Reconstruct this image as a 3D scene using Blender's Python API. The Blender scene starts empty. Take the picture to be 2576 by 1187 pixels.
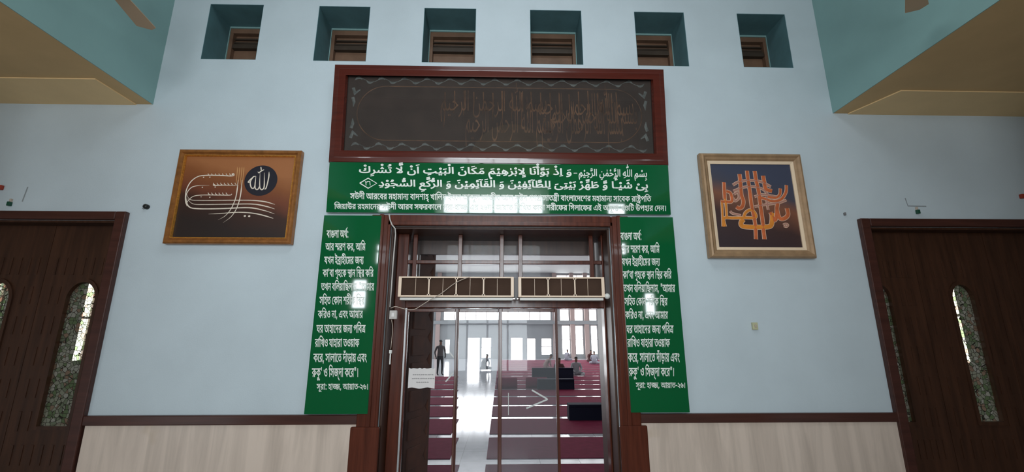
import bpy, bmesh, math, random
from mathutils import Vector, Matrix
from mathutils.geometry import delaunay_2d_cdt

random.seed(4)
scene = bpy.context.scene
COL = scene.collection

# ------------------------------------------------------------------ camera
FOCAL = 1098.0                       # focal length in pixels of a 2576 x 1187 frame
EYE = Vector((0.0, 0.0, 1.8))
RIGHT = Vector((0.99969039, -0.02488160, -0.00015106))
FWD = Vector((0.02425346, 0.97306137, 0.22926695))
UP = Vector((-0.00555753, -0.22919964, 0.97336357))
cam_data = bpy.data.cameras.new('camera')
cam_data.sensor_width = 36.0
cam_data.lens = FOCAL / 2576.0 * 36.0
cam_data.clip_end = 200
cam = bpy.data.objects.new('camera', cam_data)
cam.matrix_world = Matrix(((RIGHT.x, UP.x, -FWD.x, EYE.x), (RIGHT.y, UP.y, -FWD.y, EYE.y),
                           (RIGHT.z, UP.z, -FWD.z, EYE.z), (0, 0, 0, 1)))
COL.objects.link(cam)
scene.camera = cam

# ------------------------------------------------------------------ world, lamps, exposure
world = bpy.data.worlds.new('world')
scene.world = world
world.use_nodes = True
world.node_tree.nodes['Background'].inputs[0].default_value = (0.75, 0.88, 1.0, 1)
world.node_tree.nodes['Background'].inputs[1].default_value = 1.0
vs = scene.view_settings
scene.display_settings.display_device = 'sRGB'
vs.view_transform = 'Standard'
vs.look = 'None'
vs.exposure = 0.0
vs.gamma = 1.0
vs.use_curve_mapping = False
scene.cycles.max_bounces = 8
scene.cycles.diffuse_bounces = 4
scene.cycles.glossy_bounces = 4
scene.cycles.transparent_max_bounces = 12
scene.cycles.transmission_bounces = 4
scene.cycles.sample_clamp_indirect = 6
scene.cycles.caustics_reflective = False
scene.cycles.caustics_refractive = False

PORCH_GLOW = 18.5      # daylight in the big openings behind the photographer
FILL_GLOW = 5.5   # added unseen ceiling panel that brightens the wall centre
HALL_GLOW = 9.0       # daylight in the windows of the prayer hall


def area(name, loc, rot, sx, sy, power, color):
    l = bpy.data.lights.new(name, 'AREA')
    l.shape = 'RECTANGLE'
    l.size, l.size_y = sx, sy
    l.energy = power
    l.color = color
    o = bpy.data.objects.new(name, l)
    o.location = loc
    o.rotation_euler = rot
    COL.objects.link(o)
    return o


# area lights added under the hall ceiling to brighten the hall
area('hall_fill_near', (0, 13, 7.9), (0, 0, 0), 14, 8, 260, (0.95, 0.97, 1.0))
area('hall_fill_far', (0, 31, 7.9), (0, 0, 0), 18, 16, 1500, (0.95, 0.97, 1.0))


# ------------------------------------------------------------------ helpers
def ray(px, py):
    return RIGHT * (px - 1288.0) + FWD * FOCAL - UP * (py - 593.5)


def at(px, py, y):
    d = ray(px, py)
    return EYE + d * (y / d.y)


def atz(px, py, z):
    d = ray(px, py)
    return EYE + d * ((z - EYE.z) / d.z)


def tag(o, label=None, cat=None, group=None, kind=None):
    if label: o['label'] = label
    if cat: o['category'] = cat
    if group: o['group'] = group
    if kind: o['kind'] = kind
    return o


def empty(name, loc=(0, 0, 0), rot=(0, 0, 0)):
    o = bpy.data.objects.new(name, None)
    o.empty_display_size = 0.05
    o.location = loc
    o.rotation_euler = rot
    COL.objects.link(o)
    return o


class MB:
    """collects shapes that become ONE mesh object"""

    def __init__(self):
        self.bm = bmesh.new()

    def hexa(self, pts):
        v = [self.bm.verts.new(p) for p in pts]
        for f in ((0, 3, 2, 1), (4, 5, 6, 7), (0, 1, 5, 4), (1, 2, 6, 5), (2, 3, 7, 6), (3, 0, 4, 7)):
            self.bm.faces.new([v[i] for i in f])
        return self

    def box(self, x0, x1, y0, y1, z0, z1):
        if x0 > x1: x0, x1 = x1, x0
        if y0 > y1: y0, y1 = y1, y0
        if z0 > z1: z0, z1 = z1, z0
        return self.hexa([(x0, y0, z0), (x1, y0, z0), (x1, y1, z0), (x0, y1, z0),
                          (x0, y0, z1), (x1, y0, z1), (x1, y1, z1), (x0, y1, z1)])

    def poly(self, pts, flip=False):
        v = [self.bm.verts.new(p) for p in pts]
        self.bm.faces.new(v[::-1] if flip else v)
        return self

    def prism_y(self, pts, y0, y1):
        """outline (x, z) pushed from y0 to y1"""
        n = len(pts)
        a = [self.bm.verts.new((p[0], y0, p[1])) for p in pts]
        b = [self.bm.verts.new((p[0], y1, p[1])) for p in pts]
        self.bm.faces.new(a)
        self.bm.faces.new(b[::-1])
        for i in range(n):
            self.bm.faces.new((a[i], b[i], b[(i + 1) % n], a[(i + 1) % n]))
        return self

    def tube(self, pts, r, n=8, cap=True):
        pts = [Vector(p) for p in pts]
        rs = r if isinstance(r, (list, tuple)) else [r] * len(pts)
        rings = []
        up = None
        for i, p in enumerate(pts):
            d = (pts[min(i + 1, len(pts) - 1)] - pts[max(i - 1, 0)]).normalized()
            if up is None or abs(d.dot(up)) > 0.95:
                up = Vector((0, 0, 1)) if abs(d.z) < 0.9 else Vector((0, 1, 0))
            s = d.cross(up).normalized()
            up = s.cross(d).normalized()
            rings.append([self.bm.verts.new(p + (s * math.cos(2 * math.pi * k / n) + up * math.sin(2 * math.pi * k / n)) * rs[i])
                          for k in range(n)])
        for A, B in zip(rings, rings[1:]):
            for k in range(n):
                self.bm.faces.new((A[k], A[(k + 1) % n], B[(k + 1) % n], B[k]))
        if cap:
            self.bm.faces.new(rings[0][::-1])
            self.bm.faces.new(rings[-1])
        return self

    def lathe(self, prof, c, axis='z', n=20):
        """profile (radius, height) turned about an axis through c"""
        c = Vector(c)
        rings = []
        for r, h in prof:
            ring = []
            for k in range(n):
                a = 2 * math.pi * k / n
                u, v = r * math.cos(a), r * math.sin(a)
                p = {'z': (u, v, h), 'y': (u, h, v), 'x': (h, u, v)}[axis]
                ring.append(self.bm.verts.new(c + Vector(p)))
            rings.append(ring)
        for A, B in zip(rings, rings[1:]):
            for k in range(n):
                self.bm.faces.new((A[k], A[(k + 1) % n], B[(k + 1) % n], B[k]))
        self.bm.faces.new(rings[0][::-1])
        self.bm.faces.new(rings[-1])
        return self

    def ribbon(self, pts, w, y, t=0.0015, yn=-1):
        """brush stroke in the xz plane: points (x, z), widths, raised by t towards the viewer"""
        pts = [Vector((p[0], p[1])) for p in pts]
        n = len(pts)
        ws = w if isinstance(w, (list, tuple)) else [w] * n
        L, R = [], []
        for i, p in enumerate(pts):
            d = pts[min(i + 1, n - 1)] - pts[max(i - 1, 0)]
            if d.length < 1e-9: d = Vector((1, 0))
            d.normalize()
            nn = Vector((-d.y, d.x)) * ws[i] * 0.5
            L.append(p + nn)
            R.append(p - nn)
        f = lambda q, yy: self.bm.verts.new((q.x, yy, q.y))
        La = [f(q, y) for q in L]; Ra = [f(q, y) for q in R]
        C = [self.bm.verts.new((p.x, y + yn * t, p.y)) for p in pts]
        for i in range(n - 1):
            self.bm.faces.new((La[i], La[i + 1], C[i + 1], C[i]))
            self.bm.faces.new((C[i], C[i + 1], Ra[i + 1], Ra[i]))
        return self

    def build(self, name, m, parent=None, bevel=0, smooth=False, fix=True):
        if fix:
            bmesh.ops.recalc_face_normals(self.bm, faces=self.bm.faces)
        me = bpy.data.meshes.new(name)
        self.bm.to_mesh(me)
        self.bm.free()
        if smooth:
            for p in me.polygons: p.use_smooth = True
        me.materials.append(m)
        o = bpy.data.objects.new(name, me)
        COL.objects.link(o)
        if parent is not None: o.parent = parent
        if bevel:
            b = o.modifiers.new('bevel', 'BEVEL')
            b.width = bevel
            b.segments = 2
            b.limit_method = 'ANGLE'
        return o


def smooth_path(pts, k=6):
    """Catmull-Rom through 2-D or 3-D points"""
    P = [Vector(p) for p in pts]
    P = [P[0] * 2 - P[1]] + P + [P[-1] * 2 - P[-2]]
    out = []
    for i in range(1, len(P) - 2):
        a, b, c, d = P[i - 1:i + 3]
        for j in range(k):
            t = j / k
            out.append(0.5 * ((2 * b) + (c - a) * t + (2 * a - 5 * b + 4 * c - d) * t * t + (3 * b - a - 3 * c + d) * t ** 3))
    out.append(P[-2])
    return out


def struct(name, mb, m, **k):
    return tag(mb.build(name, m, **k), kind='structure')


# ------------------------------------------------------------------ materials
def new_mat(name):
    m = bpy.data.materials.new(name)
    m.use_nodes = True
    nt = m.node_tree
    return m, nt, nt.nodes['Principled BSDF']


def node(nt, t, **k):
    n = nt.nodes.new(t)
    for a, b in k.items():
        if a in n.inputs: n.inputs[a].default_value = b
        else: setattr(n, a, b)
    return n


def plain(name, col, rough=0.5, spec=0.5, metal=0, var=0.0, scale=6, bump=0, bscale=60, coat=0, stretch=(1, 1, 1)):
    m, nt, b = new_mat(name)
    b.inputs['Base Color'].default_value = (*col, 1)
    b.inputs['Roughness'].default_value = rough
    b.inputs['Specular IOR Level'].default_value = spec
    b.inputs['Metallic'].default_value = metal
    b.inputs['Coat Weight'].default_value = coat
    b.inputs['Coat Roughness'].default_value = 0.04
    tc = node(nt, 'ShaderNodeTexCoord')
    if var:
        mp = node(nt, 'ShaderNodeMapping'); mp.inputs['Scale'].default_value = stretch
        nt.links.new(tc.outputs['Object'], mp.inputs[0])
        nz = node(nt, 'ShaderNodeTexNoise', Scale=scale, Detail=6, Roughness=0.6)
        nt.links.new(mp.outputs[0], nz.inputs['Vector'])
        cr = node(nt, 'ShaderNodeValToRGB')
        cr.color_ramp.elements[0].position = 0.3
        cr.color_ramp.elements[1].position = 0.7
        cr.color_ramp.elements[0].color = (*[c * (1 - var) for c in col], 1)
        cr.color_ramp.elements[1].color = (*[min(1, c * (1 + var)) for c in col], 1)
        nt.links.new(nz.outputs[0], cr.inputs[0])
        nt.links.new(cr.outputs[0], b.inputs['Base Color'])
    if bump:
        n2 = node(nt, 'ShaderNodeTexNoise', Scale=bscale, Detail=4)
        nt.links.new(tc.outputs['Object'], n2.inputs['Vector'])
        bp = node(nt, 'ShaderNodeBump', Strength=bump, Distance=0.01)
        nt.links.new(n2.outputs[0], bp.inputs['Height'])
        nt.links.new(bp.outputs[0], b.inputs['Normal'])
    return m


def emit(name, col, power):
    m, nt, b = new_mat(name)
    b.inputs['Base Color'].default_value = (0.8, 0.8, 0.8, 1)
    b.inputs['Emission Color'].default_value = (*col, 1)
    b.inputs['Emission Strength'].default_value = power
    return m


def glass(name, tint=(1, 1, 1), haze=0.1, gloss=1.0, rough=0.02):
    """thin pane: clear tinted sheet, diffuse haze and a mirror layer"""
    m, nt, b = new_mat(name)
    nt.nodes.remove(b)
    out = nt.nodes['Material Output']
    tr = node(nt, 'ShaderNodeBsdfTransparent', Color=(*tint, 1))
    df = node(nt, 'ShaderNodeBsdfDiffuse', Color=(0.55, 0.57, 0.6, 1))
    gl = node(nt, 'ShaderNodeBsdfGlossy', Roughness=rough)
    m1 = node(nt, 'ShaderNodeMixShader'); m1.inputs[0].default_value = haze
    fr = node(nt, 'ShaderNodeFresnel', IOR=1.5)
    mul = node(nt, 'ShaderNodeMath', operation='MULTIPLY'); mul.inputs[1].default_value = gloss
    mul.use_clamp = True
    m2 = node(nt, 'ShaderNodeMixShader')
    L = nt.links.new
    L(tr.outputs[0], m1.inputs[1]); L(df.outputs[0], m1.inputs[2])
    L(fr.outputs[0], mul.inputs[0]); L(mul.outputs[0], m2.inputs[0])
    L(m1.outputs[0], m2.inputs[1]); L(gl.outputs[0], m2.inputs[2])
    L(m2.outputs[0], out.inputs[0])
    return m


M = {}
M['paint'] = plain('pale_blue_wall_paint', (0.55, 0.61, 0.645), 0.6, 0.3, var=0.05, scale=1.2, bump=0.08, bscale=90)
M['teal_shade'] = plain('shaded_beam_teal', (0.25, 0.40, 0.385), 0.6, 0.3, var=0.06, scale=1.5)  # wall paint with its sideways shade put into the colour
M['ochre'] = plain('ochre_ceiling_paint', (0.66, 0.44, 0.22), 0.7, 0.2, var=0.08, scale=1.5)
M['cream'] = plain('lit_soffit_cream', (0.88, 0.62, 0.33), 0.7, 0.2, var=0.05, scale=2)  # ceiling tone lightened, standing in for light on the strip
M['white_paint'] = plain('white_ceiling_paint', (0.7, 0.72, 0.72), 0.7, 0.2)
M['back'] = plain('back_wall_paint', (0.22, 0.22, 0.20), 0.7, 0.2)
M['wood'] = plain('polished_dark_red_wood', (0.085, 0.020, 0.010), 0.24, 0.35, var=0.35, scale=3, stretch=(9, 9, 0.6), coat=0.1)
M['wood_red'] = plain('varnished_mahogany', (0.085, 0.015, 0.009), 0.2, 0.5, var=0.2, scale=3, stretch=(0.6, 9, 9), coat=0.3)
M['wood_dark'] = plain('dark_brown_door_wood', (0.052, 0.020, 0.010), 0.4, 0.4, var=0.35, scale=4, stretch=(7, 7, 0.5))
M['trim_wood'] = plain('dark_trim_wood', (0.062, 0.021, 0.015), 0.35, 0.4, var=0.25, scale=4, stretch=(0.5, 7, 7))
M['shutter'] = plain('brown_shutter_wood', (0.17, 0.095, 0.06), 0.5, 0.3, var=0.2, scale=5)
M['shutter_dark'] = plain('dark_shutter_rail', (0.05, 0.035, 0.025), 0.5, 0.3, var=0.2, scale=5)
M['green'] = plain('green_enamel_sign', (0.0035, 0.10, 0.030), 0.05, 0.6, coat=1.0)
M['letter'] = plain('white_enamel_letters', (0.80, 0.80, 0.74), 0.3, 0.4)
M['alu'] = plain('cream_painted_metal', (0.80, 0.60, 0.45), 0.4, 0.4)
M['white_plastic'] = plain('white_plastic', (0.72, 0.70, 0.66), 0.4, 0.4)
M['steel'] = plain('dull_aluminium', (0.35, 0.34, 0.34), 0.4, 0.5, metal=0.7)
M['black'] = plain('black_plastic', (0.012, 0.012, 0.012), 0.4)
M['maroon'] = plain('maroon_carpet', (0.17, 0.020, 0.050), 0.9, 0.1, var=0.15, scale=8, bump=0.3, bscale=200)
M['navy'] = plain('dark_navy_cloth', (0.012, 0.014, 0.03), 0.8, 0.2)
M['gilt'] = plain('antique_gilt_frame', (0.34, 0.13, 0.035), 0.35, 0.5, metal=0.4, var=0.3, scale=20)
M['gilt_edge'] = plain('bright_gold_beading', (0.62, 0.27, 0.05), 0.3, 0.5, metal=0.5, var=0.3, scale=60)
M['oak'] = plain('pale_brown_frame', (0.36, 0.22, 0.12), 0.4, 0.4, metal=0.15, var=0.2, scale=12)
M['linen'] = plain('cream_inner_border', (0.80, 0.60, 0.42), 0.7, 0.2)
M['gold_thread'] = plain('gold_embroidery', (0.16, 0.080, 0.042), 0.6, 0.3, var=0.6, scale=7)
M['silver_thread'] = plain('grey_silver_embroidery', (0.15, 0.155, 0.14), 0.5, 0.4, var=0.5, scale=20)
M['black_cloth'] = plain('black_kaaba_cloth', (0.062, 0.040, 0.030), 0.75, 0.3, var=0.2, scale=4, bump=0.1)
M['carved'] = plain('carved_brown_timber', (0.085, 0.028, 0.014), 0.6, 0.12, var=0.3, scale=4)
M['conduit'] = plain('grey_white_conduit', (0.50, 0.45, 0.42), 0.5, 0.3)
M['paper'] = plain('white_paper', (0.78, 0.72, 0.70), 0.8, 0.1)
M['ink'] = plain('grey_ink', (0.20, 0.19, 0.19), 0.8, 0.1)
M['cable'] = plain('beige_cable', (0.50, 0.40, 0.33), 0.5, 0.3)
M['fan'] = plain('brown_fan_blade', (0.55, 0.37, 0.24), 0.5, 0.3)
M['hall_wall'] = plain('hall_grey_wall', (0.30, 0.32, 0.33), 0.6, 0.3)
M['hall_column'] = plain('hall_column_paint', (0.42, 0.33, 0.31), 0.6, 0.3)
M['hall_ceiling'] = plain('hall_ceiling_paint', (0.30, 0.31, 0.31), 0.7, 0.2)
M['skin'] = plain('brown_skin', (0.22, 0.12, 0.08), 0.6, 0.3)
M['hair'] = plain('black_hair', (0.01, 0.009, 0.008), 0.6, 0.3)
M['daylight_porch'] = emit('daylight_behind_porch', (0.86, 0.95, 1.0), PORCH_GLOW)
M['porch_fill'] = emit('added_ceiling_fill', (0.86, 0.95, 1.0), FILL_GLOW)
M['daylight_hall'] = emit('daylight_behind_hall', (0.95, 0.98, 1.0), HALL_GLOW)
M['tube'] = emit('lit_tube_lamp', (1.0, 0.98, 0.92), 6)
M['hall_glass'] = glass('clear_door_glass', (0.92, 0.93, 0.94), 0.015, 0.12)
M['haze_glass'] = glass('hazed_door_glass', (0.74, 0.75, 0.77), 0.15, 0.45)  # grey haze stands in for part of the pane's reflection
M['case_glass'] = glass('display_case_glass', (0.92, 0.92, 0.92), 0.02, 1.6)


def marble(name, base, vein, brown, rough, tile=None, vert=False):
    m, nt, b = new_mat(name)
    L = nt.links.new
    tc = node(nt, 'ShaderNodeTexCoord')
    mp = node(nt, 'ShaderNodeMapping')
    mp.inputs['Scale'].default_value = (2.6, 1, 0.22) if vert else (1, 1, 1)
    L(tc.outputs['Object'], mp.inputs[0])
    n1 = node(nt, 'ShaderNodeTexNoise', Scale=3.2, Detail=7, Roughness=0.6, Distortion=0.5)
    L(mp.outputs[0], n1.inputs['Vector'])
    c1 = node(nt, 'ShaderNodeValToRGB')
    c1.color_ramp.elements[0].position = 0.34; c1.color_ramp.elements[0].color = (*vein, 1)
    c1.color_ramp.elements[1].position = 0.60; c1.color_ramp.elements[1].color = (*base, 1)
    L(n1.outputs[0], c1.inputs[0])
    n2 = node(nt, 'ShaderNodeTexNoise', Scale=2.1, Detail=3)
    L(tc.outputs['Object'], n2.inputs['Vector'])
    c2 = node(nt, 'ShaderNodeValToRGB')
    c2.color_ramp.elements[0].position = 0.66; c2.color_ramp.elements[0].color = (0, 0, 0, 1)
    c2.color_ramp.elements[1].position = 0.80; c2.color_ramp.elements[1].color = (1, 1, 1, 1)
    L(n2.outputs[0], c2.inputs[0])
    mx = node(nt, 'ShaderNodeMixRGB'); mx.inputs[2].default_value = (*brown, 1)
    L(c2.outputs[0], mx.inputs[0]); L(c1.outputs[0], mx.inputs[1])
    last = mx
    if tile:
        br = node(nt, 'ShaderNodeTexBrick', offset=0.0)
        br.inputs['Scale'].default_value = 1 / tile
        br.inputs['Mortar Size'].default_value = 0.008
        br.inputs['Brick Width'].default_value = 1; br.inputs['Row Height'].default_value = 1
        br.inputs['Color1'].default_value = (1, 1, 1, 1); br.inputs['Color2'].default_value = (0.93, 0.93, 0.93, 1)
        br.inputs['Mortar'].default_value = (0.5, 0.5, 0.5, 1)
        L(tc.outputs['Object'], br.inputs['Vector'])
        m3 = node(nt, 'ShaderNodeMixRGB', blend_type='MULTIPLY'); m3.inputs[0].default_value = 1
        L(mx.outputs[0], m3.inputs[1]); L(br.outputs[0], m3.inputs[2])
        last = m3
    L(last.outputs[0], b.inputs['Base Color'])
    b.inputs['Roughness'].default_value = rough
    return m


M['reveal'] = plain('shaded_teal_reveal', (0.10, 0.20, 0.22), 0.6, 0.3, var=0.15, scale=4)  # shade of the recesses put into the colour
M['marble'] = marble('cream_wall_marble', (0.70, 0.56, 0.47), (0.53, 0.42, 0.35), (0.45, 0.32, 0.20), 0.35, vert=True)
M['floor_marble'] = marble('white_floor_marble', (0.52, 0.53, 0.56), (0.42, 0.43, 0.46), (0.48, 0.47, 0.46), 0.10, tile=0.6)
M['porch_floor'] = marble('porch_floor_marble', (0.37, 0.34, 0.30), (0.30, 0.27, 0.24), (0.31, 0.28, 0.23), 0.25, tile=0.6)


def pebble_glass():
    """coloured pebble-like cells with dark leading between them"""
    m, nt, b = new_mat('leaded_pebble_glass')
    nt.nodes.remove(b)
    L = nt.links.new
    out = nt.nodes['Material Output']
    tc = node(nt, 'ShaderNodeTexCoord')
    ve = node(nt, 'ShaderNodeTexVoronoi', feature='DISTANCE_TO_EDGE', Scale=31)
    vc = node(nt, 'ShaderNodeTexVoronoi', feature='F1', Scale=31)
    L(tc.outputs['Object'], ve.inputs['Vector']); L(tc.outputs['Object'], vc.inputs['Vector'])
    ramp = node(nt, 'ShaderNodeValToRGB')
    e = ramp.color_ramp.elements
    e[0].position = 0.0; e[0].color = (0.42, 0.43, 0.32, 1)
    e[1].position = 0.35; e[1].color = (0.18, 0.26, 0.12, 1)
    for p, c in ((0.5, (0.56, 0.55, 0.46, 1)), (0.7, (0.40, 0.26, 0.18, 1)), (0.85, (0.26, 0.31, 0.20, 1))):
        x = e.new(p); x.color = c
    ramp.color_ramp.interpolation = 'CONSTANT'
    sep = node(nt, 'ShaderNodeSeparateColor')
    L(vc.outputs['Color'], sep.inputs[0]); L(sep.outputs[0], ramp.inputs[0])
    tr = node(nt, 'ShaderNodeBsdfTransparent'); L(ramp.outputs[0], tr.inputs[0])
    df = node(nt, 'ShaderNodeBsdfTranslucent'); L(ramp.outputs[0], df.inputs[0])
    d2 = node(nt, 'ShaderNodeBsdfDiffuse', Color=(0.10, 0.11, 0.07, 1))
    ad = node(nt, 'ShaderNodeMixShader'); ad.inputs[0].default_value = 0.35
    L(tr.outputs[0], ad.inputs[1]); L(df.outputs[0], ad.inputs[2])
    a2 = node(nt, 'ShaderNodeMixShader'); a2.inputs[0].default_value = 0.25
    L(ad.outputs[0], a2.inputs[1]); L(d2.outputs[0], a2.inputs[2])
    lead = node(nt, 'ShaderNodeBsdfDiffuse', Color=(0.03, 0.025, 0.02, 1))
    th = node(nt, 'ShaderNodeMath', operation='LESS_THAN'); th.inputs[1].default_value = 0.05
    L(ve.outputs['Distance'], th.inputs[0])
    mx = node(nt, 'ShaderNodeMixShader')
    L(th.outputs[0], mx.inputs[0]); L(a2.outputs[0], mx.inputs[1]); L(lead.outputs[0], mx.inputs[2])
    L(mx.outputs[0], out.inputs[0])
    return m


M['pebble'] = pebble_glass()


def canvas(name, stops, rough=0.5, axis=2):
    """painted canvas: the picture's own colours change from bottom to top (generated 0..1)"""
    m, nt, b = new_mat(name)
    L = nt.links.new
    tc = node(nt, 'ShaderNodeTexCoord')
    sp = node(nt, 'ShaderNodeSeparateXYZ'); L(tc.outputs['Generated'], sp.inputs[0])
    nz = node(nt, 'ShaderNodeTexNoise', Scale=3, Detail=4); L(tc.outputs['Generated'], nz.inputs['Vector'])
    ad = node(nt, 'ShaderNodeMath', operation='MULTIPLY_ADD'); ad.inputs[1].default_value = 0.22; ad.inputs[2].default_value = -0.11
    L(nz.outputs[0], ad.inputs[0])
    mix = node(nt, 'ShaderNodeMath', operation='MULTIPLY_ADD'); mix.inputs[1].default_value = 0.28
    L(sp.outputs[0], mix.inputs[0]); L(sp.outputs[2], mix.inputs[2])
    s2 = node(nt, 'ShaderNodeMath', operation='ADD'); L(mix.outputs[0], s2.inputs[0]); L(ad.outputs[0], s2.inputs[1])
    cr = node(nt, 'ShaderNodeValToRGB')
    e = cr.color_ramp.elements
    e[0].position, e[0].color = stops[0][0], (*stops[0][1], 1)
    e[1].position, e[1].color = stops[-1][0], (*stops[-1][1], 1)
    for p, c in stops[1:-1]:
        x = e.new(p); x.color = (*c, 1)
    L(s2.outputs[0], cr.inputs[0]); L(cr.outputs[0], b.inputs['Base Color'])
    b.inputs['Roughness'].default_value = rough
    return m


M['canvas_orange'] = canvas('orange_to_umber_canvas', [(0.25, (0.022, 0.012, 0.010)), (0.50, (0.045, 0.016, 0.010)),
                                                       (0.64, (0.16, 0.042, 0.018)), (0.85, (0.24, 0.075, 0.022)), (1.1, (0.36, 0.13, 0.045))], 0.45)
M['canvas_dusk'] = canvas('dusk_blue_and_rust_canvas', [(0.1, (0.03, 0.014, 0.018)), (0.42, (0.045, 0.018, 0.016)),
                                                        (0.66, (0.20, 0.070, 0.035)), (0.84, (0.055, 0.050, 0.070)), (1.15, (0.045, 0.050, 0.085))], 0.6)
# ------------------------------------------------------------------ the setting
WT = 4.57            # back face of the front wall (front face y = 4)
NICHES = [(-3.08, -2.526), (-1.945, -1.407), (-0.835, -0.283), (0.293, 0.845), (1.417, 1.960), (2.540, 3.072)]
NZ0, NZ1 = 4.580, 5.240
DOOR = (-1.03, 1.02, 0.0, 2.825)
LD = (-5.60, -3.55, 0.0, 2.868)
RD = (3.53, 5.60, 0.0, 2.850)


def wall_cells(holes, x0, x1, z0, z1, y0, y1, mb):
    xs = sorted({x0, x1, *[h[0] for h in holes], *[h[1] for h in holes]})
    zs = sorted({z0, z1, *[h[2] for h in holes], *[h[3] for h in holes]})
    xs = [x for x in xs if x0 <= x <= x1]; zs = [z for z in zs if z0 <= z <= z1]
    solid = lambda a, b, c, d: not any(h[0] < (a + b) / 2 < h[1] and h[2] < (c + d) / 2 < h[3] for h in holes)
    S = {(i, j): solid(xs[i], xs[i + 1], zs[j], zs[j + 1]) for i in range(len(xs) - 1) for j in range(len(zs) - 1)}
    cache = {}

    def V(x, y, z):
        k = (round(x, 5), round(y, 5), round(z, 5))
        if k not in cache: cache[k] = mb.bm.verts.new((x, y, z))
        return cache[k]
    for (i, j), s in S.items():
        if not s: continue
        a, b, c, d = xs[i], xs[i + 1], zs[j], zs[j + 1]
        mb.bm.faces.new((V(a, y0, c), V(b, y0, c), V(b, y0, d), V(a, y0, d)))
        mb.bm.faces.new((V(a, y1, c), V(a, y1, d), V(b, y1, d), V(b, y1, c)))
        if not S.get((i - 1, j)): mb.bm.faces.new((V(a, y0, c), V(a, y0, d), V(a, y1, d), V(a, y1, c)))
        if not S.get((i + 1, j)): mb.bm.faces.new((V(b, y0, c), V(b, y1, c), V(b, y1, d), V(b, y0, d)))
        if not S.get((i, j - 1)): mb.bm.faces.new((V(a, y0, c), V(a, y1, c), V(b, y1, c), V(b, y0, c)))
        if not S.get((i, j + 1)): mb.bm.faces.new((V(a, y0, d), V(b, y0, d), V(b, y1, d), V(a, y1, d)))
    return mb


holes = [(a, b, NZ0, NZ1) for a, b in NICHES] + [DOOR, LD, RD]
struct('wall_front', wall_cells(holes, -9, 9, 0, 6.8, 4.0, WT, MB()), M['paint'])
struct('floor', MB().box(-9, 9, -4.0, 4.0, -0.1, 0), M['porch_floor'])
# marble wainscot panels and the wooden rail above them
for n, (a, b) in enumerate(((-3.445, -1.212), (1.203, 3.445))):
    mb = MB()
    mb.box(a, b, 3.975, 4.0, 0, 1.098)
    struct('trim_%d' % (n + 1), mb, M['marble'])
struct('trim_3', MB().box(-3.46, -1.20, 3.955, 4.0, 1.100, 1.176), M['trim_wood'], bevel=0.006)
struct('trim_4', MB().box(1.19, 3.45, 3.955, 4.0, 1.100, 1.174), M['trim_wood'], bevel=0.006)

# lowered side bays: beam side coloured as shaded, soffit strip coloured as lit, ochre ceiling beyond
struct('wall_bay_left', MB().box(-3.62, -3.466, -2.5, 4.0, 4.078, 6.8).box(-3.466, -3.458, -2.5, 4.0, 4.062, 6.8), M['teal_shade'])
struct('wall_bay_right', MB().box(3.410, 3.56, -2.5, 4.0, 4.074, 6.8).box(3.402, 3.410, -2.5, 4.0, 4.058, 6.8), M['teal_shade'])


def soffit(xa, xb, z):
    m = MB()
    q = [(xa, 3.985), (xb, 3.56), (9 * (1 if xb > 0 else -1), 3.56), (9 * (1 if xb > 0 else -1), 4.0), (xa, 4.0)]
    lo = [m.bm.verts.new((x, y, z)) for x, y in q]
    hi = [m.bm.verts.new((x, y, z + 0.012)) for x, y in q]
    m.bm.faces.new(lo); m.bm.faces.new(hi[::-1])
    for i in range(5):
        m.bm.faces.new((lo[i], lo[(i + 1) % 5], hi[(i + 1) % 5], hi[i]))
    return m


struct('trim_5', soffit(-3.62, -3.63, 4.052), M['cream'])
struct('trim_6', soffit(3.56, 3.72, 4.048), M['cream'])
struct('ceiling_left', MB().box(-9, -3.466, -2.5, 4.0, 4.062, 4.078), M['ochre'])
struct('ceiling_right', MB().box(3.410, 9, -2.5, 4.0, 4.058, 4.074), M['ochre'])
struct('ceiling', MB().box(-9, 9, -4.0, WT, 6.8, 6.95), M['white_paint'])
struct('wall_left', MB().box(-9.15, -9, -2.7, 4.0, 0, 6.8), M['paint'])
struct('wall_right', MB().box(9, 9.15, -2.7, 4.0, 0, 6.8), M['paint'])

# the wall behind the photographer with its tall bright openings
BACK_OPEN = [(-1.60, 1.15, 3.1, 4.52), (-1.5, 0.75, 0.9, 3.0), (-3.00, -2.72, 3.5, 4.05), (2.60, 3.05, 3.75, 4.12),
             (-3.50, -3.15, 2.45, 3.2), (3.40, 3.66, 2.3, 2.9), (-7.0, -6.0, 0.4, 1.3), (5.8, 6.2, 0.4, 1.0)]  # last two openings are added to light the side bays
struct('wall_back', wall_cells(BACK_OPEN, -9, 9, 0, 6.8, -4.0, -2.5, MB()), M['back'])
for n, (a, b, c, d) in enumerate(BACK_OPEN):
    yb = -3.95 if b - a > 2.1 else -2.62      # the wide openings are glazed at the outer face of the thick wall
    w = empty('window_%d' % (n + 7), (0, 0, 0)); tag(w, kind='structure')
    MB().poly([(a, yb, c), (b, yb, c), (b, yb, d), (a, yb, d)], flip=True).build('pane', M['daylight_porch'], w, fix=False)
    f = MB()
    for x in ([a, b] + ([a + (b - a) * k / 4 for k in (1, 2, 3)] if b - a > 1 else [])):
        f.box(x - 0.025, x + 0.025, yb + 0.02, yb + 0.09, c, d)
    for z in (c + 0.03, c + (d - c) * 0.62, d - 0.03):
        f.box(a, b, yb + 0.02, yb + 0.09, z - 0.025, z + 0.025)
    f.build('frame', M['wood_dark'], w)
w = empty('window_80'); tag(w, kind='structure')  # added out-of-view glowing panel, lights the middle of the wall
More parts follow.
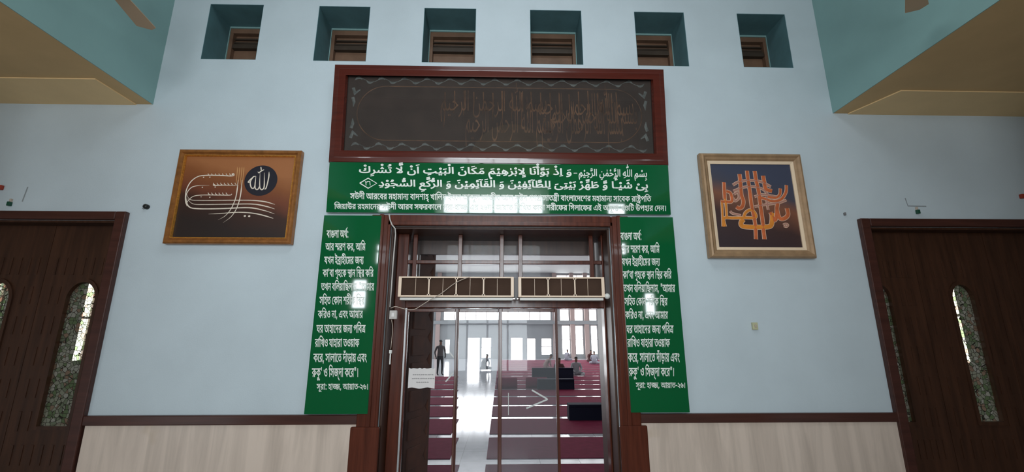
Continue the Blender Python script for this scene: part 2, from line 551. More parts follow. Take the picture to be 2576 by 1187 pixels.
MB().poly([(-1.1, 0.0, 6.78), (1.1, 0.0, 6.78), (1.1, 2.0, 6.78), (-1.1, 2.0, 6.78)], flip=True).build('pane', M['porch_fill'], w, fix=False)
f = MB()
for x in (-1.1, -0.37, 0.37, 1.1): f.box(x - 0.03, x + 0.03, 0, 2, 6.70, 6.77)
f.box(-1.13, 1.13, -0.05, 0.0, 6.70, 6.8); f.box(-1.13, 1.13, 2.0, 2.05, 6.70, 6.8)
f.build('frame', M['wood_dark'], w)
# arched cream panel above the big opening
arc = [(0.25 + 1.1 * math.cos(math.pi * k / 20), 4.75 + 1.15 * math.sin(math.pi * k / 20)) for k in range(21)]
struct('trim_7', MB().prism_y(arc, -2.5, -2.44), M['cream'])
struct('trim_8', MB().box(-6, 6, -2.5, -2.4, 6.25, 6.5), M['shutter_dark'])

# high openings in the front wall closed with wooden shutters
for n, (a, b) in enumerate(NICHES):
    w = empty('window_%d' % (n + 1), (0, 0, 0)); tag(w, kind='structure')
    y = 4.35
    rv = MB()
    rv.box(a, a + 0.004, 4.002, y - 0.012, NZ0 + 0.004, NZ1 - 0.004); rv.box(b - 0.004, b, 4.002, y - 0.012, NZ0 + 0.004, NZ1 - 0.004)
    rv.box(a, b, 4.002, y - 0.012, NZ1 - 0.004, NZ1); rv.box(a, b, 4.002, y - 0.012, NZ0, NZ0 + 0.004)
    rv.build('reveal_shade', M['reveal'], w)  # thin added faces carry the recess shade in their colour
    MB().box(a, b, y + 0.06, y + 0.10, NZ0, NZ1).build('shutter_panel', M['shutter'], w)
    fr = MB()
    fr.box(a, a + 0.045, y + 0.0, y + 0.06, NZ0, NZ1 - 0.08)
    fr.box(b - 0.045, b, y + 0.0, y + 0.06, NZ0, NZ1 - 0.08)
    fr.box(a, b, y + 0.0, y + 0.06, NZ1 - 0.08, NZ1 - 0.02)
    fr.build('window_frame', M['shutter'], w, bevel=0.004)
    ra = MB()
    ra.box(a + 0.045, b - 0.045, y + 0.01, y + 0.06, 4.975, 5.03)
    ra.box(a + 0.045, b - 0.045, y + 0.03, y + 0.06, 5.05, 5.07)
    ra.box(a + 0.045, b - 0.045, y + 0.03, y + 0.06, 5.10, 5.115)
    ra.build('shutter_rail', M['shutter_dark'], w)
    li = MB()
    li.box(a, b, y - 0.012, y + 0.0, NZ1 - 0.022, NZ1)
    li.box(a, a + 0.01, y - 0.012, y + 0.0, NZ0, NZ1 - 0.02) if a < 0 else li.box(b - 0.01, b, y - 0.012, y, NZ0, NZ1 - 0.02)
    li.build('edge_light_strip', M['teal_shade'], w)  # added strip stands in for light caught along the edge

# ------------------------------------------------------------------ the prayer hall beyond the doorway
struct('floor_hall', MB().box(-14, 14, 4.0, 42, -0.1, 0), M['floor_marble'])
struct('ceiling_hall', MB().box(-14, 14, WT, 42, 8.0, 8.15), M['hall_ceiling'])
struct('wall_front_upper', MB().box(-14, 14, 4.35, WT, 6.95, 8.0), M['hall_wall'])
struct('wall_front_outer', MB().box(9, 14, 4.35, WT, 0, 6.95).box(-14, -9, 4.35, WT, 0, 6.95), M['hall_wall'])
FAR = [(0.93, 2.05, 0.0, 1.92), (2.45, 3.25, 0.0, 1.86), (3.8, 4.75, 0.35, 1.86), (-3.1, -1.95, 0.0, 1.92), (-1.8, -0.9, 0.1, 1.92),
       (-5.2, -4.75, 0.5, 1.75), (-5.4, 4.72, 3.55, 6.2), (5.75, 6.5, 0.43, 3.05), (7.03, 7.75, 0.43, 3.05), (8.5, 9.1, 0.43, 3.05),
       (5.6, 6.45, 3.5, 5.6), (7.0, 7.8, 3.5, 5.6), (8.4, 9.1, 3.5, 5.6), (5.38, 9.2, 6.9, 7.85), (-9, -6.5, 0.4, 3), (-12, -9.6, 0.4, 3),
       (10.0, 11.0, 0.43, 3.05), (11.8, 12.8, 0.43, 3.05)]
struct('wall_far', wall_cells(FAR, -14, 14, 0, 8, 42, 42.3, MB()), M['hall_wall'])
k = 13
for a, b, c, d in FAR:
    w = empty('window_%d' % k, (0, 0, 0)); tag(w, kind='structure'); k += 1
    MB().poly([(a, 42.2, c), (b, 42.2, c), (b, 42.2, d), (a, 42.2, d)]).build('pane', M['daylight_hall'], w, fix=False)
    f = MB()
    n = max(1, round((b - a) / 1.0))
    for j in range(n + 1):
        x = a + (b - a) * j / n
        f.box(x - 0.03, x + 0.03, 42.05, 42.12, c, d)
    f.box(a, b, 42.05, 42.12, d - 0.05, d)
    if d - c > 1.5 and c > 0: f.box(a, b, 42.05, 42.12, c + (d - c) * 0.5 - 0.03, c + (d - c) * 0.5 + 0.03)
    f.build('frame', M['hall_column'], w)
SIDE_WIN = {-1: [(10.55, 10.95, 1.0, 3.5), (13.0, 13.75, 1.2, 3.6)] + [(17 + 3.6 * j, 18.4 + 3.6 * j, 0.9, 3.4) for j in range(7)],
            1: [(11.3, 11.75, 1.2, 3.6), (13.5, 14.2, 1.2, 3.6)] + [(17 + 3.6 * j, 18.4 + 3.6 * j, 0.9, 3.4) for j in range(7)]}


def side_wall(sx, name):
    m = MB()
    wall_cells(SIDE_WIN[sx], WT, 42, 0, 8, 0, 0.3, m)
    for v in m.bm.verts:
        x, y, z = v.co
        v.co = (sx * (12 + y), x, z)
    return struct(name, m, M['hall_wall'])


side_wall(-1, 'wall_hall_left')
side_wall(1, 'wall_hall_right')
for sx in (-1, 1):
    for a, b, c, d in SIDE_WIN[sx]:
        w = empty('window_%d' % k, (0, 0, 0)); tag(w, kind='structure'); k += 1
        X = sx * 12.2
        MB().poly([(X, a, c), (X, b, c), (X, b, d), (X, a, d)], flip=sx > 0).build('pane', M['daylight_hall'], w, fix=False)
        f = MB()
        for y in (a, (a + b) / 2, b): f.box(sx * 12.06, sx * 12.12, y - 0.03, y + 0.03, c, d)
        f.box(sx * 12.06, sx * 12.12, a, b, (c + d) / 2 - 0.03, (c + d) / 2 + 0.03)
        f.build('frame', M['hall_column'], w)
for n, sx in enumerate((-1, 1)):
    m = MB()
    m.box(sx * 3.55 - 0.25, sx * 3.55 + 0.25, 0.85, 1.35, 0, 4.05)  # added out-of-view columns that shade the side bays
    struct('trim_%d' % (30 + n), m, M['paint'], bevel=0.02)
# wide cornice ledge and pilasters of the far wall
struct('trim_20', MB().box(-12, 12, 41.7, 42, 3.15, 3.45), M['hall_wall'])
for n, x in enumerate((5.1, 6.76, 8.1, 9.6, -5.9)):
    struct('trim_%d' % (21 + n), MB().box(x - 0.2, x + 0.2, 41.75, 42, 0, 8), M['hall_column'])


# ------------------------------------------------------------------ pierced panels
def arch(xc, hw, z0, zt, n=14):
    r = hw * 1.25
    pts = [(xc - hw, z0), (xc + hw, z0)]
    zs = zt - r
    pts += [(xc + hw * math.cos(math.pi * k / n), zs + r * math.sin(math.pi * k / n)) for k in range(n + 1)]
    return pts


def cdt_faces(mb, outer, inners, y):
    """flat panel in the plane y with holes"""
    pts, edges = [], []
    for loop in [outer] + inners:
        s = len(pts)
        pts += [Vector(p) for p in loop]
        edges += [(s + i, s + (i + 1) % len(loop)) for i in range(len(loop))]
    vs_, es_, fs_, *_ = delaunay_2d_cdt(pts, edges, [], 0, 1e-6)

    def inside(p, loop):
        c = False
        for i in range(len(loop)):
            (x1, y1), (x2, y2) = loop[i], loop[(i + 1) % len(loop)]
            if (y1 > p[1]) != (y2 > p[1]) and p[0] < (x2 - x1) * (p[1] - y1) / (y2 - y1) + x1: c = not c
        return c
    V = [mb.bm.verts.new((v.x, y, v.y)) for v in vs_]
    out = []
    for f in fs_:
        c = sum((vs_[i] for i in f), Vector((0, 0))) / len(f)
        if inside(c, outer) and not any(inside(c, l) for l in inners):
            out.append(mb.bm.faces.new([V[i] for i in f]))
    return V, out


def slab(outer, inners, y0, y1):
    mb = MB()
    cdt_faces(mb, outer, inners, y0)
    cdt_faces(mb, outer, inners, y1)
    for loop in [outer] + inners:
        n = len(loop)
        a = [mb.bm.verts.new((p[0], y0, p[1])) for p in loop]
        b = [mb.bm.verts.new((p[0], y1, p[1])) for p in loop]
        for i in range(n):
            if (Vector(loop[i]) - Vector(loop[(i + 1) % n])).length > 1e-6:
                mb.bm.faces.new((a[i], b[i], b[(i + 1) % n], a[(i + 1) % n]))
    bmesh.ops.remove_doubles(mb.bm, verts=mb.bm.verts, dist=1e-5)
    return mb


# ------------------------------------------------------------------ main doorway (fixed joinery)
def casing(x0, x1, x0i, x1i, zt, zti, y0, y1, mb):
    mb.box(x0, x0i, y0, y1, 0, zt)
    mb.box(x1i, x1, y0, y1, 0, zt)
    mb.box(x0i, x1i, y0, y1, zti, zt)
    return mb


d1 = empty('door_1', (0, 4.0, 0)); tag(d1, kind='structure')


def dpart(mb, name, mat, **k):
    for v in mb.bm.verts: v.co.y -= 4.0
    return mb.build(name, mat, d1, **k)


dpart(casing(-1.205, 1.197, -1.04, 1.03, 2.925, 2.825, 3.93, 4.0, MB()), 'casing', M['wood'], bevel=0.012)
m = MB()
m.box(-1.125, -1.085, 3.915, 3.93, 0, 2.925); m.box(1.075, 1.115, 3.915, 3.93, 0, 2.925)
m.box(-1.045, -1.02, 3.915, 3.935, 0, 2.86); m.box(1.01, 1.035, 3.915, 3.935, 0, 2.86)
m.box(-1.045, 1.035, 3.915, 3.935, 2.82, 2.86)
dpart(m, 'moulding', M['wood'], bevel=0.006)
dpart(MB().box(-1.24, -1.0, 3.90, 3.93, 0, 1.09).box(1.0, 1.235, 3.90, 3.93, 0, 1.09), 'plinth', M['wood'], bevel=0.01)
m = MB()
m.box(-1.03, -1.01, 4.0, WT, 0, 2.825); m.box(1.0, 1.02, 4.0, WT, 0, 2.825)
m.box(-1.01, 1.0, 4.0, WT, 2.805, 2.825)
dpart(m, 'jamb_lining', M['wood_dark'])
m = MB()
m.box(-1.01, -0.905, 4.20, 4.32, 0, 2.805); m.box(0.985, 1.0, 4.20, 4.32, 0, 2.805)
dpart(m, 'door_post', M['wood'], bevel=0.006)
dpart(MB().box(-0.905, 0.985, 4.19, 4.33, 2.085, 2.17), 'transom_beam', M['wood'], bevel=0.008)
for x in (-0.845, -0.404, 0.005, 0.188, 0.89):
    dpart(MB().box(x - 0.02, x + 0.02, 4.22, 4.27, 2.17, 2.805), 'mullion', M['wood'], bevel=0.004)
dpart(MB().box(-1.0, 0.985, 4.225, 4.275, 2.515, 2.55), 'transom_rail', M['wood'], bevel=0.004)
m = MB()
m.box(-0.905, 0.985, 4.50, 4.55, 2.66, 2.805)
m.box(-0.905, -0.85, 4.50, 4.55, 2.17, 2.66); m.box(-0.02, 0.02, 4.50, 4.55, 2.17, 2.66)
m.box(0.93, 0.985, 4.50, 4.55, 2.17, 2.66)
dpart(m, 'rear_frame', M['wood_dark'])
dpart(MB().poly([(-0.905, 4.30, 2.17), (0.985, 4.30, 2.17), (0.985, 4.30, 2.805), (-0.905, 4.30, 2.805)]), 'transom_glass', M['hall_glass'], fix=False)


def leaf(name_mat, x0, x1, y, gmat, w=0.022, handle=None):
    m = MB()
    m.box(x0, x0 + w, y, y + 0.03, 0.02, 2.083); m.box(x1 - w, x1, y, y + 0.03, 0.02, 2.083)
    m.box(x0 + w, x1 - w, y, y + 0.03, 2.05, 2.083); m.box(x0 + w, x1 - w, y, y + 0.03, 0.02, 0.12)
    fr = dpart(m, 'door_leaf', name_mat, bevel=0.003)
    g = MB().poly([(x0 + w, y + 0.012, 0.12), (x1 - w, y + 0.012, 0.12), (x1 - w, y + 0.012, 2.05), (x0 + w, y + 0.012, 2.05)])
    for v in g.bm.verts: v.co.y -= 4.0
    g.build('pane', gmat, fr, fix=False)
    return fr


leaf(M['wood'], -0.90, -0.41, 4.23, M['hall_glass'])
leaf(M['wood'], -0.425, -0.0, 4.265, M['haze_glass'], 0.024)
lf = leaf(M['wood'], -0.015, 0.54, 4.23, M['haze_glass'], 0.026)
m = MB().box(-0.905, -0.890, 4.21, 4.23, 0.0, 2.085)
dpart(m, 'aluminium_strip', M['steel'])
# dark carved timber leaf standing open inside the hall
tri = [[(0.47, z - 0.075), (0.47, z + 0.075), (0.39, z)] for z in [0.38 + 0.24 * j for j in range(11)]]
m = slab([(0, 0.02), (0.52, 0.02), (0.52, 2.98), (0, 2.98)], tri, 0, 0.045)
for j in range(10):
    z = 0.38 + j * 0.27
    m.box(0.05, 0.31, -0.015, 0, z - 0.1, z + 0.1)
R = Matrix.Translation((-0.93, 4.60, 0)) @ Matrix.Rotation(math.radians(72), 4, 'Z')
bmesh.ops.transform(m.bm, matrix=R, verts=m.bm.verts)
dpart(m, 'open_timber_leaf', M['carved'], bevel=0.004)


def side_door(idx, hole, leaves, cz, cw):
    d = empty('door_%d' % idx, (0, 4.0, 0)); tag(d, kind='structure')

    def part(mb, name, mat, parent=None, **k):
        for v in mb.bm.verts: v.co.y -= 4.0
        return mb.build(name, mat, parent or d, **k)
    x0, x1, _, zt = hole
    part(casing(x0 - cw, x1 + cw, x0 + 0.0, x1 - 0.0, zt + cz, zt, 3.95, 4.0, MB()), 'casing', M['trim_wood'], bevel=0.008)
    part(MB().box(x0, x0 + 0.02, 4.0, 4.22, 0, zt).box(x1 - 0.02, x1, 4.0, 4.22, 0, zt).box(x0 + 0.02, x1 - 0.02, 4.0, 4.22, zt - 0.02, zt),
         'jamb', M['wood_dark'])
    for a, b, xc, hw in leaves:
        z0, z1 = 0.02, zt - 0.02
        ar = arch(xc, hw, 1.07, 2.31)
        lo = part(slab([(a, z0), (b, z0), (b, z1), (a, z1)], [ar], 4.13, 4.18), 'door_leaf', M['wood_dark'])
        # raised lip round the arch and small routed panels
        outer = arch(xc, hw + 0.03, 1.04, 2.345)
        part(slab(outer, [ar], 4.115, 4.13), 'arch_moulding', M['wood_dark'], lo)
        r = MB()
        rnd = random.Random(idx * 7 + int(xc * 10))
        for j in range(9):
            z = 0.22 + j * 0.27
            for i in range(7):
                x = a + 0.08 + i * (b - a - 0.16) / 6
                if abs(x - xc) < hw + 0.06 and 0.98 < z + 0.1 and z < 2.38: continue
                r.box(x - 0.013, x + 0.013, 4.124, 4.13, z, z + 0.16)
        part(r, 'carved_bar', M['wood_dark'], lo)
        g = MB()
        for f in [1]:
            cdt_faces(g, ar, [], 4.155)
        part(g, 'leaded_pane', M['pebble'], lo)
    return d


side_door(2, LD, [(-4.23, -3.57, -3.85, 0.130), (-4.89, -4.235, -4.62, 0.130), (-5.58, -4.895, -5.3, 0.13)], 0.077, 0.09)
side_door(3, RD, [(3.55, 4.05, 3.64, 0.10), (4.055, 4.80, 4.45, 0.105), (4.805, 5.58, 5.2, 0.105)], 0.077, 0.09)

# ------------------------------------------------------------------ letter outlines (quadratic, relative steps; o = off-curve) and the set lines of writing
GLYPHS = {
'a101':'0 -5,10 82,49 0o,58 12o,26 37o,0 37,0 25o,-16 69o,-26 78o,-15 38,81 30,13 -32o,23 -82o,16 -80o,0 -30,0 -40o,-17 -61o,-34 -43o,-53 -27o,-70 -13o/107 -191,-21 0o,-29 29o,0 20,0 20o,29 30o,21 0,20 0o,29 -30o,0 -20,0 -20o,-29 -29o',
'a103':'0 -5,10 82,42 0o,48 15o,25 43o,18 82o,13 66,78 -15,-4 -18o,-10 -44o,-7 -43o,0 -16,0 -20o,18 -32o,60 -18o,62 0,21 0o,19 -23o,0 -16,0 -16o,-28 -27o,-22 0,-65 0o,-74 23o,-34 47o,-6 34,30 -2,-16 -32o,-37 -40o,-44 -22o,-58 -8o/170 -191,-21 0o,-29 29o,0 20,0 20o,29 30o,21 0,20 0o,29 -30o,0 -20,0 -20o,-29 -29o',
'a1072':'0 -5,10 82,32 0o,40 9o,27 37o,24 80o,16 72,75 -21,-6 -25o,-16 -70o,0 -29,0 -16o,16 -24o,39 -13o,33 0,30 0o,38 10o,25 38o,20 84o,11 73,76 -14,-3 -18o,-8 -52o,-7 -51o,0 -17,0 -14o,13 -25o,39 -14o,39 0,50 0o,45 42o,0 43,0 23o,-2 51o,-5 63o,-5 41,73 5,6 -81o,15 -104o,29 -59o,50 -24o,41 0,21 0o,19 -23o,0 -16,0 -16o,-28 -27o,-22 0,-34 0o,-53 19o,-39 33o,-25 43o,-5 24,18 -6,-11 -45o,-47 -49o,-64 -19o,-36 0,-44 0o,-56 22o,-31 45o,-5 35,34 0,-19 -43o,-42 -44o,-62 -15o,-51 0,-25 0o,-57 16o,-42 47o,-4 47,30 6,-17 -51o,-49 -49o,-68 -16o',
'a1147':'92 591,-40 0o,-26 53o,0 30,0 11o,3 25o,3 16,50 14,-3 -17o,-3 -29o,0 -11,0 -19o,12 -18o,13 0,15 0o,20 31o,1 47,0 30,48 18,0 -61,0 -14o,11 -21o,18 0,18 0o,12 22o,0 17,0 17o,-8 35o,-7 17,45 14,10 -19o,13 -49o,0 -20,0 -33o,-37 -53o,-39 0,-31 0o,-39 33o,0 23,23 -9,0 -34o,-47 -46o/127 801,-6 173,55 0,6 -173',
'a1148':'93 591,-40 0o,-26 53o,0 30,0 11o,3 25o,3 16,50 14,-3 -17o,-3 -29o,0 -11,0 -19o,12 -18o,13 0,15 0o,20 31o,1 47,0 30,48 18,0 -61,0 -14o,11 -21o,18 0,18 0o,12 22o,0 17,0 17o,-8 35o,-7 17,45 14,10 -19o,13 -49o,0 -20,0 -33o,-37 -53o,-39 0,-31 0o,-39 33o,0 23,23 -9,0 -34o,-47 -46o/35 798,-9 48,68 5o,85 32o,39 45o,0 23,0 18o,-16 24o,-16 0,-15 0o,-20 -21o,0 -15,0 -19o,32 -33o,24 -8,-31 -32,-32 12o,-45 46o,0 34,0 35o,49 52o,40 0,40 0o,41 -55o,0 -35,0 -44o,-58 -68o,-105 -40o',
'a1151':'92 591,-40 0o,-26 53o,0 30,0 11o,3 25o,3 16,50 14,-3 -17o,-3 -29o,0 -11,0 -19o,12 -18o,13 0,15 0o,20 31o,1 47,0 30,48 18,0 -61,0 -14o,11 -21o,18 0,18 0o,12 22o,0 17,0 17o,-8 35o,-7 17,45 14,10 -19o,13 -49o,0 -20,0 -33o,-37 -53o,-39 0,-31 0o,-39 33o,0 23,23 -9,0 -34o,-47 -46o/38 802,0 56,224 66,0 -57',
'a1154':'68 602,0 56,224 66,0 -57/106 769,-40 0o,-26 53o,0 30,0 11o,3 25o,3 16,50 14,-3 -17o,-3 -29o,0 -11,0 -19o,12 -18o,13 0,15 0o,20 31o,1 47,0 30,48 18,0 -61,0 -14o,11 -21o,18 0,18 0o,12 22o,0 17,0 17o,-8 35o,-7 17,45 14,10 -19o,13 -49o,0 -20,0 -33o,-37 -53o,-39 0,-31 0o,-39 33o,0 23,23 -9,0 -34o,-47 -46o',
'a1159':'0 -5,10 82,32 0o,40 9o,27 37o,24 80o,16 72,75 -21,-4 -17o,-10 -43o,-8 -45o,0 -19,0 -25o,38 -28o,50 0,30 0o,38 10o,25 38o,20 84o,11 73,76 -14,-3 -18o,-8 -52o,-7 -51o,0 -17,0 -14o,13 -25o,39 -14o,39 0,29 0o,43 14o,23 38o,0 34,0 38o,-35 115o,-22 57,81 30,13 -32o,23 -82o,16 -80o,0 -30,0 -46o,-24 -70o,-44 -45o,-64 -23o,-40 0,-47 0o,-60 22o,-32 45o,-5 35,34 0,-19 -43o,-42 -44o,-62 -15o,-51 0,-25 0o,-57 16o,-42 47o,-4 47,30 6,-17 -51o,-49 -49o,-68 -16o/431 545,-21 0o,-29 29o,0 20,0 20o,29 30o,21 0,20 0o,29 -30o,0 -20,0 -20o,-29 -29o/363 435,-21 0o,-29 29o,0 20,0 20o,29 30o,21 0,20 0o,29 -30o,0 -20,0 -20o,-29 -29o/499 435,-21 0o,-29 29o,0 20,0 20o,29 30o,21 0,20 0o,29 -30o,0 -20,0 -20o,-29 -29o',
'a1161':'0 -5,10 82,32 0o,40 9o,27 37o,24 80o,16 72,75 -21,-6 -25o,-16 -70o,0 -29,0 -16o,16 -24o,39 -13o,33 0,30 0o,38 10o,25 38o,20 84o,11 73,76 -14,-3 -18o,-8 -52o,-7 -51o,0 -17,0 -14o,13 -25o,39 -14o,39 0,50 0o,45 42o,0 43,0 23o,-2 51o,-5 63o,-5 41,73 5,6 -81o,15 -104o,29 -59o,50 -24o,41 0,21 0o,19 -23o,0 -16,0 -16o,-28 -27o,-22 0,-34 0o,-53 19o,-39 33o,-25 43o,-5 24,18 -6,-11 -45o,-47 -49o,-64 -19o,-36 0,-44 0o,-56 22o,-31 45o,-5 35,34 0,-19 -43o,-42 -44o,-62 -15o,-51 0,-25 0o,-57 16o,-42 47o,-4 47,30 6,-17 -51o,-49 -49o,-68 -16o/431 545,-21 0o,-29 29o,0 20,0 20o,29 30o,21 0,20 0o,29 -30o,0 -20,0 -20o,-29 -29o/363 435,-21 0o,-29 29o,0 20,0 20o,29 30o,21 0,20 0o,29 -30o,0 -20,0 -20o,-29 -29o/499 435,-21 0o,-29 29o,0 20,0 20o,29 30o,21 0,20 0o,29 -30o,0 -20,0 -20o,-29 -29o',
'a1205':'366 -5,-4 29o,-21 117o,-23 161o,-16 189o,0 101,32 48,40 27,0 -57o,11 -150o,17 -160o,19 -150o,17 -116o,6 -29/368 587,-39 -9o,-93 -9o,-96 3o,-87 17o,-33 17,15 76,37 -15o,97 -14o,99 0o,83 8o,23 6',
'a1207':'117 618,-43 0o,-43 52o,0 35,0 29o,23 47o,42 29o,26 0,24 0o,38 -28o,22 -46o,0 -26,0 -39o,-50 -53o/116 670,17 0o,25 22o,0 18,0 19o,-26 25o,-15 0,-19 0o,-21 -26o,0 -17,0 -18o,22 -23o',
'a1214':'0 -5,10 82,209 0,87 0o,127 15o,82 30o,40 47o,0 32,0 17o,-22 40o,-46 29o,-38 0,-48 0o,-95 -50o,-85 -75o,-66 -78o,-20 -29,-87 3,32 52o,89 109o,107 93o,118 57o,61 0,55 0o,79 -45o,43 -76o,0 -48,0 -47o,-68 -95o,-83 -27,-42 -14o,-108 -16o,-138 -6o,-88 0/95 94,-20 620,81 0,20 -550',
'a1216':'710 -5,-26 0o,-79 11o,-81 28o,-28 25,82 41,35 -14o,75 -9o,32 0,21 0o,19 -23o,0 -16,0 -16o,-28 -27o/0 -5,10 82,209 0,87 0o,127 15o,82 30o,40 47o,0 32,0 17o,-22 40o,-46 29o,-38 0,-48 0o,-95 -50o,-85 -75o,-66 -78o,-20 -29,-87 3,32 52o,89 109o,107 93o,118 57o,61 0,55 0o,79 -45o,43 -76o,0 -48,0 -47o,-68 -95o,-83 -27,-42 -14o,-108 -16o,-138 -6o,-88 0/95 94,-20 620,81 0,20 -550',
'a1256':'390 -21,26 82,61 0o,136 15o,135 39o,122 68o,46 52,63 -37,-9 -23o,-6 -27o,0 -11,0 -15o,22 -27o,61 -18o,56 0,21 0o,19 -23o,0 -16,0 -16o,-28 -27o,-22 0,-64 0o,-97 27o,-47 59o,8 47,18 -6,-40 -36o,-111 -53o,-135 -36o,-153 -18o/390 -21,-89 0o,-135 23o,-90 48o,-46 77o,0 55,0 25o,8 53o,13 54o,7 25,75 -19,-4 -15o,-10 -41o,-7 -42o,0 -17,0 -52o,53 -63o,132 -29o,119 0,20 -50/558 401,-21 0o,-29 29o,0 20,0 20o,29 30o,21 0,20 0o,29 -30o,0 -20,0 -20o,-29 -29o/421 401,-21 0o,-29 29o,0 20,0 20o,29 30o,21 0,20 0o,29 -30o,0 -20,0 -20o,-29 -29o',
'a1257':'0 -5,10 82,59 0o,66 9o,28 37o,0 40,0 25o,-16 69o,-26 78o,-15 38,81 30,13 -32o,23 -82o,16 -80o,0 -30,0 -50o,-27 -70o,-58 -44o,-91 -20o/218 507,-21 0o,-29 29o,0 20,0 20o,29 30o,21 0,20 0o,29 -30o,0 -20,0 -20o,-29 -29o/81 507,-21 0o,-29 29o,0 20,0 20o,29 30o,21 0,20 0o,29 -30o,0 -20,0 -20o,-29 -29o',
'a1259':'0 -5,10 82,50 0o,56 15o,29 43o,18 82o,13 66,78 -15,-4 -18o,-10 -44o,-7 -43o,0 -16,0 -15o,4 -26o,26 -18o,62 -11o,58 0,21 0o,19 -23o,0 -16,0 -16o,-28 -27o,-22 0,-61 0o,-72 13o,-37 26o,-15 39o,-4 26,30 -2,-16 -32o,-37 -40o,-48 -22o,-67 -8o/267 386,-21 0o,-29 29o,0 20,0 20o,29 30o,21 0,20 0o,29 -30o,0 -20,0 -20o,-29 -29o/130 386,-21 0o,-29 29o,0 20,0 20o,29 30o,21 0,20 0o,29 -30o,0 -20,0 -20o,-29 -29o',
'a1317':'35 45,40 69,20 -13o,72 -24o,48 0,50 0o,59 20o,27 39o,0 26,0 20o,-17 59o,-56 101o,-58 82,69 45,53 -73o,63 -118o,27 -89o,0 -32,0 -40o,-40 -75o,-94 -48o,-83 0,-36 0o,-67 12o,-56 23o/216 560,-21 0o,-29 29o,0 20,0 20o,29 30o,21 0,20 0o,29 -30o,0 -20,0 -20o,-29 -29o',
'a1370':'221 6,-82 -10,0 12o,-5 82o,-10 120o,-15 140o,-19 142o,-24 124o,-15 43,79 22,19 -58o,30 -153o,21 -164o,13 -153o,7 -118o/262 471,-50 0o,-77 24o,-25 18,0 83,28 -22o,80 -22o,40 0,25 0o,43 6o,34 24o,23 51o,6 45,68 -13,-5 -76o,-54 -84o,-84 -34o',
'a1456':'58 -230,-18 82,60 8o,101 29o,73 54o,40 88o,0 66,0 31o,-12 57o,-24 44o,-33 26o,-21 0,-23 0o,-37 -35o,-21 -54o,0 -27,0 -21o,17 -31o,40 -16o,32 0,29 0o,59 12o,21 10,4 -70,-24 -17o,-65 -14o,-33 0,-38 0o,-59 16o,-41 31o,-21 48o,0 32,0 38o,24 77o,44 64o,62 39o,38 0,40 0o,60 -41o,40 -70o,20 -88o,0 -47,0 -93o,-75 -135o,-149 -80o',
'a1457':'58 -230,-18 82,60 8o,101 29o,73 54o,40 88o,0 66,0 68o,-50 90o,-40 0,-21 0o,-36 -32o,-23 -54o,0 -32,0 -18o,16 -23o,31 -13o,48 -6o,32 0,211 0,21 0o,19 -23o,0 -16,0 -16o,-28 -27o,-22 0,-239 0,-45 0o,-77 26o,-47 55o,0 45,0 42o,26 77o,45 61o,61 36o,36 0,46 0o,72 -54o,42 -109o,0 -83,0 -93o,-75 -135o,-149 -80o',
'a1481':'0 -5,10 82,50 0o,56 15o,29 43o,18 82o,13 66,78 -15,-4 -18o,-10 -44o,-7 -43o,0 -16,0 -15o,4 -26o,26 -18o,62 -11o,58 0,21 0o,19 -23o,0 -16,0 -16o,-28 -27o,-22 0,-61 0o,-72 13o,-37 26o,-15 39o,-4 26,30 -2,-16 -32o,-37 -40o,-48 -22o,-67 -8o/252 -194,-21 0o,-29 29o,0 20,0 20o,29 30o,21 0,20 0o,29 -30o,0 -20,0 -20o,-29 -29o/115 -194,-21 0o,-29 29o,0 20,0 20o,29 30o,21 0,20 0o,29 -30o,0 -20,0 -20o,-29 -29o',
'a1483':'30 -1,0 24o,9 55o,19 63o,14 35,72 -28,-10 -28o,-15 -50o,-7 -44o,0 -20,0 -42o,37 -59o,66 -38o,85 -18o,48 0,58 0o,101 20o,77 37o,44 47o,0 27,0 13o,-20 22o,-40 20o,-56 19o,-36 10,19 83,52 -20o,80 -27o,60 -16o,44 -7o,15 0,21 0o,19 -23o,0 -16,0 -16o,-28 -27o,-22 0,-6 0o,-12 0o,-13 0o,-6 0,2 -9o,2 -11o,0 -9,0 -37o,-51 -70o,-98 -57o,-139 -34o,-89 0,-79 0o,-135 51o,-82 102o',
'a1493':'0 -5,10 82,49 0o,58 12o,26 37o,0 37,0 25o,-16 69o,-26 78o,-15 38,81 30,13 -32o,23 -82o,16 -80o,0 -30,0 -40o,-17 -61o,-34 -43o,-53 -27o,-70 -13o/37 514,-12 54,26 6o,32 8o,20 5,-5 -21,-26 8o,-47 52o,0 33,0 30o,29 41o,47 20o,27 0,11 0o,25 -4o,11 -4,-8 -50,-10 2o,-18 4o,-11 0,-23 0o,-26 -19o,0 -17,0 -21o,27 -30o,35 -17o,11 0,-41 -4,27 7o,47 15o,19 7,16 -51,-24 -9o,-65 -20o,-66 -18o',
'a212':'35 45,40 69,20 -13o,72 -24o,48 0,50 0o,59 20o,27 39o,0 26,0 20o,-17 59o,-56 101o,-58 82,69 45,53 -73o,63 -118o,27 -89o,0 -32,0 -40o,-40 -75o,-94 -48o,-83 0,-36 0o,-67 12o,-56 23o',
'a232':'26 582,-9 48,68 5o,85 32o,39 45o,0 23,0 18o,-16 24o,-16 0,-15 0o,-20 -21o,0 -15,0 -19o,32 -33o,24 -8,-31 -32,-32 12o,-45 46o,0 34,0 35o,49 52o,40 0,40 0o,41 -55o,0 -35,0 -44o,-58 -68o,-105 -40o',
'a288':'40 602,0 56,224 66,0 -57',
